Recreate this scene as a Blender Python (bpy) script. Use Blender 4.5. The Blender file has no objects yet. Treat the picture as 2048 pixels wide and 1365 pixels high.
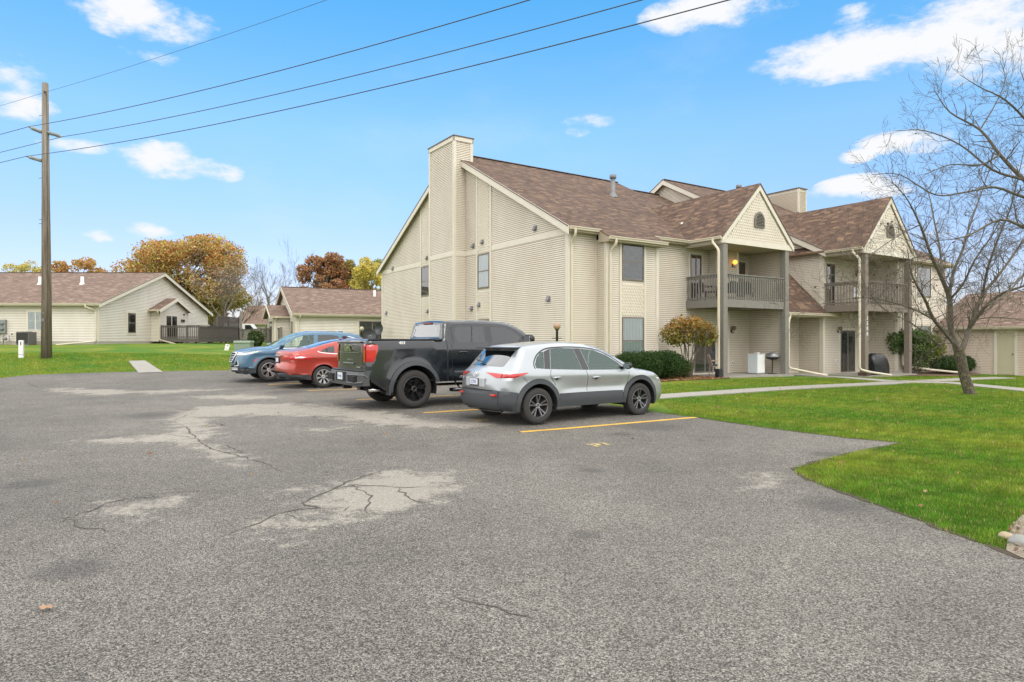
import bpy, bmesh, math, random
import numpy as np
from mathutils import Vector, Matrix
from mathutils.geometry import delaunay_2d_cdt
R = math.radians
random.seed(7); rng = np.random.default_rng(7)
scene = bpy.context.scene
col = scene.collection

# ------------------------------------------------------------------ camera
CH, F, CX, CY = 1.62, 1300.0, 1024.0, 682.5
cam = bpy.data.cameras.new('camera'); camo = bpy.data.objects.new('camera', cam)
col.objects.link(camo); camo.location = (0, 0, CH); camo.rotation_euler = (R(90), 0, 0)
cam.lens = F / 2048 * 36; cam.sensor_width = 36; cam.clip_end = 3000; cam.clip_start = .05
scene.camera = camo

# ------------------------------------------------------------------ world, sun, exposure
SUN_EL, SUN_AZ = 52, 162      # azimuth in degrees clockwise from +Y: the sun stands behind the camera, to the left
w = bpy.data.worlds.new('World'); scene.world = w; w.use_nodes = True
nt = w.node_tree; nt.nodes.clear()
def N(nt, typ, **kw):
    n = nt.nodes.new(typ)
    for k, v in kw.items():
        if k.startswith('i_'):
            key = k[2:]
            key = int(key) if key.isdigit() else key.replace('_', ' ')
            n.inputs[key].default_value = v
        else: setattr(n, k, v)
    return n
def L(nt, a, b): nt.links.new(a, b)
def math_(nt, op, a, b=None, c=None, clamp=False):
    n = nt.nodes.new('ShaderNodeMath'); n.operation = op; n.use_clamp = clamp
    for i, v in enumerate((a, b, c)):
        if v is None: continue
        if isinstance(v, (int, float)): n.inputs[i].default_value = v
        else: nt.links.new(v, n.inputs[i])
    return n.outputs[0]
def mixc(nt, fac, a, b, mode='MIX'):
    n = nt.nodes.new('ShaderNodeMix'); n.data_type = 'RGBA'; n.blend_type = mode
    for s, v in ((n.inputs[0], fac), (n.inputs[6], a), (n.inputs[7], b)):
        if isinstance(v, (int, float)): s.default_value = v
        elif isinstance(v, tuple): s.default_value = (*v[:3], 1)
        else: nt.links.new(v, s)
    return n.outputs[2]
sky = N(nt, 'ShaderNodeTexSky', sky_type='NISHITA', sun_disc=False, sun_elevation=R(SUN_EL),
        sun_rotation=R(SUN_AZ), altitude=100, air_density=1.0, dust_density=0.6, ozone_density=1.6)
geo = N(nt, 'ShaderNodeNewGeometry')
tc = N(nt, 'ShaderNodeTexCoord')
sep = N(nt, 'ShaderNodeSeparateXYZ'); L(nt, tc.outputs['Generated'], sep.inputs[0])
X, Y, Z = sep.outputs
n1 = N(nt, 'ShaderNodeTexNoise', i_Scale=11.0, i_Detail=10.0, i_Roughness=.66)
mp = N(nt, 'ShaderNodeMapping'); mp.inputs['Scale'].default_value = (1, 1, 2.2)
L(nt, tc.outputs['Generated'], mp.inputs[0]); L(nt, mp.outputs[0], n1.inputs[0])
# separate small cumulus clouds, each a lumpy blob standing in its own direction of the sky
CLOUDS = [ # px, py, half width, half height (in pixels of the view where they were sized), strength
 (285,28,105,44,1), (340,62,52,26,.9), (28,208,58,26,.9), (310,114,60,16,.5), (160,293,55,13,.8),
 (345,325,80,32,1), (420,340,52,20,.85), (290,460,42,15,.85), (200,471,24,12,.8), (1440,15,120,32,.95),
 (1380,48,60,18,.7), (1650,118,110,38,1), (1760,96,130,42,1), (1920,68,150,66,1), (2020,92,120,50,1), (1582,140,60,28,.85), (1705,28,45,18,.4),
 (1185,243,55,13,.8), (1155,262,26,11,.7), (1800,282,66,18,1), (1850,296,42,16,.9), (1715,311,28,13,.9),
 (1715,372,62,18,1), (1765,385,45,14,.9), (1630,388,24,8,.4), (1940,560,60,20,.35), (1860,470,60,16,.3), (-150,120,160,60,.8), (2350,300,200,60,.9), (2500,90,260,80,.9), (-500,300,200,60,.8)]
acc = None
for (px, py, hw, hh, st) in CLOUDS:
    d = Vector(((px-CX)/F, 1, -(py-CY)/F)); k = d.length; d.normalize()
    right = Vector((d.y, -d.x, 0)).normalized(); up = right.cross(d)
    sc = 1/(F*k)
    def dot(vec, s):
        n = N(nt, 'ShaderNodeVectorMath', operation='DOT_PRODUCT'); L(nt, tc.outputs['Generated'], n.inputs[0])
        n.inputs[1].default_value = vec; return n.outputs['Value']
    a = math_(nt, 'MULTIPLY', dot(right, 0), 1/(hw*sc)); b = math_(nt, 'MULTIPLY', dot(up, 0), 1/(hh*sc))
    r2 = math_(nt, 'ADD', math_(nt, 'MULTIPLY', a, a), math_(nt, 'MULTIPLY', b, b))
    front = math_(nt, 'GREATER_THAN', dot(d, 0), 0)
    m = math_(nt, 'MULTIPLY', math_(nt, 'SUBTRACT', 1.0, math_(nt, 'MULTIPLY', r2, .42), clamp=True), front)
    m = math_(nt, 'MULTIPLY', m, st)
    acc = m if acc is None else math_(nt, 'MAXIMUM', acc, m)
dens = math_(nt, 'ADD', math_(nt, 'MULTIPLY', acc, 1.35), math_(nt, 'MULTIPLY', math_(nt, 'SUBTRACT', n1.outputs[0], .5), 3.4))
dens = math_(nt, 'MULTIPLY', dens, math_(nt, 'MINIMUM', math_(nt, 'MULTIPLY', acc, 4), 1.0))
mr = N(nt, 'ShaderNodeMapRange', interpolation_type='SMOOTHSTEP', i_1=.40, i_2=1.35); L(nt, dens, mr.inputs[0])
wisp = N(nt, 'ShaderNodeTexNoise', i_Scale=2.2, i_Detail=7.0, i_Roughness=.6)
L(nt, mp.outputs[0], wisp.inputs[0])
mr2 = N(nt, 'ShaderNodeMapRange', interpolation_type='SMOOTHSTEP', i_1=.50, i_2=.80, i_4=.22); L(nt, wisp.outputs[0], mr2.inputs[0])
# unseen white overcast added overhead and all round the view to soften the light
ov = math_(nt, 'MAXIMUM', math_(nt, 'MULTIPLY', math_(nt, 'SUBTRACT', math_(nt, 'MULTIPLY', math_(nt, 'ABSOLUTE', X), 1.22), Y), 2.5), math_(nt, 'MULTIPLY', math_(nt, 'SUBTRACT', Z, .49), 6.0))
ov = math_(nt, 'ADD', ov, math_(nt, 'MULTIPLY', wisp.outputs[0], .4))
mr3 = N(nt, 'ShaderNodeMapRange', interpolation_type='SMOOTHSTEP', i_1=.30, i_2=.75, i_4=.93); L(nt, ov, mr3.inputs[0])
cloudf = math_(nt, 'MAXIMUM', mr.outputs[0], mr2.outputs[0])
hs = N(nt, 'ShaderNodeHueSaturation', i_Hue=.5, i_Saturation=1.0, i_Value=1.0); L(nt, sky.outputs[0], hs.inputs['Color'])
SKY_K = 1.25
tint = N(nt, 'ShaderNodeValToRGB'); L(nt, Z, tint.inputs[0]); cr_ = tint.color_ramp
for p_, c_ in ((.03,(.47,.41,.50)),(.15,(.54,.54,.62)),(.30,(.60,.78,.82)),(.47,(.34,.85,.98)),(.9,(.5,.85,.95))):
    e_ = cr_.elements[0] if p_ == .03 else cr_.elements.new(p_)
    e_.position = p_; e_.color = (*c_, 1)
cr_.elements.remove(cr_.elements[-1]) if cr_.elements[-1].position > .95 else None
skyc = mixc(nt, 1.0, hs.outputs[0], tint.outputs[0], 'MULTIPLY')
skv = N(nt, 'ShaderNodeVectorMath', operation='SCALE'); L(nt, skyc, skv.inputs[0]); skv.inputs['Scale'].default_value = SKY_K; skyc = skv.outputs[0]
c = mixc(nt, mr3.outputs[0], mixc(nt, cloudf, skyc, (4.0, 4.05, 4.15)), (8.7, 8.6, 8.5))
bg = N(nt, 'ShaderNodeBackground', i_Strength=.12); L(nt, c, bg.inputs[0])
wo = N(nt, 'ShaderNodeOutputWorld'); L(nt, bg.outputs[0], wo.inputs[0])

sl = bpy.data.lights.new('sun', 'SUN'); sl.energy = .75; sl.angle = R(28); sl.color = (1, .955, .88)
so = bpy.data.objects.new('sun', sl); col.objects.link(so)
az, el = R(SUN_AZ), R(SUN_EL)
sd = Vector((math.sin(az)*math.cos(el), math.cos(az)*math.cos(el), math.sin(el)))
so.rotation_euler = sd.to_track_quat('Z', 'Y').to_euler()
scene.view_settings.view_transform = 'Standard'; scene.view_settings.look = 'None'
scene.view_settings.exposure = 1.0; scene.view_settings.gamma = 1
scene.view_settings.use_curve_mapping = False
scene.cycles.transparent_max_bounces = 16; scene.cycles.max_bounces = 8

# ------------------------------------------------------------------ terrain height
TP = np.array([(0,-5,0),(-12,-5,0),(12,-5,0),(0,5,0),(-12,6,0),(12,6,0),(-6,10,0),(6,10,0),(0,12,0),(-2.2,14.1,.1),(3.9,13.7,.03),
 (-8,21.7,.21),(-15,24.5,.33),(-21,24,.34),(-28,24,.36),(-12,18,.12),(-20,16,.12),
 (-21.5,30,.82),(-16,30.5,.84),(-30,30.2,.82),(-11,31,.78),(-26.3,41.3,1.41),(-26,48,1.42),(-40,41,1.41),(-24,55,1.45),(-19,45,1.35),
 (-14.9,44.8,.98),(-3,36,.35),(2,24.6,.16),(7.6,23.6,.13),(12.5,29,.06),(16,29.6,-.01),(24,32.5,-.05),(30,26,-.05),
 (13.8,19.7,.0),(20,20,-.03),(20,8,0),(30,5,0),(-4,29,.38),
 (-40,80,1.6),(0,100,1.2),(40,90,.2),(-17,75,1.35),(70,40,0),(-70,40,1.4),(-60,0,.2),(60,0,0),(0,-50,0),(-50,-50,0),(50,-50,0),
 (0,200,1.2),(-150,150,1.6),(150,150,0),(150,-50,0),(-150,-50,.3),(-150,20,.8)], float)
MQ = 3.0
def _phi(d2): return np.sqrt(d2+MQ*MQ)
_A = _phi(((TP[:,None,:2]-TP[None,:,:2])**2).sum(-1)) - .02*np.eye(len(TP))*0
_W = np.linalg.solve(_A + 1e-3*np.eye(len(TP)), TP[:,2])
def TZ(x, y):
    p = np.stack([np.atleast_1d(x).astype(float), np.atleast_1d(y).astype(float)], -1)
    p[:,0] = np.clip(p[:,0], -150, 150); p[:,1] = np.clip(p[:,1], -50, 200)
    out = np.empty(len(p))
    for i in range(0, len(p), 20000):
        out[i:i+20000] = _phi(((p[i:i+20000,None,:]-TP[None,:,:2])**2).sum(-1)) @ _W
    return out
def tz(x, y): return float(TZ(x, y)[0])
def G(px, py):
    """point of the terrain seen in the direction of a pixel of the 2048 px photograph"""
    dx, dz = (px-CX)/F, -(py-CY)/F
    ys = np.concatenate([np.arange(2, 60, .02), np.arange(60, 180, .2)])
    h = CH + dz*ys - TZ(dx*ys, ys)
    k = int(np.argmax(h <= 0)) if (h <= 0).any() else len(ys)-1
    y = ys[k]; return Vector((dx*y, y, tz(dx*y, y)))
def P(px, py, y): return Vector(((px-CX)/F*y, y, CH-(py-CY)/F*y))

# ------------------------------------------------------------------ mesh helpers
class MB:
    def __init__(s): s.v = []; s.f = []; s.uv = []; s.m = []
    def add(s, vs, fs, uvs=None, mi=0):
        b = len(s.v); s.v += [tuple(p) for p in vs]
        for i, f in enumerate(fs):
            s.f.append([b+j for j in f]); s.m.append(mi)
            s.uv.append(uvs[i] if uvs else None)
        return s
    def box(s, a, b, mi=0):
        x0,y0,z0 = [min(p,q) for p,q in zip(a,b)]; x1,y1,z1 = [max(p,q) for p,q in zip(a,b)]
        return s.add([(x0,y0,z0),(x1,y0,z0),(x1,y1,z0),(x0,y1,z0),(x0,y0,z1),(x1,y0,z1),(x1,y1,z1),(x0,y1,z1)],
            [(3,2,1,0),(4,5,6,7),(0,1,5,4),(1,2,6,5),(2,3,7,6),(3,0,4,7)], mi=mi)
    def rbox(s, a, b, r=.02, mi=0):
        """box with chamfered edges"""
        x0,y0,z0 = [min(p,q) for p,q in zip(a,b)]; x1,y1,z1 = [max(p,q) for p,q in zip(a,b)]
        bm = bmesh.new(); bmesh.ops.create_cube(bm, size=1)
        for v in bm.verts: v.co = Vector(((x0+x1)/2+v.co.x*(x1-x0), (y0+y1)/2+v.co.y*(y1-y0), (z0+z1)/2+v.co.z*(z1-z0)))
        r = min(r, (x1-x0)*.45, (y1-y0)*.45, (z1-z0)*.45)
        bmesh.ops.bevel(bm, geom=bm.edges[:], offset=r, segments=2, profile=.5, affect='EDGES')
        bm.verts.index_update()
        s.add([v.co[:] for v in bm.verts], [[v.index for v in f.verts] for f in bm.faces], mi=mi); bm.free(); return s
    def beam(s, p, q, w_, h_, up=(0,0,1), mi=0):
        p, q = Vector(p), Vector(q); d = (q-p).normalized(); up = Vector(up)
        sd_ = d.cross(up)
        if sd_.length < 1e-4: sd_ = d.cross(Vector((1,0,0)))
        sd_.normalize(); u_ = sd_.cross(d)
        vs = []
        for c_ in (p, q):
            for a_, b_ in ((-1,-1),(1,-1),(1,1),(-1,1)): vs.append(c_+sd_*(a_*w_/2)+u_*(b_*h_/2))
        return s.add(vs, [(3,2,1,0),(4,5,6,7),(0,1,5,4),(1,2,6,5),(2,3,7,6),(3,0,4,7)], mi=mi)
    def tube(s, pts, rad, n=8, cap=True, mi=0):
        pts = [Vector(p) for p in pts]
        rad = rad if isinstance(rad, (list, tuple)) else [rad]*len(pts)
        b = len(s.v); up = None
        for i, p in enumerate(pts):
            d = (pts[min(i+1,len(pts)-1)]-pts[max(i-1,0)])
            if d.length < 1e-9: d = Vector((0,0,1))
            d.normalize()
            if up is None: up = d.orthogonal().normalized()
            up = up - d*up.dot(d)
            if up.length < 1e-5: up = d.orthogonal()
            up.normalize(); sd_ = d.cross(up)
            for k in range(n):
                a = 2*math.pi*k/n; s.v.append(tuple(p+(up*math.cos(a)+sd_*math.sin(a))*rad[i]))
        for i in range(len(pts)-1):
            for k in range(n):
                s.f.append([b+i*n+k, b+i*n+(k+1)%n, b+(i+1)*n+(k+1)%n, b+(i+1)*n+k]); s.uv.append(None); s.m.append(mi)
        if cap:
            s.f.append([b+k for k in range(n)][::-1]); s.f.append([b+(len(pts)-1)*n+k for k in range(n)])
            s.uv += [None, None]; s.m += [mi, mi]
        return s
    def lathe(s, prof, n=24, M=None, mi=0):
        """prof: (radius, height) pairs round the Z axis, placed by matrix M"""
        M = M or Matrix(); b = len(s.v)
        for (r_, z_) in prof:
            for k in range(n):
                a = 2*math.pi*k/n; s.v.append(tuple(M @ Vector((r_*math.cos(a), r_*math.sin(a), z_))))
        for i in range(len(prof)-1):
            for k in range(n):
                s.f.append([b+i*n+k, b+i*n+(k+1)%n, b+(i+1)*n+(k+1)%n, b+(i+1)*n+k]); s.uv.append(None); s.m.append(mi)
        return s
    def prism(s, poly, fn, d0, d1, mi=0):
        """poly 2D; fn(a,b,d)->xyz ; extruded from d0 to d1"""
        n = len(poly)
        vs = [fn(a,b,d0) for a,b in poly]+[fn(a,b,d1) for a,b in poly]
        return s.add(vs, [list(range(n))[::-1], list(range(n,2*n))]+[(i,(i+1)%n,n+(i+1)%n,n+i) for i in range(n)], mi=mi)
    def build_split(s, name, mats, parent=None, smooth=False):
        """one object for every separate piece"""
        par = list(range(len(s.v)))
        def find(i):
            while par[i] != i: par[i] = par[par[i]]; i = par[i]
            return i
        for f in s.f:
            a = find(f[0])
            for j in f[1:]: par[find(j)] = a
        groups = {}
        for k, f in enumerate(s.f): groups.setdefault(find(f[0]), []).append(k)
        out = []
        for ks in groups.values():
            m = MB(); idx = {}
            for k in ks:
                for j in s.f[k]:
                    if j not in idx: idx[j] = len(m.v); m.v.append(s.v[j])
                m.f.append([idx[j] for j in s.f[k]]); m.uv.append(s.uv[k]); m.m.append(s.m[k])
            out.append(m.build(name, mats, parent, smooth))
        return out
    def build(s, name, mats, parent=None, smooth=False, **props):
        me = bpy.data.meshes.new(name); me.from_pydata(s.v, [], s.f)
        mats = mats if isinstance(mats, (list, tuple)) else [mats]
        for m_ in mats: me.materials.append(m_)
        if any(s.m): me.polygons.foreach_set('material_index', s.m)
        if any(u is not None for u in s.uv):
            ul = me.uv_layers.new(name='UVMap'); d = []
            for f, u in zip(s.f, s.uv): d += list(u) if u is not None else [(0,0)]*len(f)
            ul.data.foreach_set('uv', np.array(d, float).ravel())
        if smooth: me.polygons.foreach_set('use_smooth', [True]*len(me.polygons))
        me.validate()
        o = bpy.data.objects.new(name, me); col.objects.link(o)
        if parent: o.parent = parent
        for k, v in props.items(): o[k] = v
        return o
def npmesh(name, verts, faces_flat, nper, mat, parent=None, smooth=False, colattr=None, **props):
    """fast mesh from numpy arrays; every face has nper corners"""
    me = bpy.data.meshes.new(name); nv = len(verts); nf = len(faces_flat)//nper
    me.vertices.add(nv); me.vertices.foreach_set('co', np.asarray(verts, np.float32).ravel())
    me.loops.add(nf*nper); me.loops.foreach_set('vertex_index', np.asarray(faces_flat, np.int32))
    me.polygons.add(nf); me.polygons.foreach_set('loop_start', np.arange(0, nf*nper, nper, dtype=np.int32))
    me.polygons.foreach_set('loop_total', np.full(nf, nper, np.int32))
    if smooth: me.polygons.foreach_set('use_smooth', np.ones(nf, bool))
    me.update(calc_edges=True)
    if colattr is not None:
        ca = me.color_attributes.new('Col', 'FLOAT_COLOR', 'POINT')
        ca.data.foreach_set('color', np.asarray(colattr, np.float32).ravel())
    me.materials.append(mat)
    o = bpy.data.objects.new(name, me); col.objects.link(o)
    if parent: o.parent = parent
    for k, v in props.items(): o[k] = v
    return o
def thing(name, label, cat, loc=(0,0,0), rz=0, group=None):
    o = bpy.data.objects.new(name, None); col.objects.link(o)
    o.location = loc; o.rotation_euler = (0,0,rz); o['label'] = label; o['category'] = cat
    o.empty_display_size = .3
    if group: o['group'] = group
    return o
def tag(o, label, cat, group=None):
    o['label'] = label; o['category'] = cat
    if group: o['group'] = group
    return o
def copy_tree(o, parent=None):
    c_ = o.copy(); col.objects.link(c_)
    if parent: c_.parent = parent
    for ch in list(o.children): copy_tree(ch, c_)
    return c_
def inpoly(pts, poly):
    pts = np.asarray(pts, float); x, y = pts[:,0], pts[:,1]; r_ = np.zeros(len(pts), bool); n = len(poly)
    for i in range(n):
        x0,y0 = poly[i]; x1,y1 = poly[(i+1)%n]
        if y0 == y1: continue
        c_ = ((y0 > y) != (y1 > y)) & (x < (x1-x0)*(y-y0)/(y1-y0)+x0); r_ ^= c_
    return r_
def polydist(pts, poly, closed=False):
    pts = np.asarray(pts, float); a = np.asarray(poly, float)
    b = np.roll(a, -1, 0) if closed else a[1:]; a = a if closed else a[:-1]
    best = np.full(len(pts), 1e9)
    for p, q in zip(a, b):
        d = q-p; l2 = (d**2).sum()
        if l2 < 1e-12: continue
        t = np.clip(((pts-p)@d)/l2, 0, 1)
        best = np.minimum(best, np.sqrt((((p+t[:,None]*d)-pts)**2).sum(-1)))
    return best
def smooth_line(pts, k=6):
    """Catmull-Rom through the points"""
    p = [np.array(q, float) for q in pts]; p = [2*p[0]-p[1]]+p+[2*p[-1]-p[-2]]; out = []
    for i in range(1, len(p)-2):
        for j in range(k):
            t = j/k; a,b,c_,d = p[i-1],p[i],p[i+1],p[i+2]
            out.append(.5*((2*b)+(-a+c_)*t+(2*a-5*b+4*c_-d)*t*t+(-a+3*b-3*c_+d)*t**3))
    out.append(p[-2]); return np.array(out)
def cdt(outer, regions, step, jitter=0):
    """triangulate outer polygon with region polygons as constraints and a grid of inner points"""
    outer = [tuple(p) for p in outer]; vs = []; es = []
    def ring(poly):
        b = len(vs); n = len(poly); vs.extend(poly); es.extend([(b+i, b+(i+1)%n) for i in range(n)])
    ring(outer)
    for r_ in regions: ring([tuple(p) for p in r_])
    a = np.array(outer); lo, hi = a.min(0), a.max(0)
    sx, sy = step if isinstance(step, tuple) else (step, step)
    gx, gy = np.meshgrid(np.arange(lo[0]+sx/2, hi[0], sx), np.arange(lo[1]+sy/2, hi[1], sy))
    g = np.stack([gx.ravel(), gy.ravel()], -1)
    g = g[inpoly(g, outer)]
    k = polydist(g/np.array([sx,sy]), a/np.array([sx,sy]), True) > .3
    for r_ in regions: k &= polydist(g/np.array([sx,sy]), np.array(r_)/np.array([sx,sy]), True) > .25
    g = g[k]; vs.extend([tuple(p) for p in g])
    v2, e2, f2, _, _, _ = delaunay_2d_cdt([Vector(p) for p in vs], es, [], 0, 1e-5)
    v2 = np.array([tuple(p) for p in v2]); f2 = np.array([f for f in f2 if len(f) == 3])
    cen = v2[f2].mean(1); keep = inpoly(cen, outer)
    return v2, f2[keep], cen[keep]

# ------------------------------------------------------------------ materials
def mat(name, color=(.5,.5,.5), rough=.7, metal=0, coat=0, spec=.5, noise=None, bump=None, emit=None):
    """plain procedural surface. noise=(scale, amount); bump=(scale, strength)"""
    m = bpy.data.materials.new(name); m.use_nodes = True; nt = m.node_tree; b = nt.nodes['Principled BSDF']
    b.inputs['Base Color'].default_value = (*color, 1); b.inputs['Roughness'].default_value = rough
    b.inputs['Metallic'].default_value = metal; b.inputs['Coat Weight'].default_value = coat
    b.inputs['Coat Roughness'].default_value = .04; b.inputs['Specular IOR Level'].default_value = spec
    tc = N(nt, 'ShaderNodeTexCoord')
    if noise:
        n = N(nt, 'ShaderNodeTexNoise', i_Scale=noise[0], i_Detail=5.0, i_Roughness=.65); L(nt, tc.outputs['Object'], n.inputs[0])
        a = noise[1]; mr = N(nt, 'ShaderNodeMapRange', i_1=.25, i_2=.75, i_3=1-a, i_4=1+a); L(nt, n.outputs[0], mr.inputs[0])
        vm = N(nt, 'ShaderNodeVectorMath', operation='SCALE'); vm.inputs[0].default_value = color; L(nt, mr.outputs[0], vm.inputs['Scale'])
        L(nt, vm.outputs[0], b.inputs['Base Color'])
    if bump:
        n = N(nt, 'ShaderNodeTexNoise', i_Scale=bump[0], i_Detail=4.0); L(nt, tc.outputs['Object'], n.inputs[0])
        bp = N(nt, 'ShaderNodeBump', i_Strength=bump[1], i_Distance=.02); L(nt, n.outputs[0], bp.inputs['Height']); L(nt, bp.outputs[0], b.inputs['Normal'])
    if emit:
        b.inputs['Emission Color'].default_value = (*emit[0], 1); b.inputs['Emission Strength'].default_value = emit[1]
    return m
def glassmat(name, tint, refl=1.0, rough=.02, k=.015):
    m = bpy.data.materials.new(name); m.use_nodes = True; nt = m.node_tree; nt.nodes.clear()
    t = N(nt, 'ShaderNodeBsdfTransparent'); t.inputs[0].default_value = (*tint, 1)
    g = N(nt, 'ShaderNodeBsdfGlossy', i_Roughness=rough); g.inputs[0].default_value = (*(refl if isinstance(refl, tuple) else (refl,)*3), 1)
    f = N(nt, 'ShaderNodeFresnel', i_IOR=1.55); mx = N(nt, 'ShaderNodeMixShader')
    fb = math_(nt, 'ADD', math_(nt, 'MULTIPLY', f.outputs[0], 1.35), k, clamp=True)
    L(nt, fb, mx.inputs[0]); L(nt, t.outputs[0], mx.inputs[1]); L(nt, g.outputs[0], mx.inputs[2])
    o = N(nt, 'ShaderNodeOutputMaterial'); L(nt, mx.outputs[0], o.inputs[0]); return m
M = {}
def siding_mat(name, c):
    m = bpy.data.materials.new(name); m.use_nodes = True; nt = m.node_tree; b = nt.nodes['Principled BSDF']
    b.inputs['Roughness'].default_value = .55
    geo = N(nt, 'ShaderNodeNewGeometry'); mpn = N(nt, 'ShaderNodeMapping'); mpn.inputs['Scale'].default_value = (1.2,1.2,.5)
    L(nt, geo.outputs['Position'], mpn.inputs[0])
    n = N(nt, 'ShaderNodeTexNoise', i_Scale=.9, i_Detail=6.0, i_Roughness=.65); L(nt, mpn.outputs[0], n.inputs[0])
    n2 = N(nt, 'ShaderNodeTexNoise', i_Scale=60.0, i_Detail=3.0); L(nt, geo.outputs['Position'], n2.inputs[0])
    f = N(nt, 'ShaderNodeMapRange', i_1=.35, i_2=.7); L(nt, n.outputs[0], f.inputs[0])
    c1 = mixc(nt, f.outputs[0], tuple(x*1.04 for x in c), (c[0]*.93, c[1]*.90, c[2]*.86))
    f2 = N(nt, 'ShaderNodeMapRange', i_1=.3, i_2=.7, i_3=.96, i_4=1.04); L(nt, n2.outputs[0], f2.inputs[0])
    vm = N(nt, 'ShaderNodeVectorMath', operation='SCALE'); L(nt, c1, vm.inputs[0]); L(nt, f2.outputs[0], vm.inputs['Scale'])
    L(nt, vm.outputs[0], b.inputs['Base Color']); return m
M['siding'] = siding_mat('vinyl_siding', (.63,.57,.48))
M['siding2'] = siding_mat('pale_vinyl_siding', (.68,.635,.555))
M['siding3'] = siding_mat('pinkish_vinyl_siding', (.64,.53,.43))
M['trim'] = mat('trim_board', (.64,.585,.49), .5, noise=(3,.05))
M['gutter'] = mat('painted_gutter', (.585,.52,.405), .38, noise=(4,.06))
M['fascia_dark'] = mat('drip_edge', (.12,.09,.07), .6)
M['greywood'] = mat('grey_stained_wood', (.215,.20,.175), .75, noise=(9,.14), bump=(30,.3))
M['deckwood'] = mat('dark_deck_wood', (.11,.095,.085), .8, noise=(9,.2))
M['gap'] = mat('siding_lap_shade', (.30,.255,.20), .9)  # darker groove back: the shadow line under each lap is put into the colour
M['greywood2'] = mat('brown_stained_wood', (.20,.165,.135), .75, noise=(9,.14), bump=(30,.3))
M['frame'] = mat('window_frame', (.17,.15,.12), .5)
M['framelight'] = mat('pale_window_frame', (.62,.57,.47), .5)
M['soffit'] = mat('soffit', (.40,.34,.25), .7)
M['foundation'] = mat('foundation', (.42,.39,.33), .85, noise=(6,.12))
M['white'] = mat('white_plastic', (.75,.75,.73), .4, noise=(5,.04))
M['galv'] = mat('galvanised_metal', (.20,.20,.205), .55, .35, noise=(12,.15))
M['black'] = mat('black_plastic', (.02,.02,.022), .55)
M['darkmetal'] = mat('dark_metal', (.05,.045,.04), .5, .3)
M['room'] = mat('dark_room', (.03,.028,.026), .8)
def fold_mat():
    m = bpy.data.materials.new('painted_fold_curtain'); m.use_nodes = True; nt = m.node_tree; b = nt.nodes['Principled BSDF']; b.inputs['Roughness'].default_value = .9
    tcn = N(nt, 'ShaderNodeTexCoord'); w_ = N(nt, 'ShaderNodeTexWave', wave_type='BANDS', bands_direction='X', i_Scale=4.5, i_Distortion=2.5, i_Detail=2.0); mp_ = N(nt, 'ShaderNodeMapping'); mp_.inputs['Scale'].default_value = (1,1,.15); mp_.inputs['Rotation'].default_value = (0,0,.5)
    L(nt, tcn.outputs['Object'], mp_.inputs[0]); L(nt, mp_.outputs[0], w_.inputs[0]); L(nt, mixc(nt, w_.outputs['Fac'], (.50,.54,.54), (.78,.82,.82)), b.inputs['Base Color'])
    bp = N(nt, 'ShaderNodeBump', i_Strength=.6, i_Distance=.03); L(nt, w_.outputs['Fac'], bp.inputs['Height']); L(nt, bp.outputs[0], b.inputs['Normal']); return m
M['curtain'] = fold_mat()  # flat sheet, light and shade of the folds painted as bands
M['concrete'] = mat('concrete', (.30,.28,.245), .85, noise=(2.5,.12), bump=(60,.2))
M['mulch'] = mat('mulch', (.16,.10,.06), .95, noise=(40,.5), bump=(50,1))
M['wglass'] = glassmat('window_glass', (.86,.90,.90))
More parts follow.
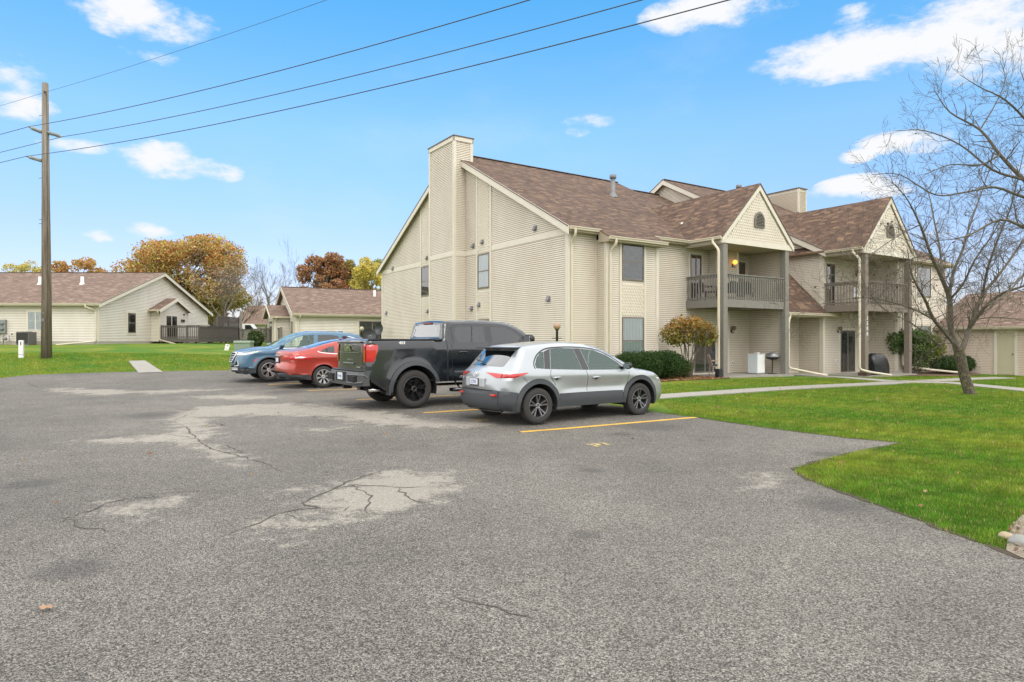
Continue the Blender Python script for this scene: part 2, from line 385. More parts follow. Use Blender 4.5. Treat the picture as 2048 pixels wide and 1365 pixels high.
def roof_mat(name, ca, cb, cc, cd):
    m = bpy.data.materials.new(name); m.use_nodes = True; nt = m.node_tree; b = nt.nodes['Principled BSDF']
    b.inputs['Roughness'].default_value = .9; b.inputs['Specular IOR Level'].default_value = .25
    uv = N(nt, 'ShaderNodeUVMap'); uv.uv_map = 'UVMap'
    def brick(bw, off, rowh=.145):
        t = N(nt, 'ShaderNodeTexBrick', offset=off, i_Scale=1.0, i_Mortar_Size=0.0, i_Brick_Width=bw, i_Row_Height=rowh, i_Bias=0.0)
        t.inputs['Color1'].default_value = (0,0,0,1); t.inputs['Color2'].default_value = (1,1,1,1); L(nt, uv.outputs[0], t.inputs[0]); return t.outputs[0]
    a = brick(.235, .37, .125); c_ = brick(.15, .61, .125); n = N(nt, 'ShaderNodeTexNoise', i_Scale=1.1, i_Detail=4.0); L(nt, uv.outputs[0], n.inputs[0])
    n2 = N(nt, 'ShaderNodeTexNoise', i_Scale=55.0, i_Detail=3.0); L(nt, uv.outputs[0], n2.inputs[0])
    x = mixc(nt, a, ca, cb); y = mixc(nt, c_, x, cc); z = mixc(nt, 0.5, x, y)
    gate = N(nt, 'ShaderNodeMapRange', i_1=.8, i_2=.95); t2 = brick(.31, .23, .125); L(nt, t2, gate.inputs[0])
    z = mixc(nt, gate.outputs[0], z, cd)
    f = N(nt, 'ShaderNodeMapRange', i_1=.3, i_2=.7, i_3=.91, i_4=1.09); L(nt, n.outputs[0], f.inputs[0])
    f2 = N(nt, 'ShaderNodeMapRange', i_1=.3, i_2=.7, i_3=.8, i_4=1.2); L(nt, n2.outputs[0], f2.inputs[0])
    vm = N(nt, 'ShaderNodeVectorMath', operation='SCALE'); L(nt, z, vm.inputs[0]); L(nt, math_(nt, 'MULTIPLY', f.outputs[0], f2.outputs[0]), vm.inputs['Scale'])
    L(nt, vm.outputs[0], b.inputs['Base Color'])
    # every course steps down: a saw-tooth height up the slope, thicker on the laminated tabs
    sx = N(nt, 'ShaderNodeSeparateXYZ'); L(nt, uv.outputs[0], sx.inputs[0])
    fr = math_(nt, 'FRACT', math_(nt, 'DIVIDE', sx.outputs[1], .125))
    h = math_(nt, 'ADD', math_(nt, 'SUBTRACT', 1.0, fr), math_(nt, 'MULTIPLY', a, .55))
    bp = N(nt, 'ShaderNodeBump', i_Strength=.9, i_Distance=.018); L(nt, h, bp.inputs['Height']); L(nt, bp.outputs[0], b.inputs['Normal'])
    return m
M['roof'] = roof_mat('asphalt_shingles', (.085,.053,.039), (.165,.106,.074), (.055,.037,.030), (.205,.132,.085))
M['roof2'] = roof_mat('faded_shingles', (.15,.10,.076), (.235,.162,.122), (.10,.068,.056), (.28,.20,.15))
# ================================================================== ground
def lawn_mat():
    m = bpy.data.materials.new('lawn'); m.use_nodes = True; nt = m.node_tree; b = nt.nodes['Principled BSDF']
    b.inputs['Roughness'].default_value = .9; b.inputs['Specular IOR Level'].default_value = .2
    g = N(nt, 'ShaderNodeNewGeometry')
    n = N(nt, 'ShaderNodeTexNoise', i_Scale=.55, i_Detail=5.0, i_Roughness=.6); L(nt, g.outputs['Position'], n.inputs[0])
    n2 = N(nt, 'ShaderNodeTexNoise', i_Scale=14.0, i_Detail=6.0, i_Roughness=.7); L(nt, g.outputs['Position'], n2.inputs[0])
    a = N(nt, 'ShaderNodeMapRange', i_1=.42, i_2=.66); L(nt, n.outputs[0], a.inputs[0])
    c1 = mixc(nt, a.outputs[0], (.072,.165,.012), (.20,.215,.022))
    f = N(nt, 'ShaderNodeMapRange', i_1=.25, i_2=.75, i_3=.45, i_4=1.5); L(nt, n2.outputs[0], f.inputs[0])
    vm = N(nt, 'ShaderNodeVectorMath', operation='SCALE'); L(nt, c1, vm.inputs[0]); L(nt, f.outputs[0], vm.inputs['Scale'])
    L(nt, vm.outputs[0], b.inputs['Base Color'])
    bp = N(nt, 'ShaderNodeBump', i_Strength=.8, i_Distance=.05); L(nt, n2.outputs[0], bp.inputs['Height']); L(nt, bp.outputs[0], b.inputs['Normal'])
    return m
M['lawn'] = lawn_mat()
def grid_axis():
    a = np.concatenate([np.arange(-60, 60.01, 1.0)]); e = [62,66,72,80,95,115,150,220,340,600,1100,2200]
    return np.array([-x for x in e[::-1]]+list(a)+e, float)
gx_, gy_ = grid_axis(), grid_axis()+30
XX, YY = np.meshgrid(gx_, gy_); zz = TZ(XX.ravel(), YY.ravel())
nx, ny = len(gx_), len(gy_); idx = np.arange(nx*ny).reshape(ny, nx)
fl = np.stack([idx[:-1,:-1], idx[:-1,1:], idx[1:,1:], idx[1:,:-1]], -1).reshape(-1)
npmesh('lawn', np.stack([XX.ravel(), YY.ravel(), zz], -1), fl, 4, M['lawn'], smooth=True, kind='structure')
def gz(x, y):
    """height of the lawn sheet itself (bilinear between its grid nodes)"""
    x = np.atleast_1d(np.asarray(x, float)); y = np.atleast_1d(np.asarray(y, float)); Zg = zz.reshape(ny, nx)
    i = np.clip(np.searchsorted(gx_, x)-1, 0, nx-2); j = np.clip(np.searchsorted(gy_, y)-1, 0, ny-2)
    a = (x-gx_[i])/(gx_[i+1]-gx_[i]); b = (y-gy_[j])/(gy_[j+1]-gy_[j])
    return (Zg[j,i]*(1-a)*(1-b)+Zg[j,i+1]*a*(1-b)+Zg[j+1,i]*(1-a)*b+Zg[j+1,i+1]*a*b)

# --- parking lot outline, read off the ground
edge_px = [(2048,1122),(1975,1095),(1850,1047),(1740,1006),(1650,975),(1610,957),(1592,944),(1600,937),(1650,921),(1720,905),(1803,888),
           (1700,878),(1560,861),(1420,841),(1392,836),(1320,827)]
A1 = [G(*p) for p in edge_px]
A1xy = [(p.x, p.y) for p in smooth_line([(q.x,q.y,0) for q in A1[:10]], 3).tolist()] if False else [(q[0],q[1]) for q in smooth_line([(p.x,p.y) for p in A1[:10]], 4)]
A1xy += [(p.x, p.y) for p in A1[10:]]
left_px = [(470,741.5),(330,743.5),(230,745.5),(140,748),(60,751),(0,757.5)]
A2 = [G(*p) for p in left_px]
lot = [(8.2, 1.5)] + A1xy + [(-4.6, 27.0), (-5.4, 28.1)] + [(p.x, p.y) for p in A2] + [(-26,22.6),(-34,20.5),(-60,18),(-60,-45),(45,-45),(14,-12)]
def asphalt_mat():
    m = bpy.data.materials.new('worn_asphalt'); m.use_nodes = True; nt = m.node_tree; b = nt.nodes['Principled BSDF']
    b.inputs['Roughness'].default_value = .82; b.inputs['Specular IOR Level'].default_value = .35
    g = N(nt, 'ShaderNodeNewGeometry'); pos = g.outputs['Position']
    at = N(nt, 'ShaderNodeAttribute', attribute_name='Col')
    sp = N(nt, 'ShaderNodeSeparateColor'); L(nt, at.outputs['Color'], sp.inputs[0])
    v = N(nt, 'ShaderNodeTexVoronoi', i_Scale=112.0, i_Randomness=1.0); L(nt, pos, v.inputs[0])
    vs = N(nt, 'ShaderNodeSeparateColor'); L(nt, v.outputs['Color'], vs.inputs[0])
    v2 = N(nt, 'ShaderNodeTexVoronoi', i_Scale=215.0); L(nt, pos, v2.inputs[0])
    vs2 = N(nt, 'ShaderNodeSeparateColor'); L(nt, v2.outputs['Color'], vs2.inputs[0])
    big = N(nt, 'ShaderNodeTexNoise', i_Scale=.22, i_Detail=5.0, i_Roughness=.6); L(nt, pos, big.inputs[0])
    med = N(nt, 'ShaderNodeTexNoise', i_Scale=3.0, i_Detail=7.0, i_Roughness=.7); L(nt, pos, med.inputs[0])
    fine = N(nt, 'ShaderNodeTexNoise', i_Scale=22.0, i_Detail=5.0, i_Roughness=.7); L(nt, pos, fine.inputs[0])
    # stones: mostly mid grey, some pale, gaps dark
    st = N(nt, 'ShaderNodeMapRange', i_1=.0, i_2=1.0, i_3=.32, i_4=1.80); L(nt, math_(nt,'POWER',vs.outputs[0],1.3), st.inputs[0])
    st2 = N(nt, 'ShaderNodeMapRange', i_3=.5, i_4=1.5); L(nt, vs2.outputs[1], st2.inputs[0])
    gap = N(nt, 'ShaderNodeMapRange', i_1=.0, i_2=.009, i_3=1.12, i_4=.55); L(nt, v.outputs['Distance'], gap.inputs[0])
    k = math_(nt, 'MULTIPLY', math_(nt, 'MULTIPLY', st.outputs[0], st2.outputs[0]), gap.outputs[0])
    fb = N(nt, 'ShaderNodeMapRange', i_1=.3, i_2=.7, i_3=.74, i_4=1.2); L(nt, big.outputs[0], fb.inputs[0])
    mid = N(nt, 'ShaderNodeTexNoise', i_Scale=.95, i_Detail=8.0, i_Roughness=.72); L(nt, pos, mid.inputs[0])
    fm = N(nt, 'ShaderNodeMapRange', i_1=.3, i_2=.7, i_3=.80, i_4=1.18); L(nt, math_(nt, 'ADD', math_(nt, 'MULTIPLY', med.outputs[0], .4), math_(nt, 'MULTIPLY', mid.outputs[0], .6)), fm.inputs[0])
    k = math_(nt, 'MULTIPLY', k, math_(nt, 'MULTIPLY', fb.outputs[0], fm.outputs[0]))
    hue = mixc(nt, big.outputs[0], (.345,.325,.292), (.43,.39,.328))
    hue = mixc(nt, vs.outputs[2], hue, (.235,.19,.15)) if False else hue
    vm = N(nt, 'ShaderNodeVectorMath', operation='SCALE'); L(nt, hue, vm.inputs[0]); L(nt, k, vm.inputs['Scale'])
    # worn, paler and smoother skin
    wn = math_(nt, 'ADD', sp.outputs[0], math_(nt, 'ADD', math_(nt, 'MULTIPLY', math_(nt, 'SUBTRACT', med.outputs[0], .5), 1.9), math_(nt, 'MULTIPLY', math_(nt, 'SUBTRACT', fine.outputs[0], .5), .8)))
    wf = N(nt, 'ShaderNodeMapRange', interpolation_type='SMOOTHSTEP', i_1=.40, i_2=.80); L(nt, wn, wf.inputs[0])
    wk = N(nt, 'ShaderNodeMapRange', i_1=.25, i_2=.75, i_3=.72, i_4=1.25); L(nt, fine.outputs[0], wk.inputs[0])
    wk2 = math_(nt, 'MULTIPLY', wk.outputs[0], math_(nt, 'ADD', .72, math_(nt, 'MULTIPLY', k, .28)))
    wc = N(nt, 'ShaderNodeVectorMath', operation='SCALE'); wc.inputs[0].default_value = (.50,.455,.385); L(nt, wk2, wc.inputs['Scale'])
    c_ = mixc(nt, math_(nt,'MULTIPLY',wf.outputs[0],.82), vm.outputs[0], wc.outputs[0])
    # damp / oil stains
    dn = math_(nt, 'ADD', sp.outputs[1], math_(nt, 'MULTIPLY', math_(nt, 'SUBTRACT', med.outputs[0], .5), .8))
    df = N(nt, 'ShaderNodeMapRange', interpolation_type='SMOOTHSTEP', i_1=.3, i_2=.8, i_4=.5); L(nt, dn, df.inputs[0])
    c_ = mixc(nt, df.outputs[0], c_, (.07,.065,.065))
    L(nt, c_, b.inputs['Base Color'])
    hb = math_(nt, 'ADD', math_(nt, 'MULTIPLY', v.outputs['Distance'], -40.0), math_(nt, 'MULTIPLY', fine.outputs[0], .6))
    bp = N(nt, 'ShaderNodeBump', i_Strength=.55, i_Distance=.006); L(nt, hb, bp.inputs['Height']); L(nt, bp.outputs[0], b.inputs['Normal'])
    return m
M['asphalt'] = asphalt_mat()
near = [(p[0], p[1]) for p in lot]
v2, f2, cen = cdt(lot, [], .45)
# refine where the worn patches are: a second, finer sheet of points
WEAR = [[(690,970),(740,947),(830,941),(900,952),(925,975),(880,1003),(850,1018),(760,1035),(690,1036),(640,1045),(560,1062),(505,1062),(560,1040),(640,1012),(600,1010),(640,985)],
 [(200,1024),(250,1006),(330,1000),(378,1003),(340,1022),(300,1037),(220,1038)],
 [(140,887),(250,876),(345,866),(330,846),(350,826),(400,815),(520,808),(600,808),(720,828),(760,836),(600,836),(480,832),(420,838),(430,858),(425,885),(455,905),(500,914),(490,932),(440,925),(395,903),(340,887),(250,890)],
 [(600,808),(720,816),(830,836),(950,842),(1000,852),(900,860),(760,852),(700,845)],
 [(60,777),(170,772),(300,786),(180,792)], [(190,786),(330,781),(480,779),(330,788)], [(340,795),(480,790),(600,797),(480,801)],
 [(545,988),(620,974),(690,966),(640,984),(570,994)], [(1500,950),(1545,943),(1562,972),(1522,985)],
 [(505,1065),(560,1062),(640,1046),(700,1040),(620,1075),(540,1085)],
 [(610,858),(700,856),(640,866)]]
wearp = [[(q.x, q.y) for q in (G(*p) for p in poly)] for poly in WEAR]
DAMP = [((-9.5,9.5),3.2),((-9,6),2.0),((4.5,9.3),.5),((6.2,9.6),.45),((-1.2,13.0),1.3),((2.6,12.2),1.2),((-6.5,18.5),1.2),((-3.1,4.6),.5),((1.9,11.3),.4),((-.6,13.6),.45),((-5.0,15.6),.5),((3.1,10.6),.3),((1.0,8.2),.35),((-5.5,7.4),.6),((-7.5,13.5),1.1),((.6,5.4),.3),((3.2,6.4),.7)]
def lotattr(p):
    w_ = np.zeros(len(p))
    for q in wearp:
        d = polydist(p, q, True); i = inpoly(p, q); sdist = np.where(i, d, -d)
        w_ = np.maximum(w_, np.clip(.5+sdist/1.1, 0, 1))
    dm = np.zeros(len(p))
    for (c_, r_) in DAMP: dm = np.maximum(dm, np.clip(1-np.sqrt(((p-np.array(c_))**2).sum(-1))/r_, 0, 1))
    return np.stack([w_, dm, np.zeros(len(p)), np.ones(len(p))], -1)
fine = [p for p in lot]
def build_lot():
    g = []
    for x0,x1,y0,y1,st in ((-12,8,3,28,.13),):
        a, b = np.meshgrid(np.arange(x0,x1,st), np.arange(y0,y1,st)); g.append(np.stack([a.ravel(), b.ravel()], -1))
    a, b = np.meshgrid(np.arange(-60,45,1.5), np.arange(-45,30,1.5)); c_ = np.stack([a.ravel(), b.ravel()], -1)
    c_ = c_[(c_[:,0]<-12.5)|(c_[:,0]>8.5)|(c_[:,1]<2.5)]; g.append(c_); g = np.concatenate(g)
    g = g[inpoly(g, lot)]; g = g[polydist(g, lot, True) > .05]
    n = len(lot); vs = [Vector(p) for p in lot]+[Vector(p) for p in g]
    v, e, f, *_ = delaunay_2d_cdt(vs, [(i,(i+1)%n) for i in range(n)], [], 0, 1e-5)
    v = np.array([tuple(p) for p in v]); f = np.array([q for q in f if len(q)==3]); f = f[inpoly(v[f].mean(1), lot)]
    z = gz(v[:,0], v[:,1])+.012
    return npmesh('parking_lot', np.column_stack([v, z]), f.ravel(), 3, M['asphalt'], smooth=True, colattr=lotattr(v), kind='structure')
build_lot()
ASZ = lambda x, y: float(gz(x, y)[0])+.012
def strip(mb, pts, wid, dz, step=.25):
    """flat ribbon laid on the ground through xy points; wid number or list"""
    out = []
    for (a, b) in zip(pts[:-1], pts[1:]):
        a, b = np.array(a[:2], float), np.array(b[:2], float); n = max(1, int(np.linalg.norm(b-a)/step))
        for i in range(n): out.append(a+(b-a)*i/n)
    out.append(np.array(pts[-1][:2], float)); vs = []
    for i, p in enumerate(out):
        d = out[min(i+1,len(out)-1)]-out[max(i-1,0)]; d = d/np.linalg.norm(d); nrm = np.array([-d[1], d[0]])
        wd = wid(i/(len(out)-1)) if callable(wid) else wid
        for s_ in (-.5, .5):
            q = p+nrm*s_*wd; vs.append((q[0], q[1], float(gz(q[0], q[1])[0])+dz))
    mb.add(vs, [(2*i, 2*i+1, 2*i+3, 2*i+2)[::-1] for i in range(len(out)-1)])
# cracks
CR = [[(345,843),(375,858),(395,880),(420,900),(470,912),(530,930),(560,945),(608,950)], [(60,1048),(150,1036),(210,1011),(260,1000),(372,995)],
 [(430,1080),(520,1050),(560,1030),(640,1020),(605,1010),(640,993),(662,984),(690,968),(760,945)], [(140,888),(250,873),(350,867)], [(662,984),(700,972),(800,978),(880,978)],
 [(900,1195),(960,1215),(1020,1235),(1080,1250)], [(990,880),(1040,886)], [(55,765),(66,772),(84,780)], [(420,900),(455,894),(495,912)], [(640,1020),(700,1018),(690,1026)],
 [(330,815),(390,826),(345,843)], [(590,857),(640,845),(620,830),(540,822)], [(1690,840),(1720,845)][:0] or [(250,1000),(380,986),(480,992)], [(395,1003),(450,1000)], [(700,972),(740,1000),(735,1030)], [(800,978),(830,1005),(880,1010)], [(375,858),(430,850),(470,858)], [(330,870),(395,880)], [(760,836),(800,845),(850,843)], [(480,815),(560,820),(640,815)], [(560,1030),(600,1045),(640,1043)], [(140,1035),(160,1060),(230,1068)], [(250,785),(330,787),(390,783)]]
cm = MB()
for k, line in enumerate(CR):
    pts = [G(*p) for p in line]; pts = [(p.x, p.y) for p in pts]; out = [np.array(pts[0])]
    for a, b in zip(pts[:-1], pts[1:]):
        a, b = np.array(a), np.array(b); n = max(2, int(np.linalg.norm(b-a)/.09))
        nrm = np.array([-(b-a)[1], (b-a)[0]])/max(np.linalg.norm(b-a),.01)
        for i in range(1, n+1): out.append(a+(b-a)*i/n+nrm*rng.normal(0, .022)*(i<n))
    w0 = [.016,.013,.02,.01,.012,.008,.008,.014,.016,.012,.012,.008,.008,.006][k%14]
    rr = rng.uniform(.35, 1.5, 400)
    strip(cm, out, (lambda t, w0=w0, rr=rr: w0*.85*rr[int(t*390)]*(.35+min(1, 4*min(t,1-t)))), .0165, .3)
M['crack'] = mat('dark_crack', (.075,.066,.055), .95)  # even dark brown for the crack strips
cm.build('asphalt_cracks', M['crack'], kind='structure')
# painted stall lines and worn stall marks
def paint_mat(name, c, wear):
    m = bpy.data.materials.new(name); m.use_nodes = True; nt = m.node_tree; b = nt.nodes['Principled BSDF']
    b.inputs['Roughness'].default_value = .7
    g = N(nt, 'ShaderNodeNewGeometry'); n = N(nt, 'ShaderNodeTexNoise', i_Scale=38.0, i_Detail=5.0, i_Roughness=.75); L(nt, g.outputs['Position'], n.inputs[0])
    n3 = N(nt, 'ShaderNodeTexNoise', i_Scale=1.6, i_Detail=2.0); L(nt, g.outputs['Position'], n3.inputs[0])
    s_ = math_(nt, 'ADD', n.outputs[0], math_(nt, 'MULTIPLY', math_(nt,'SUBTRACT',n3.outputs[0],.5), .5))
    f = N(nt, 'ShaderNodeMapRange', i_1=wear, i_2=wear+.08); L(nt, s_, f.inputs[0])
    L(nt, mixc(nt, f.outputs[0], (.20,.17,.12), c), b.inputs['Base Color']); return m
M['paint'] = paint_mat('yellow_road_paint', (.72,.43,.045), .36)
M['paint_old'] = paint_mat('worn_yellow_paint', (.62,.45,.16), .50)
LN = [((1042,866.5),(1392,836.5),.12,1), ((847,827.5),(1100,812),.11,1), ((713,801.5),(960,790),.11,1), ((615,782.5),(790,777),.11,1), ((536,770.5),(690,765),.11,0)]
pm = MB(); po = MB()
for a, b, wd, good in LN:
    a, b = G(*a), G(*b); strip(pm, [(a.x,a.y),(b.x,b.y)], wd, .0165)
pm.build('parking_stall_lines', M['paint'], kind='structure')
for a, b in [((1173,892),(1207,888.3)),((1176,891),(1197,896)),((1189,890),(1200,893.5)),((1205,888.5),(1218,892.5)),
             ((940,842.5),(977,841)),((958,842),(958,845)),((655,791),(688,790)),((948,845),(976,843.5))]:
    a, b = G(*a), G(*b); strip(po, [(a.x,a.y),(b.x,b.y)], .07, .0175)
po.build('worn_stall_marks', M['paint_old'], kind='structure')
# concrete walks
def walk(name, pts, wd, dz=.03):
    mb = MB(); strip(mb, [(p.x, p.y) if isinstance(p, Vector) else p for p in pts], wd, dz, .5)
    n = len(mb.v); mb.v += [(a, b, c_-.08) for a, b, c_ in mb.v]
    m_ = n//2
    for i in range(m_-1):
        mb.f.append([2*i, 2*i+2, n+2*i+2, n+2*i]); mb.uv.append(None); mb.m.append(0)
        mb.f.append([2*i+1, n+2*i+1, n+2*i+3, 2*i+3]); mb.uv.append(None); mb.m.append(0)
    mb.f.append([0, n, n+1, 1]); mb.uv.append(None); mb.m.append(0)
    return mb.build(name, M['concrete'], kind='structure')
so_ = MB(); q_ = [(p[0],p[1]) for p in A1xy]; jj = [(p[0]+rng.normal(0,.02), p[1]+rng.normal(0,.02)) for p in q_]
strip(so_, jj, lambda t: .07+.03*math.sin(t*91)+.02*math.sin(t*233), .016, .12); so_.build('soil_edge', mat('damp_soil', (.055,.04,.022), .95, noise=(30,.4)), kind='structure')
walk('sidewalk', [G(1255,800), G(1316,795), G(1600,776.5), G(1760,768.5), G(1830,763.5)], .8)
walk('sidewalk_to_garage', [G(1800,765.5), G(1900,767), G(2048,781.5), G(2200,797)], 1.0, .034)
walk('sidewalk_branch', [G(1850,764), G(1935,759.5), G(2010,757)], .9, .038)
walk('entry_walk', [G(1585,750.5), G(1680,756), G(1790,765)], 1.1, .042)
def quadwalk(name, px, dz):
    q = [G(*p) for p in px]; mb = MB(); n = 6; vs = []
    for i in range(n+1):
        t = i/n
        for a, b in ((q[0],q[3]),(q[1],q[2])):
            x, y = a.x+(b.x-a.x)*t, a.y+(b.y-a.y)*t; vs.append((x, y, float(gz(x,y)[0])+dz))
    mb.add(vs, [(2*i,2*i+1,2*i+3,2*i+2) for i in range(n)]); return mb.build(name, M['concrete'], kind='structure')
quadwalk('left_walk', [(277,747.5),(327,746),(290,722.5),(257,723.5)], .03)
# bare gravelly verge at the right edge of the picture
gp = [(q.x, q.y) for q in (G(*p) for p in [(2012,1106),(2052,1125),(2200,1180),(2300,1080),(2060,1018),(2040,1040),(2022,1060),(2015,1085)])]
v2, f2, _ = cdt(gp, [], .12); z = gz(v2[:,0], v2[:,1])+.02
npmesh('gravel_verge', np.column_stack([v2, z]), f2.ravel(), 3, mat('tan_gravel', (.27,.225,.17), .95, noise=(55,.6), bump=(70,1)), smooth=True, kind='structure')
_bu = lambda u, v: (2.14+math.cos(R(33.5))*u-math.sin(R(33.5))*v, 24.6+math.sin(R(33.5))*u+math.cos(R(33.5))*v)
bed = [_bu(.3,-2.3),_bu(1.6,-2.75),_bu(3.4,-2.6),_bu(5.2,-2.7),_bu(6.3,-2.5),_bu(6.3,-.02),_bu(4.15,-.02),_bu(4.15,-.63),_bu(1.3,-.63),_bu(.3,-.1)]
v2, f2, _ = cdt(bed, [], .3); z = gz(v2[:,0], v2[:,1])+.02
npmesh('mulch_bed', np.column_stack([v2, z]), f2.ravel(), 3, M['mulch'], smooth=True, kind='structure')
bed2 = [(q.x, q.y) for q in (G(*p) for p in [(1775,752),(1900,753.5),(1960,751),(1960,744),(1780,744)])]
v2, f2, _ = cdt(bed2, [], .3); z = gz(v2[:,0], v2[:,1])+.02
npmesh('mulch_bed_right', np.column_stack([v2, z]), f2.ravel(), 3, M['mulch'], smooth=True, kind='structure')
# ================================================================== buildings
def clip_z(poly, z0, z1):
    """clip convex polygon (a,z) between two heights"""
    def half(p, zc, sgn):
        out = []
        for i in range(len(p)):
            a, b = p[i], p[(i+1)%len(p)]; da, db = sgn*(a[1]-zc), sgn*(b[1]-zc)
            if da >= 0: out.append(a)
            if (da > 0 and db < 0) or (da < 0 and db > 0):
                t = da/(da-db); out.append((a[0]+(b[0]-a[0])*t, zc))
        return out
    p = half(poly, z0, 1)
    return half(p, z1, -1) if len(p) > 2 else []
class Wall:
    """a vertical wall plane from p0 to p1 (seen from outside left to right); f(a,z,out) gives local xyz"""
    def __init__(s, p0, p1):
        s.p0 = np.array(p0, float); d = np.array(p1, float)-s.p0; s.len = float(np.linalg.norm(d)); s.d = d/s.len
        s.n = np.array([s.d[1], -s.d[0]])
    def f(s, a, z, o=0):
        q = s.p0+s.d*a+s.n*o; return (q[0], q[1], z)
    def siding(s, mb, poly=None, z0=0, z1=1, e=.0815, lap=.020, a0=0, a1=None, gap=.016, gd=.012):
        if e > .1: gap = .020
        if poly is None: poly = [(a0,z0),(s.len if a1 is None else a1,z0),(s.len if a1 is None else a1,z1),(a0,z1)]
        zs = min(p[1] for p in poly); ze = max(p[1] for p in poly); k = math.floor(zs/e)
        while k*e < ze:
            c_ = clip_z(poly, max(k*e, zs), min((k+1)*e, ze))
            if len(c_) > 2:
                o = lambda z: lap*(1-(z-k*e)/e)+.002
                # the butt edge of each course overhangs a shallow open gap above the next
                zg = k*e+gap; up_ = clip_z(c_, zg, 1e9); lo_ = clip_z(c_, -1e9, zg) if min(z for a, z in c_) < zg else []
                if len(up_) > 2:
                    mb.add([s.f(a, z, o(z)) for a, z in up_], [list(range(len(up_)))]); zb = min(z for a, z in up_); aa = [a for a, z in up_ if abs(z-zb) < 1e-6]
                    if len(aa) >= 2: a_, b_ = min(aa), max(aa); mb.add([s.f(a_, zb, -gd), s.f(b_, zb, -gd), s.f(b_, zb, o(zb)), s.f(a_, zb, o(zb))], [(0,1,2,3)])
                if len(lo_) > 2:
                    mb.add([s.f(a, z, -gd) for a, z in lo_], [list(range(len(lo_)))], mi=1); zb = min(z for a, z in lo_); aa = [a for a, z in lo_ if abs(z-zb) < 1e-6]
                    if len(aa) >= 2: a_, b_ = min(aa), max(aa); mb.add([s.f(a_, zb, -gd), s.f(b_, zb, -gd), s.f(b_, zb, .003), s.f(a_, zb, .003)], [(3,2,1,0)])
            k += 1
    def board(s, mb, a0, a1, z0, z1, o0=-.01, o1=.035):
        return mb.prism([(a0,z0),(a1,z0),(a1,z1),(a0,z1)], lambda a,z,d: s.f(a,z,d), o0, o1)
    def poly(s, mb, poly, o0, o1): return mb.prism(poly, lambda a,z,d: s.f(a,z,d), o0, o1)
    def scallops(s, mb, poly, cw=.135, rh=.115):
        """rows of fish-scale shingles inside a polygon"""
        mb = MB(); lo = np.min(poly, 0); hi = np.max(poly, 0); mb.add([s.f(a,z,.008) for a,z in poly], [list(range(len(poly)))])
        r_ = 0; z = lo[1]
        while z < hi[1]:
            a = lo[0]+(r_%2)*cw/2
            while a < hi[0]+cw/2:
                tip = [(a+cw/2*.92*math.sin(t), z+.055-.055*math.cos(t)) for t in np.linspace(-math.pi/2, math.pi/2, 7)]
                top = z+rh+.03
                ok = inpoly([(a, z+.01), (a-cw*.44, z+rh*.6), (a+cw*.44, z+rh*.6), (a, top-.04)], poly).all()
                if ok:
                    pts = [(tip[0][0], top)]+tip+[(tip[-1][0], top)]
                    oo = [.012]+[.03]*7+[.012]
                    n = len(pts); vs = [s.f(p[0], p[1], q) for p, q in zip(pts, oo)]+[s.f(p[0], p[1], .004) for p in pts]
                    mb.add(vs, [list(range(n))]+[(i,(i+1)%n,n+(i+1)%n,n+i)[::-1] for i in range(n)])
                a += cw
            z += rh; r_ += 1
        mb.build('scalloped_panel', M['siding'], apt)
def window(parent, wl, a0, a1, z0, z1, split='h', trim=.07, o=.03, curtain=None, name='window', mats=None, glass=None, mull=1, grid=False):
    """frame mesh named window with pane and curtain as sub-parts"""
    mb = MB(); fw = .05
    for (p, q, r_, t) in ((a0,a1,z0,z0+fw),(a0,a1,z1-fw,z1),(a0,a0+fw,z0+fw,z1-fw),(a1-fw,a1,z0+fw,z1-fw)): wl.board(mb, p, q, r_, t, -.005, o+.03)
    if split == 'h': wl.board(mb, a0+fw, a1-fw, (z0+z1)/2-.025, (z0+z1)/2+.025, -.005, o+.022)
    if split == 'v':
        for k in range(1, mull+1):
            am = a0+(a1-a0)*k/(mull+1); wl.board(mb, am-.035, am+.035, z0+fw, z1-fw, -.005, o+.022)
    f = mb.build(name, mats or M['frame'], parent)
    g = MB(); g.add([wl.f(a0+fw, z0+fw, o+.012), wl.f(a1-fw, z0+fw, o+.012), wl.f(a1-fw, z1-fw, o+.012), wl.f(a0+fw, z1-fw, o+.012)], [(0,1,2,3)])
    g.build('pane', glass or M['wglass'], f)
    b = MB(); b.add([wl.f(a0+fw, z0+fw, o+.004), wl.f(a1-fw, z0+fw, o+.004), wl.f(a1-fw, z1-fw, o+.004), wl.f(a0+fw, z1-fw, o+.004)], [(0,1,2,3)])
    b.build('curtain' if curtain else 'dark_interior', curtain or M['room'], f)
    if grid:
        gm = MB()
        for zz_ in ((z0+z1)/2,):
            for (p, q) in ((a0+fw, (a0+a1)/2-.035), ((a0+a1)/2+.035, a1-fw)): wl.board(gm, p, q, zz_-.012, zz_+.012, o+.0125, o+.02)
        gm.build('glazing_bar', M['framelight'], f)
    if trim:
        t = MB(); wl.board(t, a0-trim, a1+trim, z0-trim, z0, -.005, .04); wl.board(t, a0-trim, a1+trim, z1, z1+trim, -.005, .04)
        wl.board(t, a0-trim, a0, z0, z1, -.005, .04); wl.board(t, a1, a1+trim, z0, z1, -.005, .04)
        t.build('trim', M['trim'], f)
    return f
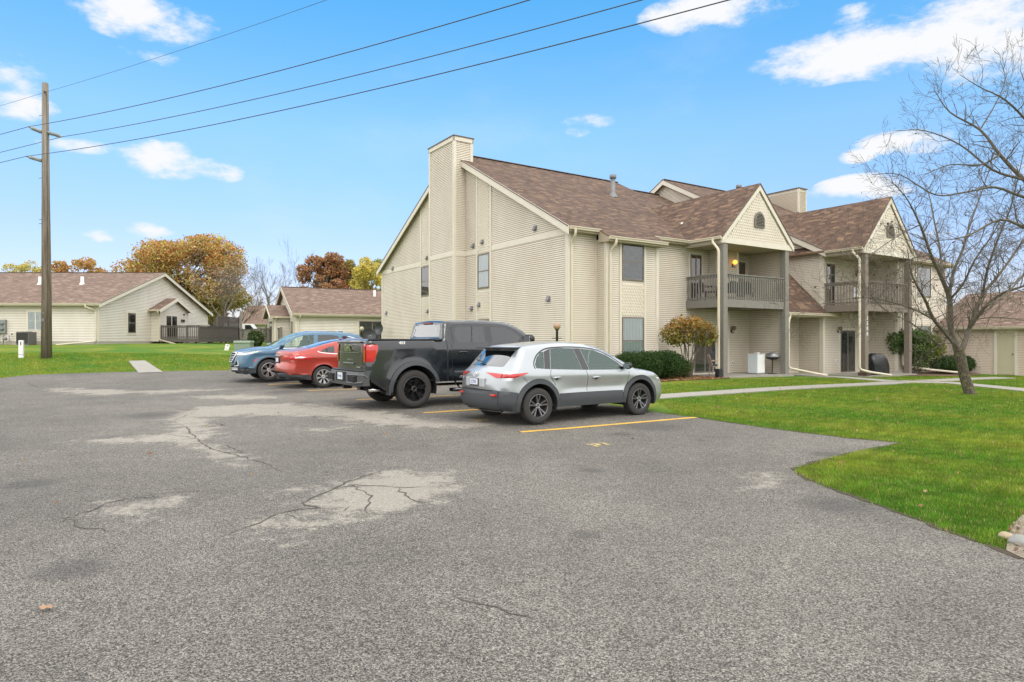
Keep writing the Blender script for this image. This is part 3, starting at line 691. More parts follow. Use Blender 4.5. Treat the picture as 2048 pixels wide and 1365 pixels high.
def slab(mb, el, er, rr, rl, th=.07):
    """roof plane: eave-left, eave-right, ridge-right, ridge-left, with metre UVs, and thickness below"""
    el, er, rr, rl = map(Vector, (el, er, rr, rl)); ex = (er-el).normalized(); n = ex.cross(rl-el).normalized()
    if n.z < 0: n = -n
    up = n.cross(ex); up = up if up.z > 0 else -up
    uv = lambda p: ((p-el).dot(ex)+el.x*.7+el.y*.3+50, (p-el).dot(up)+20)
    q = [el, er, rr, rl]; lo = [p-Vector((0,0,th)) for p in q]
    mb.add(q, [(0,1,2,3)], [[uv(p) for p in q]])
    mb.add(q+lo, [(4,5,6,7)[::-1],(0,4,5,1),(1,5,6,2),(2,6,7,3),(3,7,4,0)], [[(50,20)]*4]*5)
def slabpoly(mb, pts, ex, th=.07):
    pts = [Vector(p) for p in pts]; ex = Vector(ex).normalized(); n = (pts[1]-pts[0]).cross(pts[2]-pts[0]).normalized()
    if n.z < 0: n = -n
    up = n.cross(ex); up = up if up.z > 0 else -up; uv = lambda p: (p.dot(ex)+50, p.dot(up)+50); k = len(pts)
    mb.add(pts, [list(range(k))], [[uv(p) for p in pts]])
    mb.add(pts+[p-Vector((0,0,th)) for p in pts], [list(range(k,2*k))[::-1]]+[(i,k+i,k+(i+1)%k,(i+1)%k) for i in range(k)], [[(50,50)]*k]+[[(50,50)]*4]*k)
def gutter(mb, a, b, out, s_=.12):
    """K-style gutter from a to b (top back edge), out = outward direction"""
    a, b, out = Vector(a), Vector(b), Vector(out).normalized(); z = Vector((0,0,1))
    pr = [(0,0),(s_,0),(s_,-.03),(s_*.8,-.055),(s_*.72,-.11),(0,-.12)]
    n = len(pr); vs = [a+out*p+z*q for p, q in pr]+[b+out*p+z*q for p, q in pr]
    mb.add(vs, [list(range(n)), list(range(n,2*n))[::-1]]+[(i,n+i,n+(i+1)%n,(i+1)%n) for i in range(n)])
def downspout(parent, pts, name='downspout', wd=.085, mats=None):
    mb = MB(); pts = [Vector(p) for p in pts]; sp = [pts[0]]
    for i in range(1, len(pts)-1):
        a, b, c_ = pts[i-1], pts[i], pts[i+1]; k = min(.12, (a-b).length*.4, (c_-b).length*.4)
        p, q = b+(a-b).normalized()*k, b+(c_-b).normalized()*k
        for t in (0,.33,.67,1): sp.append(p*(1-t)**2+b*2*t*(1-t)+q*t*t)
    sp.append(pts[-1])
    mb.tube(sp, wd*.62, 8)
    return mb.build(name, mats or M['gutter'], parent, smooth=False)
def rake(mb, a, b, w_, out, th=.04):
    """fascia board along a sloping roof edge a->b (top edge), hanging w_ down, th thick along out"""
    a, b, out = Vector(a), Vector(b), Vector(out); dz = Vector((0,0,-w_))
    vs = [a, b, b+dz, a+dz]; vs += [v+out*th for v in vs]
    mb.add(vs, [(0,1,2,3)[::-1],(4,5,6,7),(0,1,5,4),(1,2,6,5),(2,3,7,6),(3,0,4,7)])

ANG = R(33.5); OX, OY = 2.14, 24.6
def BW(u, v, z=0): return Vector((OX+math.cos(ANG)*u-math.sin(ANG)*v, OY+math.sin(ANG)*u+math.cos(ANG)*v, z))
apt = thing('apartment_building', 'two-storey beige sided apartment block with brown shingle roofs, tall side chimney and gabled balconies', 'apartment building', (OX, OY, 0), ANG)
ZE, SL = 5.93, .53          # eave height, slope of the main roof
D1 = 18.3; RV = D1/2
roofz = lambda v: ZE+SL*(v+.3)
RZ = roofz(RV)
walls = MB(); trims = MB(); bands = MB(); scal = MB(); fasc = MB(); drip = MB()
# ---- unit 1 west gable wall
wg = Wall((0,D1),(0,0)); A = lambda v: D1-v
top = lambda v: roofz(v if v <= RV else D1-v)-.10
walls = MB(); wg.siding(walls, [(0,.0),(D1,.0),(D1,top(0)),(A(RV),top(RV)),(0,top(0))])
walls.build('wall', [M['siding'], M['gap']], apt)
for (va, vb) in ((0,5.5),(6.88,7.95),(10.5,11.5),(12.9,18.3)): wg.board(bands, A(vb), A(va), 5.68, 5.9, -.01, .03)
def gpanel(va, vb):
    # scalloped strip between two vertical boards
    for v in (va, vb): wg.poly(trims, [(A(v)-.07,0),(A(v)+.07,0),(A(v)+.07,top(v-.07)-.02),(A(v)-.07,top(v+.07)-.02)], -.01, .045)
    mbp = MB(); wg.board(mbp, A(vb)+.07, A(va)-.07, 0, 5.5, .0, .02)
    return mbp
for (va, vb) in ((5.59,6.79),(11.6,12.8)):
    gpanel(va, vb)
    lo_, hi_ = A(vb)+.07, A(va)-.07
    for z0_, z1_ in ((2.66,4.0),(5.66,min(top(va),top(vb))+0.0),(0.0,1.0)):
        wg.scallops(scal, [(lo_,z0_),(hi_,z0_),(hi_,z1_ if z0_ < 5 else top(va+.07) if va > RV else top(va+.07)),(lo_,z1_ if z0_ < 5 else top(vb-.07))])
    cur = M['curtain'] if va < 8 else None
    window(apt, wg, lo_+.02, hi_-.02, 4.04, 5.6, trim=0, curtain=cur, o=.03)
    window(apt, wg, lo_+.02, hi_-.02, 1.03, 2.6, trim=0, o=.03)
wg.board(trims, D1-.16, D1+.02, 0, 5.95, -.01, .04); wg.board(trims, -.02, .16, 0, 5.95, -.01, .04)
# ---- unit 1 front walls
def fwall(u0, v0, u1, v1, z0=0., z1=5.8, corner=()):
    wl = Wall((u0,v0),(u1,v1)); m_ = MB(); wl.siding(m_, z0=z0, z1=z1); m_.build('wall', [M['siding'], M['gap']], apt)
    if 'l' in corner: wl.board(trims, -.045, .10, z0, z1, -.01, .04)
    if 'r' in corner: wl.board(trims, wl.len-.10, wl.len+.045, z0, z1, -.01, .04)
    if 'i' in corner: wl.board(trims, wl.len-.035, wl.len, z0, z1, -.01, .03)
    if 'j' in corner: wl.board(trims, 0, .035, z0, z1, -.01, .03)
    return wl
fwall(0,0,1.36,0, corner='li'); fwall(1.36,0,1.36,-.61, z1=5.55, corner='jr')
wb = fwall(1.36,-.61,4.10,-.61, z1=5.55, corner='lr'); fwall(4.10,-.61,4.10,0, z1=5.55)
ba = 2.11-1.36; bb = 3.32-1.36
for a in (ba-.10, bb): wb.board(trims, a, a+.10, 0, 5.5, -.01, .05)
window(apt, wb, ba+.02, bb-.02, 4.0, 5.47, trim=0, o=.03, curtain=mat('dark_mottled_curtain', (.12,.13,.14), .8, noise=(3,.5)))  # upper sheet is a mottled dark grey
window(apt, wb, ba+.02, bb-.02, .70, 2.56, trim=0, o=.03, curtain=M['curtain'])
wb.scallops(scal, [(ba,2.60),(bb,2.60),(bb,3.96),(ba,3.96)])
w3 = fwall(4.10,0,10.72,0)
w4 = fwall(10.72,0,10.72,-1.80, corner='jr')
def slider(wl, a0, a1, z0, z1, tint=None, name='sliding_door', cur=None):
    f = window(apt, wl, a0, a1, z0, z1, split='v', trim=.09, o=.03, curtain=cur, name=name); return f
dim = mat('dark_patio_room', (.05,.05,.05), .6, noise=(2.5,.7)); dimr = mat('painted_glass_reflection', (.12,.045,.02), .7, noise=(3.5,.7))  # dimr paints the upper door's coloured reflection on a sheet behind the glass
slider(w3, 6.72-4.1, 7.42-4.1, 3.32, 5.40, cur=dimr)
slider(w3, 6.95-4.1, 8.35-4.1, .22, 2.25, cur=dim)
# closet projecting on the balcony level, and the smaller one below
wl = fwall(7.95,0,7.95,-.5, z0=3.3, z1=5.66, corner='r'); wcl = fwall(7.95,-.5,9.3,-.5, z0=3.3, z1=5.66, corner='lr'); fwall(9.3,-.5,9.3,0, z0=3.3, z1=5.66)
window(apt, w3, 9.75-4.1, 10.45-4.1, 3.35, 5.28, split=None, trim=.07, o=.03, curtain=mat('brown_door_leaf', (.16,.12,.08), .6), name='balcony_door')
w3.board(trims, 9.20-4.1, 9.32-4.1, .15, 2.95, -.01, .05)
# ---- link between the units: low entry part under a steep shed roof
fwall(10.72,-.30,14.3,-.30, z0=-.1, z1=3.0)
# ---- unit 2
U2, V2 = 14.3, -1.56; RV2 = 8.5; DB2 = 2*RV2-V2
roofz2 = lambda v: ZE+SL*((v if v <= RV2 else 2*RV2-v)-V2+.3)
wg2 = Wall((U2,DB2),(U2,V2)); B_ = lambda v: DB2-v
walls = MB(); wg2.siding(walls, [(0,-.1),(DB2-V2,-.1),(DB2-V2,roofz2(V2)-.1),(B_(RV2),roofz2(RV2)-.1),(0,roofz2(V2)-.1)], e=.0815)
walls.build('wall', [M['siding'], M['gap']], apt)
wg2.board(trims, wg2.len-.16, wg2.len+.02, -.1, 5.9, -.01, .04)
wf2 = fwall(U2,V2,18.42,V2, z0=-.1, corner='l')
ws2 = fwall(18.42,V2,18.42,-2.96, z0=-.1, corner='jr')
wb2 = fwall(18.42,-2.96,23.5,-2.96, z0=-.1, z1=5.7, corner='lr')
fwall(23.5,-2.96,23.5,DB2, z0=-.1, z1=5.7); fwall(23.5,DB2,U2,DB2, z0=-.1, z1=5.7)
fwall(10.72,D1,0,D1, z1=5.85)
wl = Wall((10.72,0),(10.72,RV)); 
slider(wf2, .22, .95, 3.32, 5.36); slider(wf2, 1.45, 2.75, .08, 2.15, cur=dim)
window(apt, wf2, 3.3, 3.9, 3.35, 5.3, split=None, trim=.07, o=.03, name='balcony_door')
a0_ = 20.35-18.42; a1_ = 21.85-18.42
for a in (a0_-.1, a1_): wb2.board(trims, a, a+.1, -.1, 5.7, -.01, .05)
window(apt, wb2, a0_+.02, a1_-.02, 3.9, 5.45, trim=0, o=.03); window(apt, wb2, a0_+.02, a1_-.02, .6, 2.4, trim=0, o=.03, curtain=M['curtain'])
wb2.scallops(scal, [(a0_,2.45),(a1_,2.45),(a1_,3.86),(a0_,3.86)])
# ---- main roofs
rf = MB()
OV = .22
slab(rf, (-OV,-.3,ZE), (10.9,-.3,ZE), (10.9,RV,RZ), (-OV,RV,RZ))
slab(rf, (10.9,D1+.3,ZE), (-OV,D1+.3,ZE), (-OV,RV,RZ), (10.9,RV,RZ))
zc = RZ-.30                                                                 # lower link roof
slab(rf, (10.9,1.6,zc-SL*(RV-1.6)), (U2+.1,1.6,zc-SL*(RV-1.6)), (U2+.1,RV,zc), (10.9,RV,zc))
slab(rf, (U2+.1,D1-1,zc-SL*(RV-1)), (10.9,D1-1,zc-SL*(RV-1)), (10.9,RV,zc), (U2+.1,RV,zc))
slab(rf, (U2-.25,V2-.3,ZE), (23.7,V2-.3,ZE), (23.7,RV2,roofz2(RV2)), (U2-.25,RV2,roofz2(RV2)))
slab(rf, (23.7,DB2+.3,ZE), (U2-.25,DB2+.3,ZE), (U2-.25,RV2,roofz2(RV2)), (23.7,RV2,roofz2(RV2)))
# bay roof slides down below the main eave
slab(rf, (1.22,-.93,ZE-.63*SL-.0), (4.28,-.93,ZE-.63*SL), (4.28,.4,roofz(.4)+.02), (1.22,.4,roofz(.4)+.02), .06)
# unit 2 right block
zb_ = 5.76; slab(rf, (18.3,-3.28,zb_), (23.85,-3.28,zb_), (23.85,1.2,zb_+SL*4.48), (18.3,1.2,zb_+SL*4.48))
# steep shed roof over the entry
slab(rf, (10.78,-1.85,2.93), (U2-.02,-1.85,2.93), (U2-.02,2.0,6.78), (10.78,2.0,6.78))
# ---- porch gables
def porch(u0, u1, vf, zpk, vback, zbase=5.90, ovr=.36):
    uc = (u0+u1)/2; hw = (u1-u0)/2+ovr; vfr = vf-.22; sl = (zpk-zbase)/hw
    slab(rf, (uc-hw,vback,zbase), (uc-hw,vfr,zbase), (uc,vfr,zpk), (uc,vback,zpk))
    slab(rf, (uc+hw,vfr,zbase), (uc+hw,vback,zbase), (uc,vback,zpk), (uc,vfr,zpk))
    wl = Wall((uc-hw+.02,vfr+.1),(uc+hw-.02,vfr+.1)); h = wl.len/2
    tri = [(.32,5.86),(wl.len-.32,5.86),(h,zpk-.34)]
    wl.scallops(scal, tri)
    mb = MB(); wl.poly(mb, [(0.0,5.62),(wl.len,5.62),(wl.len,zbase-.02),(h,zpk-.06),(0,zbase-.02)], -.03, 0); mb.build('gable_panel', M['trim'], apt)
    mbh = MB(); wl.board(mbh, 0, wl.len, 5.62, 5.86, .001, .045); mbh.build('porch_header', M['trim'], apt)
    for sgn in (-1, 1):
        rake(fasc, (uc+sgn*hw, vfr+.06, zbase-.01), (uc, vfr+.06, zpk-.01), .30, (0,-1,0), .05)
        rake(drip, (uc+sgn*hw, vfr-.005, zbase+.0), (uc, vfr-.005, zpk+.0), .045, (0,-1,0), .012)
        gm = MB(); gutter(gm, (uc+sgn*(hw-.01), vfr+.06, zbase-.02), (uc+sgn*(hw-.01), (-.35 if u0 < 12 else V2-.3) if sgn < 0 else vf+1, zbase-.02), (sgn,0,0)); gm.build('gutter', M['gutter'], apt)
    sof = MB(); sof.box((uc-hw+.05, vfr+.12, 5.64), (uc+hw-.05, .0 if u0 < 12 else V2, 5.66)); sof.build('porch_ceiling', M['soffit'], apt)
    fz = MB(); fz.box((uc-hw+.12,vfr+.13,5.61),(uc-hw+.16,0 if u0 < 12 else V2,5.875)); fz.build('frieze_board', M['trim'], apt)
    # louvred half-round vent
    vb = MB(); zc_ = 6.62 if u0 < 12 else 6.68; r_ = .33
    arc = [(h+r_*math.cos(t), zc_+.12+r_*math.sin(t)*1.1) for t in np.linspace(0, math.pi, 14)]+[(h-r_, zc_-.18),(h+r_, zc_-.18)]
    inn = [(h+(p[0]-h)*.8, zc_+(p[1]-zc_)*.82) for p in arc]; n = len(arc)
    vs = [wl.f(p[0],p[1],.09) for p in arc]+[wl.f(p[0],p[1],.09) for p in inn]+[wl.f(p[0],p[1],0) for p in arc]+[wl.f(p[0],p[1],.03) for p in inn]
    vb.add(vs, [(i,(i+1)%n,n+(i+1)%n,n+i) for i in range(n)]+[(i,2*n+i,2*n+(i+1)%n,(i+1)%n) for i in range(n)]+[(n+i,n+(i+1)%n,3*n+(i+1)%n,3*n+i) for i in range(n)])
    vo = vb.build('gable_vent', M['frame'], apt); lv = MB(); lv.add([wl.f(p[0],p[1],.03) for p in inn], [list(range(n))], mi=1)
    z = zc_-.13
    while z < zc_+.44:
        ww = r_*.8 if z < zc_+.12 else r_*.8*math.sqrt(max(0,1-((z-zc_-.12)/(r_*.95))**2))
        if ww > .05: wl.poly(lv, [(h-ww,z),(h+ww,z),(h+ww,z+.028),(h-ww,z+.028)], .035, .08)
        z += .062
    lv.build('louvre', [M['frame'], M['black']], vo)
    return uc
porch(6.6, 10.73, -1.92, 8.33, 4.6); porch(14.35, 18.42, -3.48, 8.42, 3.6)
# ---- balconies
def balcony(u0, u1, vf, vb, zd, zbase, left_railing=True, mats=None):
    m_ = mats; root = MB(); root.box((u0-.02,vf+.02,zd-.05),(u1+.02,vb,zd))
    dk = root.build('balcony_deck', m_, apt)
    fb = MB(); fb.box((u0-.06,vf-.06,zd-.30),(u1+.06,vf,zd+.02)); fb.box((u0-.06,vf,zd-.30),(u0-.005,vb,zd+.02)); fb.build('fascia', m_, dk)
    js = MB(); js.box((u0+.02,vf+.03,zd-.28),(u1,vb,zd-.06)); js.build('underside', mat('brown_underside', (.16,.13,.10), .9), dk)  # underside in one even dark brown
    for uu in (u0, u1):
        pm_ = MB(); pm_.rbox((uu-.13,vf-.13,zbase),(uu+.13,vf+.13,5.62), .012); pm_.build('porch_post', m_, apt)
    rl = MB(); zt = zd+1.06
    def rail(p, q):
        p, q = np.array(p, float), np.array(q, float); ln = np.linalg.norm(q-p); d = (q-p)/ln; n = np.array([d[1],-d[0]])
        o = n*.07
        a, b = (*(p), zt), (*(q), zt); rl.beam(a, b, .14, .04); a, b = (*(p), zt-.09), (*(q), zt-.09); rl.beam(a, b, .04, .11)
        a, b = (*(p), zd+.10), (*(q), zd+.10); rl.beam(a, b, .04, .09)
        k = int(ln/.142)
        for i in range(k):
            c_ = p+d*(i+.5)*ln/k+o*.62; rl.box((c_[0]-.019,c_[1]-.019,zd-.14),(c_[0]+.019,c_[1]+.019,zt-.04))
    rail((u0+.12,vf),(u1-.12,vf))
    if left_railing: rail((u0,vb-.05),(u0,vf+.12))
    rl.build('railing', m_, apt)
balcony(6.52, 10.70, -1.92, 0, 3.32, .0, mats=M['greywood']); balcony(14.38, 18.40, -3.48, V2, 3.30, -.15, mats=M['greywood2'])
# slabs
ps = MB(); ps.box((6.3,-2.25,-.2),(10.9,-.0,.155)); ps.build('patio_slab', M['concrete'], apt)
ps = MB(); ps.box((14.0,-3.9,-.3),(18.42,V2,.04)); ps.build('patio_slab', M['concrete'], apt)
ps = MB(); ps.box((10.92,-2.0,-.3),(13.98,-.3,.045)); ps.build('entry_slab', M['concrete'], apt)
# ---- chimneys
def chimney(u_in, u_out, v0, v1, ztop, zbot=0, band=True):
    c_ = MB(); cw = MB(); cb = MB()
    wa = Wall((u_out,v1),(u_out,v0)); wb_ = Wall((u_out,v0),(u_in,v0)); wc_ = Wall((u_in,v1),(u_out,v1)); wd_ = Wall((u_in,v0),(u_in,v1))
    for wl in (wa, wb_, wc_, wd_):
        wl.siding(c_, z0=zbot, z1=ztop); wl.board(cw, -.045, .10, zbot, ztop-.2, -.01, .04); wl.board(cw, wl.len-.10, wl.len+.045, zbot, ztop-.2, -.01, .04)
        wl.board(cw, -.06, wl.len+.06, ztop-.2, ztop, -.01, .06)
        if band: wl.board(cb, .1, wl.len-.1, 5.68, 5.9, -.01, .03)
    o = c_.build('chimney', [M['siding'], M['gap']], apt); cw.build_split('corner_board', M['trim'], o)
    if band: cb.build_split('band_board', M['trim'], o)
    cp = MB(); a, b = min(u_in,u_out), max(u_in,u_out); cp.box((a-.09,v0-.09,ztop),(b+.09,v1+.09,ztop+.05)); cp.build('chimney_cap', M['fascia_dark'], o)
chimney(.35, -.62, 7.92, 10.5, 11.35); chimney(23.3, 24.1, 5.5, 8.3, 11.5, zbot=4, band=False)
trims.build_split('corner_board', M['trim'], apt); bands.build_split('band_board', M['trim'], apt)
# ---- rakes, soffits, gutters
for (pts) in ([(-OV,-.3,ZE),(-OV,RV,RZ)], [(-OV,D1+.3,ZE),(-OV,RV,RZ)], [(U2-.25,V2-.3,ZE),(U2-.25,RV2,roofz2(RV2))], [(U2-.25,DB2+.3,ZE),(U2-.25,RV2,roofz2(RV2))]):
    rake(fasc, pts[0], pts[1], .32, (-1,0,0), .04); a, b = Vector(pts[0]), Vector(pts[1]); rake(drip, a-Vector((.04,0,-.005)), b-Vector((.04,0,-.005)), .05, (-1,0,0), .015)
    sf = MB(); dz = Vector((0,0,-.12)); q = [a+dz, b+dz, b+dz+Vector((.26,0,0)), a+dz+Vector((.26,0,0))]; sf.add(q, [(0,1,2,3)]); sf.build('soffit', M['soffit'], apt)
# ridge caps
for a, b in (((-OV,RV,RZ+.0),(10.9,RV,RZ)), ((U2-.25,RV2,roofz2(RV2)),(23.7,RV2,roofz2(RV2))), ((10.9,RV,zc),(U2,RV,zc))): drip.beam(Vector(a)+Vector((0,0,.005)), Vector(b)+Vector((0,0,.005)), .26, .03)
bt = MB()
for (u0_, u1_, v_, z_) in ((-.05,1.28,-.3,ZE),(4.22,6.28,-.3,ZE)):
    bt.box((u0_-.15 if u0_<0 else u0_,v_+.005,z_-.2),(u1_,v_+.03,z_-.01))
    g = MB(); gutter(g, (u0_-.15 if u0_<0 else u0_,v_,z_-.015), (u1_,v_,z_-.015), (0,-1,0)); g.build('gutter', M['gutter'], apt)
bz = ZE-.63*SL; bt.box((1.24,-.925,bz-.2),(4.26,-.9,bz-.01)); g = MB(); gutter(g, (1.2,-.93,bz-.015),(4.3,-.93,bz-.015),(0,-1,0)); g.build('gutter', M['gutter'], apt)
bt.add([(1.23,-.9,bz-.19),(1.23,-.9,bz-.03),(1.23,-.3,bz+.29),(1.23,-.3,bz-.19)], [(0,1,2,3)]); 
for q in ((-.2,-.3,0,6.4,ZE-.19),): bt.box((q[0],q[1],q[4]-.01),(q[3],0,q[4]))
bt.box((1.22,-.92,bz-.2),(4.27,-.6,bz-.185)); bt.box((10.85,-1.83,2.74),(14.25,-.3,2.755)); bt.box((10.85,-1.84,2.74),(14.25,-1.82,2.92))
bt.box((U2-.02,V2-.3,ZE-.2),(U2+.6,V2,ZE-.19)); bt.box((18.32,-3.27,zb_-.2),(23.8,-2.9,zb_-.19)); bt.box((18.32,-3.27,zb_-.2),(23.83,-3.25,zb_-.02))
bt.build_split('soffit_board', M['soffit'], apt)
g = MB(); gutter(g, (10.95,-1.85,2.915),(14.75,-1.85,2.915),(0,-1,0)); g.build('gutter', M['gutter'], apt)
g = MB(); gutter(g, (18.3,-3.28,zb_-.015),(23.9,-3.28,zb_-.015),(0,-1,0)); g.build('gutter', M['gutter'], apt)
fasc.build_split('rake_board', M['trim'], apt); drip.build_split('roof_edge', M['fascia_dark'], apt)
rf.build('roof', M['roof'], apt)
# ---- downspouts
downspout(apt, [(.03,-.38,ZE-.1),(.03,-.38,ZE-.3),(.10,-.09,ZE-.62),(.10,-.09,.35),(.12,-.5,.2)])
downspout(apt, [(1.5,-1.0,bz-.1),(1.5,-1.0,bz-.28),(1.47,-.72,bz-.56),(1.47,-.72,.3),(1.47,-1.3,.2)])
downspout(apt, [(6.13,-1.72,5.8),(6.13,-1.72,5.66),(6.12,-2.02,5.32),(6.12,-2.02,.45)])
ds = MB(); ds.rbox((6.01,-2.14,.05),(6.23,-1.92,.5), .02); ds.build('drain_boot', M['black'], apt)
downspout(apt, [(11.1,-1.93,2.85),(11.1,-1.93,2.72),(10.90,-1.99,2.5),(10.90,-1.99,.42),(11.9,-2.7,.17),(12.3,-2.95,.09)])
downspout(apt, [(13.93,-3.22,5.8),(13.93,-3.22,5.66),(13.93,-3.52,5.34),(13.93,-3.52,.34),(14.2,-3.85,.22),(14.95,-4.4,.08)])
downspout(apt, [(18.86,-3.3,5.7),(18.7,-3.1,5.3),(18.7,-3.1,.4),(19.6,-4.0,.2),(20.4,-4.9,.08)])
ds = MB(); ds.rbox((14.18,-3.70,-.1),(14.58,-3.30,.2), .02); ds.build('post_footing', mat('brown_footing', (.10,.06,.045), .8), apt)
# ---- vents on the walls, roof pipes, outlets
def hood(wl, a, z, s_=.11):
    mb = MB(); wl.board(mb, a-s_, a+s_, z-s_, z+s_, .0, .035)
    vs = [wl.f(a-s_*.8,z+s_*.8,.03), wl.f(a+s_*.8,z+s_*.8,.03), wl.f(a+s_*.8,z-s_*.7,.14), wl.f(a-s_*.8,z-s_*.7,.14), wl.f(a-s_*.8,z-s_*.7,.03), wl.f(a+s_*.8,z-s_*.7,.03)]
    mb.add(vs, [(0,1,2,3)[::-1],(0,3,4),(1,5,2),(3,2,5,4)]); mb.build('vent_hood', M['galv'], apt)
for v, z in ((2.15,6.2),(7.15,6.1),(6.3,6.17),(12.05,6.05),(16.6,5.9),(1.25,3.28),(7.3,3.16),(6.6,3.3),(11.95,3.2),(17.6,3.3)): hood(wg, A(v), z)
def pipe(u, v, h, r_, mats, cap=False, zf=roofz):
    z = zf(v); mb = MB(); mb.lathe([(r_,z-.3),(r_,z+h),(r_*.7,z+h),(r_*.7,z+h-.1)], 14, Matrix.Translation((u,v,0)))
    if cap: mb.lathe([(r_*1.05,z+h-.18),(r_*1.45,z+h-.15),(r_*1.45,z+h+.02),(0,z+h+.05)], 14, Matrix.Translation((u,v,0)))
    mb.lathe([(r_*2.2,z-.1),(r_*1.1,z+.16)], 14, Matrix.Translation((u,v,0)))
    mb.build('vent_pipe', mats, apt, smooth=True)
pipe(7.35,5.6,1.05,.12,M['galv'],True); pipe(7.3,.95,.38,.062,M['white']); pipe(18.6,6.5,.9,.12,M['galv'],True,roofz2); pipe(17.0,1.5,.2,.09,M['fascia_dark'],False,lambda v: 8.4)
def outlet(wl, a, z):
    mb = MB(); wl.board(mb, a-.06, a+.06, z-.1, z+.1, 0, .05); mb2 = MB(); wl.board(mb2, a-.025, a+.025, z-.05, z+.05, .05, .055)
    o = mb.build('outlet_box', M['white'], apt); mb2.build('cover', M['black'], o)
outlet(w3, 9.55-4.1, .62); outlet(wf2, 1.12, .62)
def sconce(wl, a, z, lit=False, brand='wall_lantern', s_=1.0):
    e = MB(); wl.board(e, a-.05, a+.05, z-.09, z+.03, 0, .03)
    e.tube([wl.f(a,z-.05,.03), wl.f(a,z-.12,.12), wl.f(a,z-.02,.16)], .014, 6)
    o = e.build(brand, M['darkmetal'], apt)
    g = MB(); g.lathe([(0,-.005),(.05,0),(.085*s_,.06),(.09*s_,.12),(.06,.18),(0,.20)], 14, Matrix.Translation(wl.f(a,z+.02,.16)))
    g.build('globe', mat('lit_amber_glass', (.9,.5,.12), .4, emit=((1,.42,.06),1.1)) if lit else mat('smoked_glass', (.16,.10,.07), .2), o, smooth=True)
sconce(wcl, .98, 5.02, lit=True, s_=1.15); sconce(w3, 9.5-4.1, 2.1, s_=1.2); sconce(wf2, 1.25, 2.12, s_=1.0); sconce(wf2, 2.9, 5.0)
# street number on the second porch post: added with the lettering helper below

# ================================================================== single storey houses
def simple_house(name, label, cx, cy, ang, W, Dp, zb, ze, slope, wm, rm, gable_side=-1, ridge_ov=.3):
    """W along local x (ridge direction), Dp deep; origin = front corner at (0,0)"""
    h = thing(name, label, 'house', (cx, cy, 0), ang); wl_ = []
    mb = MB(); t = MB(); fd = MB(); fs = MB(); dr = MB(); rfm = MB()
    F_, Rr, B__, Lf = Wall((0,0),(W,0)), Wall((W,0),(W,Dp)), Wall((W,Dp),(0,Dp)), Wall((0,Dp),(0,0))
    zr = ze+slope*(Dp/2+.35); zw = ze-.1+.0
    for wl in (F_, B__): wl.siding(mb, z0=zb+.15, z1=ze-.12, e=.105, lap=.03)
    for wl in (Rr, Lf): wl.siding(mb, [(0,zb+.15),(Dp,zb+.15),(Dp,ze+.35*slope-.1),(Dp/2,zr-.12),(0,ze+.35*slope-.1)], e=.105, lap=.03)
    for wl in (F_, Rr, B__, Lf):
        wl.board(t, -.03, .09, zb+.15, ze-.1, -.01, .035); wl.board(t, wl.len-.09, wl.len+.03, zb+.15, ze-.1, -.01, .035)
        wl.board(fd, 0, wl.len, zb-.6, zb+.15, -.1, -.005)
    slab(rfm, (-.3,-.35,ze), (W+.3,-.35,ze), (W+.3,Dp/2,zr), (-.3,Dp/2,zr)); slab(rfm, (W+.3,Dp+.35,ze), (-.3,Dp+.35,ze), (-.3,Dp/2,zr), (W+.3,Dp/2,zr))
    for x in (-.3, W+.3):
        for y in (-.35, Dp+.35): rake(fs, (x,y,ze-.01), (x,Dp/2,zr-.01), .26, (math.copysign(1,x-1),0,0), .04); rake(dr, (x+math.copysign(.041,x-1),y,ze), (x+math.copysign(.041,x-1),Dp/2,zr), .05, (math.copysign(1,x-1),0,0), .012)
    dr.beam((-.3,Dp/2,zr+.0), (W+.3,Dp/2,zr), .25, .03)
    fs.box((-.28,-.33,ze-.2),(W+.28,-.31,ze-.02)); fs.box((-.28,-.33,ze-.2),(W+.28,.0,ze-.19)); fs.box((-.28,Dp,ze-.2),(W+.28,Dp+.33,ze-.19))
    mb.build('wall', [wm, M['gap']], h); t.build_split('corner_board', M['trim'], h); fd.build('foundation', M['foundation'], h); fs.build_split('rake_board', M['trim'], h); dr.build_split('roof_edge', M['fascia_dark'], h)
    rfm.build('roof', rm, h)
    g = MB(); gutter(g, (-.28,-.34,ze-.015), (W+.28,-.34,ze-.015), (0,-1,0)); g.build('gutter', M['gutter'], h)
    return h, F_, Rr, B__, Lf, zr
# --- house A (left): long side parallel to the picture, gable end facing right
AX, AY, AD, AW = -26.3, 41.3, 14.8, 24.0; zA = 1.42
hA, AF, AR, AB, AL, zrA = simple_house('single_storey_house', 'long low beige house with brown roof behind the utility pole, side deck at its gable', AX-AW, AY, 0, AW, AD, zA, 4.02, .352, M['siding2'], M['roof2'])
def apt_window(h, wl, a0, a1, z0, z1, **k):
    global apt
    s_ = apt; r_ = window(h, wl, a0, a1, z0, z1, **k); return r_
ax = lambda px, Y: (px-CX)/F*Y-(AX-AW)
window(hA, AF, ax(56,AY), ax(88,AY)+.0, 2.30, 3.50, split='v', trim=.1, curtain=M['curtain'], mats=M['framelight'], grid=True)
window(hA, AR, 3.15, 4.05, 2.18, 3.55, trim=.14, mats=M['frame'])
downspout(hA, [(AW-.55,-.42,3.9),(AW-.55,-.42,3.78),(AW-.08,-.09,3.55),(AW-.08,-.09,1.6),(AW-1.9,-1.1,1.38)])
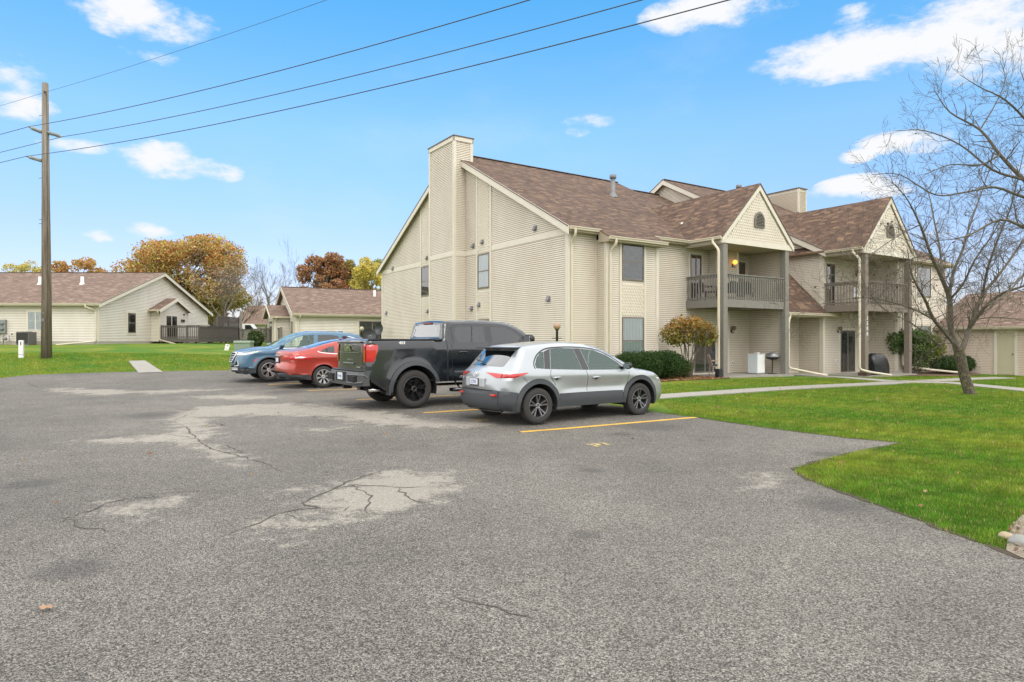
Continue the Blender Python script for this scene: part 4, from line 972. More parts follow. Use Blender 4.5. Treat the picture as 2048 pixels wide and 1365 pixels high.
# meter box, gas meter and air conditioner by the left wall
mb = MB(); xm = ax(5,AY); AF.board(mb, xm-.32, xm+.30, 2.12, 2.98, 0, .18); mbx = mb.build('meter_box', mat('grey_green_metal', (.24,.26,.25), .5, .3), hA)
for zc2 in (2.38,2.72):
    q = MB(); q.lathe([(.0,.12),(.09,.10),(.11,.0)], 16, Matrix.Translation((xm+.12,-.18,zc2)) @ Matrix.Rotation(R(90),4,'X')); q.build('meter_dial', M['galv'], mbx, smooth=True)
q = MB(); q.tube([AF.f(xm-.2,2.15,.08), AF.f(xm-.2,1.3,.08)], .05, 8); q.build('conduit', M['galv'], mbx)
gm_ = MB(); xg = ax(17,AY); gm_.lathe([(0,-.1),(.11,-.09),(.13,0),(.11,.1),(0,.12)], 12, Matrix.Translation((xg,-.3,1.75))); gm_.tube([(xg-.1,-.3,1.35),(xg-.1,-.3,1.95),(xg+.1,-.3,2.02),(xg+.28,-.3,2.0),(xg+.28,-.3,1.62),(xg+.4,-.3,1.6)], .022, 6); gm_.tube([(xg+.33,-.15,2.0),(xg+.33,-.15,2.12)], .04, 6)
gm_.build('gas_meter', M['galv'], hA, smooth=True)
ac = thing('air_conditioner', 'dark grey outdoor air conditioning unit against the left house wall', 'air conditioner', (AX-AW+ax(53,40.4), 40.4, 1.36))
mb = MB(); mb.rbox((-.38,-.36,.02),(.38,.36,.82),.03); mb.build('case', mat('ac_case', (.11,.105,.10), .5), ac)
mb = MB()
for i in range(22): mb.box((-.36+i*.033,-.375,.1),(-.36+i*.033+.012,-.36,.78))
mb.build('grille', M['darkmetal'], ac); mb = MB(); mb.lathe([(.0,.86),(.3,.85),(.32,.82)], 20); mb.build('fan_cover', M['darkmetal'], ac); mb = MB(); mb.box((-.45,-.45,-.1),(.45,.45,.02)); mb.build('pad', M['concrete'], ac)
for px in (69.5, 155):
    xx = (px-CX)/F*45-(AX-AW)
    mb = MB(); z = 4.02+.352*4.5; mb.lathe([(.10,z-.2),(.10,z+.52),(.07,z+.52)], 12, Matrix.Translation((xx,4.2,.0))); mb.lathe([(.22,z-.08),(.12,z+.1)],12,Matrix.Translation((xx,4.2,0))); mb.build('vent_pipe', M['white'], hA, smooth=True)
# bump-out with sliding door
b0, b1 = 6.05, 10.2; bo = .62; bE = 3.92; bR = 4.86
bw = MB(); L1, F1_, R1 = Wall((AW,b0),(AW+bo,b0)), Wall((AW+bo,b0),(AW+bo,b1)), Wall((AW+bo,b1),(AW,b1))
L1.siding(bw, z0=zA+.15, z1=bE-.05, e=.105); F1_.siding(bw, [(0,zA+.15),(b1-b0,zA+.15),(b1-b0,bE),((b1-b0)/2,bR-.15),(0,bE)], e=.105); R1.siding(bw, z0=zA+.15, z1=bE-.05, e=.105)
bw.build('bump_out', [M['siding2'], M['gap']], hA); bt_ = MB(); L1.board(bt_, bo-.08, bo+.03, zA+.15, bE-.05, -.01, .03); F1_.board(bt_, -.03, .09, zA+.15, bE-.05, -.01, .03); F1_.board(bt_, F1_.len-.09, F1_.len+.03, zA+.15, bE-.05, -.01, .03)
yc = (b0+b1)/2; br = MB(); slab(br, (AW-.2,b0-.35,bE), (AW+bo+.25,b0-.35,bE), (AW+bo+.25,yc,bR), (AW-.2,yc,bR), .06); slab(br, (AW+bo+.25,b1+.35,bE), (AW-.2,b1+.35,bE), (AW-.2,yc,bR), (AW+bo+.25,yc,bR), .06); br.build('small_roof', M['roof2'], hA)
for y in (b0-.35, b1+.35): rake(bt_, (AW+bo+.25,y,bE-.01), (AW+bo+.25,yc,bR-.01), .22, (1,0,0), .04)
bt_.build_split('trim_board', M['trim'], hA)
g = MB(); gutter(g, (AW+.0,b0-.35,bE-.02), (AW+bo+.25,b0-.35,bE-.02), (0,-1,0), .1); g.build('gutter', M['gutter'], hA)
downspout(hA, [(AW+bo+.1,b0-.42,bE-.1),(AW+bo+.1,b0-.42,bE-.22),(AW+bo+.02,b0-.1,bE-.45),(AW+bo+.02,b0-.1,1.72),(AW+bo+1.8,b0-1.2,1.40)])
window(hA, F1_, .8, 2.45, 1.78, 3.55, split='v', trim=.12, name='sliding_door', mats=M['framelight'])
for yy, pxn in ((2.9,0),):
    sc_ = MB(); F1_.board(sc_, yy+.15, yy+.3, 3.1, 3.3, 0, .1); F1_.board(sc_, yy+.45, yy+.6, 3.1, 3.3, 0, .1); F1_.board(sc_, yy+.5, yy+.62, 3.62, 3.72, 0, .1); sc_.build_split('wall_lamp', M['darkmetal'], hA)
# deck
dk = thing('wooden_deck', 'grey wooden deck with railing and lattice screen beside the gable of the left house', 'deck', (AX+.62, 41.3, 0))
X0, X1, Y0, Y1, zd = .03, 2.75, 6.2, 13.2, 1.80
mb = MB(); mb.box((X0,Y0,zd-.06),(X1,Y1,zd)); mb.build('floor', M['deckwood'], dk)
mb = MB(); mb.box((X0,Y0-.04,zd-.26),(X1+.04,Y0,zd+.02)); mb.box((X1,Y0,zd-.26),(X1+.04,Y1,zd+.02)); mb.build('fascia', M['deckwood'], dk)
mb = MB()
def drail(p, q, mb):
    p, q = np.array(p, float), np.array(q, float); ln = np.linalg.norm(q-p); d = (q-p)/ln; k = int(ln/.15); zt = zd+.95
    mb.beam((*p,zt),(*q,zt),.13,.045); mb.beam((*p,zt-.1),(*q,zt-.1),.04,.1); mb.beam((*p,zd+.1),(*q,zd+.1),.04,.08)
    for i in range(k+1): c_ = p+d*ln*i/k; mb.box((c_[0]-.024,c_[1]-.024,zd-.1),(c_[0]+.024,c_[1]+.024,zt-.04))
    for i in range(int(ln/1.9)+1): c_ = p+d*min(ln, 1.9*i); mb.box((c_[0]-.05,c_[1]-.05,1.2),(c_[0]+.05,c_[1]+.05,zt+.03))
drail((X0,Y0+.03),(X1,Y0+.03), mb); drail((X1,Y0+.03),(X1,Y1), mb); mb.build('railing', M['deckwood'], dk)
mb = MB(); 
for x in (X0+.3, 1.4, X1-.1): 
    for y in (Y0+.2, 8.6, 11, Y1-.2): mb.box((x-.06,y-.06,1.15),(x+.06,y+.06,zd-.06))
mb.build_split('footing_post', M['deckwood'], dk)
mb = MB(); zl0, zl1 = zd+.95, zd+1.75
for (p, q) in (((X1+.03,9.2),(X1+.03,Y1)), ((.9,Y1),(X1,Y1))):
    p, q = np.array(p), np.array(q); ln = np.linalg.norm(q-p); d = (q-p)/ln; hgt = zl1-zl0
    mb.beam((*p,zl1),(*q,zl1),.05,.06); mb.beam((*p,zl0),(*q,zl0),.05,.06)
    for c_ in (p, q, (p+q)/2): mb.beam((*c_,zl0-.9),(*c_,zl1+.05),.08,.08,up=(1,0,0))
    s_ = -hgt
    while s_ < ln:
        for k in (1,-1):
            a0, a1 = s_, s_+hgt; z0, z1 = (zl0, zl1) if k > 0 else (zl1, zl0)
            if a0 < 0: z0 += (z1-z0)*(-a0)/hgt; a0 = 0
            if a1 > ln: z1 -= (z1-z0)*(a1-ln)/(a1-a0); a1 = ln
            mb.beam((*(p+d*a0),z0),(*(p+d*a1),z1),.012,.035)
        s_ += .14
mb.build('lattice_screen', M['deckwood'], dk)
# --- house B (middle)
BX, BY = -14.9, 44.8; angB = R(26); 
zB = .95
hB, BF, BR_, BB, BL, zrB = simple_house('single_storey_house', 'low beige house with brown roof half hidden behind the apartment gable and parked cars', BX, BY, angB, 22, 12.2, zB, 3.52, .355, M['siding2'], M['roof2'])
window(hB, BF, 4.35, 6.25, 1.55, 3.05, split='v', trim=.12, mats=M['frame'], curtain=mat('dark_blind', (.10,.10,.09), .8, noise=(12,.4)), grid=True)
downspout(hB, [(.25,-.42,3.42),(.25,-.42,3.3),(.2,-.08,3.05),(.2,-.08,1.3)])
bw = MB(); L1, F1_, R1 = Wall((-1.1,8.0),(-1.1,3.2)), Wall((-1.1,3.2),(0,3.2)), Wall((0,8.0),(-1.1,8.0))
for wl in (F1_, R1): wl.siding(bw, z0=zB, z1=3.4, e=.105)
L1.siding(bw, [(0,zB),(4.8,zB),(4.8,3.4),(2.4,4.1),(0,3.4)], e=.105); bw.build('bump_out', [M['siding2'], M['gap']], hB)
bt_ = MB(); F1_.board(bt_, -.03, .1, zB, 3.4, -.01, .03); L1.board(bt_, 4.7, 4.83, zB, 3.4, -.01, .03); br = MB()
slab(br, (-1.4,2.9,3.42), (.2,2.9,3.42), (.2,5.6,4.35), (-1.4,5.6,4.35), .06); slab(br, (.2,8.3,3.42), (-1.4,8.3,3.42), (-1.4,5.6,4.35), (.2,5.6,4.35), .06); br.build('small_roof', M['roof2'], hB)
for y in (2.9, 8.3): rake(bt_, (-1.4,y,3.41), (-1.4,5.6,4.34), .2, (-1,0,0), .04)
bt_.build_split('trim_board', M['trim'], hB); g = MB(); gutter(g, (-1.4,2.9,3.4),(.1,2.9,3.4),(0,-1,0),.1); g.build('gutter', M['gutter'], hB)
window(hB, L1, 2.2, 3.9, 1.3, 3.1, split='v', trim=.1, mats=M['frame']); window(hB, BL, 12.2-2.1, 12.2-1.3, 1.5, 3.0, trim=.1, mats=M['frame'])
downspout(hB, [(-.95,2.8,3.35),(-.95,3.12,3.1),(-.95,3.12,1.2)])
mb = MB(); z = 3.52+.355*4.6; mb.lathe([(.09,z-.3),(.09,z+.5),(.06,z+.5)], 12, Matrix.Translation((6.55,4.3,0))); mb.build('vent_pipe', M['white'], hB, smooth=True)
# --- far house C
hC, CFw, _, _, CLw, _ = simple_house('single_storey_house', 'distant beige house with brown roof seen between the two nearer houses', -33.5, 79, R(4), 15, 11, 1.25, 3.75, .42, M['siding2'], M['roof2'])
window(hC, CFw, 1.9, 3.0, 2.0, 3.2, split=None, trim=.08); window(hC, CFw, 3.9, 5.6, 2.0, 3.3, split='v', trim=.08); window(hC, CFw, 7.4, 10.4, 1.6, 3.0, split='v', mull=2, trim=.08)
pr = MB(); slab(pr, (5.9,-2.6,3.35),(11.2,-2.6,3.35),(11.2,1.0,4.9),(5.9,1.0,4.9)); pr.build('porch_roof', M['roof2'], hC)
pp = MB(); 
for x in (6.1, 8.5, 11.0): pp.box((x-.08,-2.5,1.2),(x+.08,-2.34,3.3))
pp.build_split('porch_post', M['trim'], hC)
# --- garage (right)
g0 = BW(22.6,-3.0); gar = None
GL = 13.1
gar = thing('garage', 'pinkish beige single-storey garage with brown roof and plain tan door at the right edge', 'garage', (g0.x, g0.y, 0), ANG)
gw = Wall((0,0),(0,-GL)); gs = Wall((0,-GL),(8.4,-GL)); gn = Wall((8.4,0),(0,0)); mb = MB(); zg = -.05; eg = 2.36
gw.siding(mb, z0=zg, z1=eg, e=.0815); gs.siding(mb, [(0,zg),(8.4,zg),(8.4,eg),(4.2,eg+1.75),(0,eg)], e=.0815); gn.siding(mb, [(0,zg),(8.4,zg),(8.4,eg),(4.2,eg+1.75),(0,eg)], e=.0815)
Wall((8.4,-GL),(8.4,0)).siding(mb, z0=zg, z1=eg); mb.build('wall', [M['siding3'], M['gap']], gar)
mb = MB(); slab(mb, (-.4,.25,eg-.0), (-.4,-GL-.3,eg), (4.2,-GL-.3,eg+1.95), (4.2,.25,eg+1.95)); slab(mb, (8.8,-GL-.3,eg), (8.8,.25,eg), (4.2,.25,eg+1.95), (4.2,-GL-.3,eg+1.95)); mb.build('roof', M['roof2'], gar)
mb = MB(); mb.box((-.38,.2,eg-.19),(0,-GL-.25,eg-.18)); mb.box((-.39,.23,eg-.19),(-.37,-GL-.28,eg-.02)); mb.build('soffit', M['soffit'], gar)
mb = MB(); gutter(mb, (-.39,.23,eg-.02), (-.39,-GL-.28,eg-.02), (-1,0,0)); mb.build('gutter', M['gutter'], gar)
mb = MB(); gw.board(mb, 2.70, 3.44, zg+.03, 2.05, .0, .040)
for a0_, a1_, z0_, z1_ in ((2.8,3.04,1.15,1.9),(3.1,3.34,1.15,1.9),(2.8,3.34,.25,.9)):
    for q in ((a0_,a1_,z0_,z0_+.02),(a0_,a1_,z1_-.02,z1_),(a0_,a0_+.02,z0_,z1_),(a1_-.02,a1_,z0_,z1_)): gw.board(mb, *q, .040, .052)
dr_ = mb.build('door', mat('tan_door_paint', (.50,.45,.32), .5), gar)
mb = MB(); gw.board(mb, 2.58, 2.70, zg, 2.17, -.01, .07); gw.board(mb, 3.44, 3.56, zg, 2.17, -.01, .07); gw.board(mb, 2.70, 3.44, 2.05, 2.17, -.01, .07); mb.build('door_frame', M['trim'], dr_)
mb = MB(); mb.lathe([(0,.05),(.03,.045),(.03,.0)], 10, Matrix.Translation(gw.f(3.36,.98,.05)) @ Matrix.Rotation(R(-90),4,'Y')); mb.build('door_knob', M['black'], dr_)
for o in [apt, hA, hB, hC, gar]: pass
# ================================================================== cars
M['tyre'] = mat('tyre_rubber', (.035,.033,.031), .85, noise=(30,.2), bump=(90,.3))
M['cladding'] = mat('grey_plastic_cladding', (.045,.05,.055), .6, noise=(25,.08))
M['well'] = mat('dark_wheel_well', (.012,.012,.012), .95)
M['alu'] = mat('machined_alloy', (.62,.62,.62), .3, .85)
M['gunmetal'] = mat('gunmetal_alloy', (.16,.16,.165), .35, .8)
M['blackrim'] = mat('gloss_black_alloy', (.012,.012,.013), .15, .0, coat=.6)
M['chrome'] = mat('chrome', (.75,.75,.76), .12, 1.0)
M['red_lens'] = mat('red_lens', (.48,.015,.012), .12, coat=1)
M['dark_red_lens'] = mat('dark_red_lens', (.16,.01,.012), .12, coat=1)
M['clear_lens'] = mat('clear_lens', (.62,.62,.62), .12, .3, coat=1)
M['plate'] = mat('number_plate', (.62,.66,.72), .4, noise=(30,.1))
M['seatf'] = mat('seat_fabric', (.03,.03,.032), .9)
M['headliner'] = mat('headliner', (.30,.30,.29), .9)
M['cglass'] = glassmat('car_glass', (.84,.93,.90), (.8,1.0,.92), k=.04)
M['pglass'] = glassmat('privacy_glass', (.08,.10,.11), 1.0, k=.03)
M['backglass'] = glassmat('rear_glass', (.25,.32,.30), 1.0, k=.16)
def paint(name, c, metal, rough=.32, dust=.22):
    m = bpy.data.materials.new(name); m.use_nodes = True; nt = m.node_tree; b = nt.nodes['Principled BSDF']
    b.inputs['Base Color'].default_value = (*c, 1); b.inputs['Metallic'].default_value = metal; b.inputs['Roughness'].default_value = rough
    b.inputs['Coat Weight'].default_value = 1.0; b.inputs['Coat Roughness'].default_value = .06
    tcn = N(nt, 'ShaderNodeTexCoord'); n = N(nt, 'ShaderNodeTexNoise', i_Scale=2.2, i_Detail=6.0, i_Roughness=.7); L(nt, tcn.outputs['Object'], n.inputs[0])
    mr = N(nt, 'ShaderNodeMapRange', i_1=.3, i_2=.7, i_3=rough-.03, i_4=rough+.08); L(nt, n.outputs[0], mr.inputs[0]); L(nt, mr.outputs[0], b.inputs['Roughness'])
    # road dust towards the sills
    sx = N(nt, 'ShaderNodeSeparateXYZ'); L(nt, tcn.outputs['Object'], sx.inputs[0])
    dz = math_(nt, 'ADD', sx.outputs[2], math_(nt, 'MULTIPLY', n.outputs[0], .25))
    df = N(nt, 'ShaderNodeMapRange', i_1=.45, i_2=.85, i_3=dust, i_4=0.0); L(nt, dz, df.inputs[0])
    L(nt, mixc(nt, df.outputs[0], c, (.16,.14,.12)), b.inputs['Base Color']); return m

def interp(tab):
    xs = [p[0] for p in tab]; ys = [p[1] for p in tab]; return lambda x: np.interp(x, xs, ys)
def sst(a, b, x): t = np.clip((np.asarray(x, float)-a)/(b-a), 0, 1); return t*t*(3-2*t)
class Car:
    """body = side skins y=w(x,z) plus one skin running over the silhouette; both cut into parts by polygons"""
    def __init__(s, name, label, spec, loc, rz, group=None):
        s.e = thing(name, label, spec['cat'], loc, rz, group); s.sp = spec
        s.prof = smooth_line(spec['prof'], 5); seg = np.linalg.norm(np.diff(s.prof, axis=0), axis=1); s.S = np.concatenate([[0], np.cumsum(seg)])
        d = np.gradient(s.prof, axis=0); d /= np.linalg.norm(d, axis=1)[:,None]; s.nrm = np.stack([-d[:,1], d[:,0]], -1)  # running rear->front over the top: left normal = outward
        k = np.ones(5)/5; s.nrm = np.stack([np.convolve(np.pad(s.nrm[:,i],2,'edge'), k, 'valid') for i in (0,1)], -1); s.nrm /= np.linalg.norm(s.nrm, axis=1)[:,None]
        s.paintm = spec['paint']
    def w0(s, x, z): return s.sp['w'](np.asarray(x, float), np.asarray(z, float))
    def rr(s, x, z): return s.sp.get('round', lambda x, z: np.full(np.shape(x), .075))(x, z)
    def side_y(s, x, z):
        x = np.atleast_1d(x).astype(float); z = np.atleast_1d(z).astype(float)
        d = polydist(np.stack([x,z],-1), s.prof); r_ = s.rr(x, z)
        q = 1-np.clip(d/(r_*1.5), 0, 1); return s.w0(x,z)-r_*(1-np.sqrt(np.clip(1-q*q,0,1)))
    def sidept(s, x, z, sg, off=0):
        y = s.side_y(x, z)[0]; return Vector((x, sg*(y+off), z))
    def sof(s, x, z):
        d = ((s.prof-np.array([x,z]))**2).sum(-1); i = int(d.argmin()); return float(s.S[i])
    def top(s, S_, T_, off):
        S_ = np.asarray(S_, float); T_ = np.asarray(T_, float)
        px, pz = np.interp(S_, s.S, s.prof[:,0]), np.interp(S_, s.S, s.prof[:,1]); nx_, nz_ = np.interp(S_, s.S, s.nrm[:,0]), np.interp(S_, s.S, s.nrm[:,1])
        hw = s.w0(px,pz)-s.rr(px,pz); q = 1-T_**2; B = s.sp['bulge']; x0, x1 = s.prof[:,0].min(), s.prof[:,0].max()
        dx = (B[2]*sst(x1-B[3], x1, px)-B[0]*(1-sst(x0, x0+B[1], px)))*q; dz = B[4]*q*np.clip(nz_,0,1)
        return np.stack([px+dx+nx_*off, T_*hw, pz+dz+nz_*off], -1)
    def skin(s, dom, outer, regions, step, mp, base='body', basemat=None):
        """regions: (name, poly, material, offset)"""
        v, f, cen = cdt(outer, [r_[1] for r_ in regions], step)
        lab = np.full(len(f), -1)
        for i, r_ in enumerate(regions): lab[inpoly(cen, r_[1])] = i
        for i in range(-1, len(regions)):
            ff = f[lab == i]
            if not len(ff): continue
            nm, mt, off = (base, basemat or s.paintm, 0) if i < 0 else (regions[i][0], regions[i][2], regions[i][3])
            V_ = mp(v, off)
            if nm in ('body','rear_bumper','lower_cladding','lower_bumper','sill_cladding' if 0 else 'body'): key = (nm, '')
            elif nm in ('tail_light','head_light'): key = (nm, 'L' if V_[ff].mean(1)[:,1].mean() > 0 else 'R')
            else: key = (nm, dom+str(i))
            s.acc.setdefault(key, []).append((V_, ff, mt))
    def body(s):
        sp = s.sp; s.acc = {}; pr = s.prof; ax_ = sp['axles']; Ra = sp['Rarch']; rw = sp['rw']; zr = sp['zrock']
        bot = []
        for xa in (ax_[1], ax_[0]):
            aa = np.linspace(-.22, math.pi+.22, 26); bot += [(xa+Ra*math.cos(t), rw+Ra*math.sin(t)) for t in aa]
            if xa == ax_[1]: bot += [(x, zr) for x in np.linspace(ax_[1]-Ra*.97-.02, ax_[0]+Ra*.97+.02, 8)]
        outer = [tuple(p) for p in pr]+bot
        for sg, dm in ((-1,'R'),(1,'L')):
            def mp(v, off, sg=sg):
                y = s.side_y(v[:,0], v[:,1])+off; return np.stack([v[:,0], sg*y, v[:,1]], -1)
            s.skin(dm, outer, sp['side'], .05, mp)
        Sm = s.S[-1]
        s.skin('T', [(0,-1),*[(x,-1) for x in s.S[1:-1]],(Sm,-1),(Sm,1),*[(x,1) for x in s.S[1:-1][::-1]],(0,1)], sp['topr'](s), (.055,.11), lambda v, off: s.top(v[:,0], v[:,1], off))
        for (nm, dm), lst in s.acc.items():
            mats_ = []; V = []; Fc = []; mi = []; b = 0
            for v, f, mt in lst:
                if mt not in mats_: mats_.append(mt)
                u = np.unique(f); mpx = -np.ones(len(v), int); mpx[u] = np.arange(len(u)); V.append(v[u]); Fc.append(mpx[f]+b); mi += [mats_.index(mt)]*len(f); b += len(u)
            V = np.concatenate(V); Fc = np.concatenate(Fc)
            if nm == 'body':      # weld the skins
                key = np.round(V, 4); _, first, inv = np.unique(key, axis=0, return_index=True, return_inverse=True); V = V[first]; Fc = inv.ravel()[Fc]
                ok = (Fc[:,0]!=Fc[:,1])&(Fc[:,1]!=Fc[:,2])&(Fc[:,0]!=Fc[:,2]); Fc = Fc[ok]; mi = list(np.array(mi)[ok])
            me = bpy.data.meshes.new(nm); me.from_pydata(V.tolist(), [], Fc.tolist())
            for m_ in mats_: me.materials.append(m_)
            me.polygons.foreach_set('material_index', mi); me.polygons.foreach_set('use_smooth', [True]*len(me.polygons))
            xm = (pr[0][0]+pr[-1][0])/2; bm = bmesh.new(); bm.from_mesh(me)
            for f_ in bm.faces:
                f_.normal_update(); c_ = f_.calc_center_median()
                if f_.normal.dot(Vector(((c_.x-xm)*.35, c_.y, (c_.z-.7)*1.2))) < 0: f_.normal_flip()
            bm.to_mesh(me); bm.free()
            o = bpy.data.objects.new(nm, me); col.objects.link(o); o.parent = s.e
        # wheel wells and floor
        wl = MB()
        for xa in ax_:
            for sg in (-1,1):
                n = 20; vs = []
                for yy in (float(s.w0(np.array([xa]),np.array([rw+Ra]))[0])-.012, .25):
                    for k in range(n+1): t = -.25+(math.pi+.5)*k/n; vs.append((xa+(Ra+.0)*math.cos(t), sg*yy, rw+(Ra+.0)*math.sin(t)))
                wl.add(vs, [(k,k+1,n+2+k,n+1+k) for k in range(n)]); wl.add([vs[n+1+k] for k in range(n+1)], [list(range(n+1))])
        x0, x1 = pr[0][0], pr[-1][0]; hw = float(s.w0(np.array([1.2]),np.array([zr+.05]))[0])-.05
        wl.box((x0+.12,-hw,zr+.02),(x1-.12,hw,zr+.05)) if not sp.get('nofloor') else None
        wl.build('underbody', M['well'], s.e)
    def wheels(s, rimm, style):
        sp = s.sp; Rw = sp['rw']; tw = sp['tw']
        for xa in sp['axles']:
            for sg in (-1,1):
                yo = sp['track']; w_ = MB(); h = tw/2
                pf = [(Rw*.60,h*.55),(Rw*.62,h*.9),(Rw*.74,h*1.0),(Rw*.88,h*.98),(Rw*.965,h*.86),(Rw*.995,h*.62)]
                tread = [(Rw,h*.5),(Rw,h*.28),(Rw*.985,h*.26),(Rw*.985,h*.2),(Rw,h*.18),(Rw,-h*.18),(Rw*.985,-h*.2),(Rw*.985,-h*.26),(Rw,-h*.28),(Rw,-h*.5)]
                pf = pf+tread+[(r_,-y) for r_, y in pf[::-1]]
                Mx = Matrix.Translation((xa, sg*(yo-h), Rw)) @ Matrix.Rotation(R(-90)*sg, 4, 'X')
                w_.lathe(pf, 40, Mx); wo_ = w_.build('wheel', M['tyre'], s.e, smooth=True)
                r_ = MB(); rr_ = Rw*style['rim']
                r_.lathe([(rr_*1.02,h*.60),(rr_*1.03,h*.93),(rr_*.985,h*.96),(rr_*.95,h*.86),(rr_*.93,h*.4),(rr_*.9,-h*.3)], 40, Mx, mi=0)
                r_.lathe([(rr_*.9,h*.05),(rr_*.5,-h*.05),(0,-h*.05)], 30, Mx, mi=1)
                n = style['n']; dish = style.get('dish',.0)
                for k in range(n):
                    for dd in style['pair']:
                        a = 2*math.pi*k/n+style.get('rot',.3)
                        a0, a1 = a+dd[0], a+dd[1]; p0 = (math.cos(a0)*rr_*.16, math.sin(a0)*rr_*.16); p1 = (math.cos(a1)*rr_*.95, math.sin(a1)*rr_*.95)
                        d = np.array(p1)-np.array(p0); d = d/np.linalg.norm(d); nn = np.array([-d[1], d[0]]); vs = []
                        for (q, ww, zt, zb) in ((np.array(p0), style['w0'], h*.62-dish, h*.25), ((np.array(p0)+np.array(p1))/2, style['wm'], h*.70-dish*.5, h*.35), (np.array(p1), style['w1'], h*.84, h*.4)):
                            for sgn, z in ((-1,zb),(1,zb),(.72,zt),(-.72,zt)): c_ = q+nn*sgn*ww; vs.append(tuple(Mx @ Vector((c_[0],c_[1],z))))
                        fs = []
                        for j in (0,4):
                            fs += [(j+2,j+3,j+7,j+6),(j+1,j+2,j+6,j+5),(j+3,j,j+4,j+7)]
                        r_.add(vs, fs)
                r_.lathe([(rr_*.26,h*.2),(rr_*.25,h*.66-dish),(rr_*.17,h*.70-dish),(rr_*.13,h*.62-dish),(0,h*.62-dish)], 20, Mx)
                for k in range(5 if n != 6 else 6):
                    a = 2*math.pi*k/(5 if n != 6 else 6)+.3; r_.lathe([(.011,h*.5),(.011,h*.72-dish),(0,h*.73-dish)], 8, Mx @ Matrix.Translation((math.cos(a)*rr_*.205, math.sin(a)*rr_*.205, 0)), mi=style.get('nut',0))
                r_.build('rim', [rimm, M['well'], M['chrome']], wo_, smooth=False)
    def patch(s, name, polyS, mt, off, parent=None, thick=0.0, step=(.05,.08)):
        """overlay on the top skin, polygon in (s,t)"""
        v, f, _ = cdt(polyS, [], step); V = s.top(v[:,0], v[:,1], off)
        mb = MB(); mb.add(V.tolist(), f.tolist()); o = mb.build(name, mt, parent or s.e, smooth=True)
        return o
    def spatch(s, name, poly, mt, off, sides=(-1,1), parent=None, step=.05):
        for sg in sides:
            v, f, _ = cdt(poly, [], step); y = s.side_y(v[:,0], v[:,1])+off; n = len(v); mb = MB()
            mb.add([(a, sg*b, c_) for (a, c_), b in zip(v, y)]+[(a, sg*(b-abs(off)-.004), c_) for (a, c_), b in zip(poly, s.side_y([p[0] for p in poly],[p[1] for p in poly])+off)], f.tolist()+[(i, (i+1)%len(poly), n+(i+1)%len(poly), n+i) for i in range(len(poly))])
            mb.build(name, mt, parent or s.e, smooth=False)
    def handle(s, x, z, mt, parent=None, L_=.20):
        for sg in (-1,1):
            mb = MB(); pts = [s.sidept(x-L_/2+L_*t, z+.012*math.sin(math.pi*t), sg, .004+.032*math.sin(math.pi*t)**.6) for t in np.linspace(0,1,9)]
            mb.tube(pts, [.012,.016,.017,.017,.017,.017,.017,.016,.012], 8); mb.build('door_handle', mt, s.e, smooth=True)
            mb = MB(); c_ = s.sidept(x, z-.005, sg, .002); mb.lathe([(0,.0),(.04,.0)], 14, Matrix.Translation(c_) @ Matrix.Rotation(R(90),4,'X')); mb.build('handle_recess', M['black'], s.e)
    def mirror(s, x, z, mt, size=1.0):
        for sg in (-1,1):
            b = s.sidept(x, z, sg, 0); mb = MB(); c_ = b+Vector((.02, sg*.13, .035))
            bm = bmesh.new(); bmesh.ops.create_uvsphere(bm, u_segments=14, v_segments=10, radius=1)
            vs = []
            for v in bm.verts:
                q = v.co.copy(); q.x = max(q.x, -.45); vs.append(c_+Vector((q.x*.09*size, q.y*.115*size, q.z*.075*size)))
            bm.verts.index_update(); mb.add(vs, [[v.index for v in f.verts] for f in bm.faces]); bm.free()
            mb.tube([b-Vector((0,sg*.03,0)), c_-Vector((0,0,.03))], .025, 6); o = mb.build('wing_mirror', mt, s.e, smooth=True)
            g = MB(); g.box((c_.x-.048*size, c_.y-.09*size, c_.z-.05*size),(c_.x-.043*size, c_.y+.09*size, c_.z+.05*size)); g.build('mirror_glass', M['chrome'], o)
    def seats(s, xs, zseat, ws=(-.37,.37)):
        for x in xs:
            for y in ws:
                mb = MB(); mb.rbox((x-.05,y-.24,zseat-.1),(x+.45,y+.24,zseat+.08),.06)
                mb.beam((x-.02,y,zseat+.05),(x-.20,y,zseat+.60),.46,.13,up=(1,0,0)); mb.rbox((x-.30,y-.13,zseat+.62),(x-.19,y+.13,zseat+.80),.05); mb.tube([(x-.21,y-.06,zseat+.55),(x-.24,y-.06,zseat+.66)],.008,5); mb.build('seat', M['seatf'], s.e)
def seam(pts, w_=.011):
    """thin closed band along an open polyline in (x,z)"""
    p = np.array(smooth_line(pts, 3)); d = np.gradient(p, axis=0); d /= np.linalg.norm(d, axis=1)[:,None]; n = np.stack([-d[:,1], d[:,0]], -1)*w_/2
    return [tuple(q) for q in (p+n)]+[tuple(q) for q in (p-n)[::-1]]
def textobj(body, size, mt, parent, name, M4, extrude=.004, bold=0):
    fc = bpy.data.curves.new('txt', 'FONT'); fc.body = body; fc.size = size; fc.extrude = extrude; fc.align_x = 'CENTER'; fc.align_y = 'CENTER'; fc.offset = bold
    t_ = bpy.data.objects.new('tmp', fc); col.objects.link(t_); bpy.context.view_layer.update()
    me = bpy.data.meshes.new_from_object(t_.evaluated_get(bpy.context.evaluated_depsgraph_get())); bpy.data.objects.remove(t_); me.name = name
    me.materials.clear(); me.materials.append(mt); me.transform(M4); o = bpy.data.objects.new(name, me); col.objects.link(o)
    if parent: o.parent = parent
    return o
def rearM(x, y, z, tilt=0):
    """matrix for something flat facing the rear (-x), upright"""
    return Matrix.Translation((x,y,z)) @ Matrix.Rotation(R(-tilt),4,'Y') @ Matrix(((0,0,-1,0),(-1,0,0,0),(0,1,0,0),(0,0,0,1)))
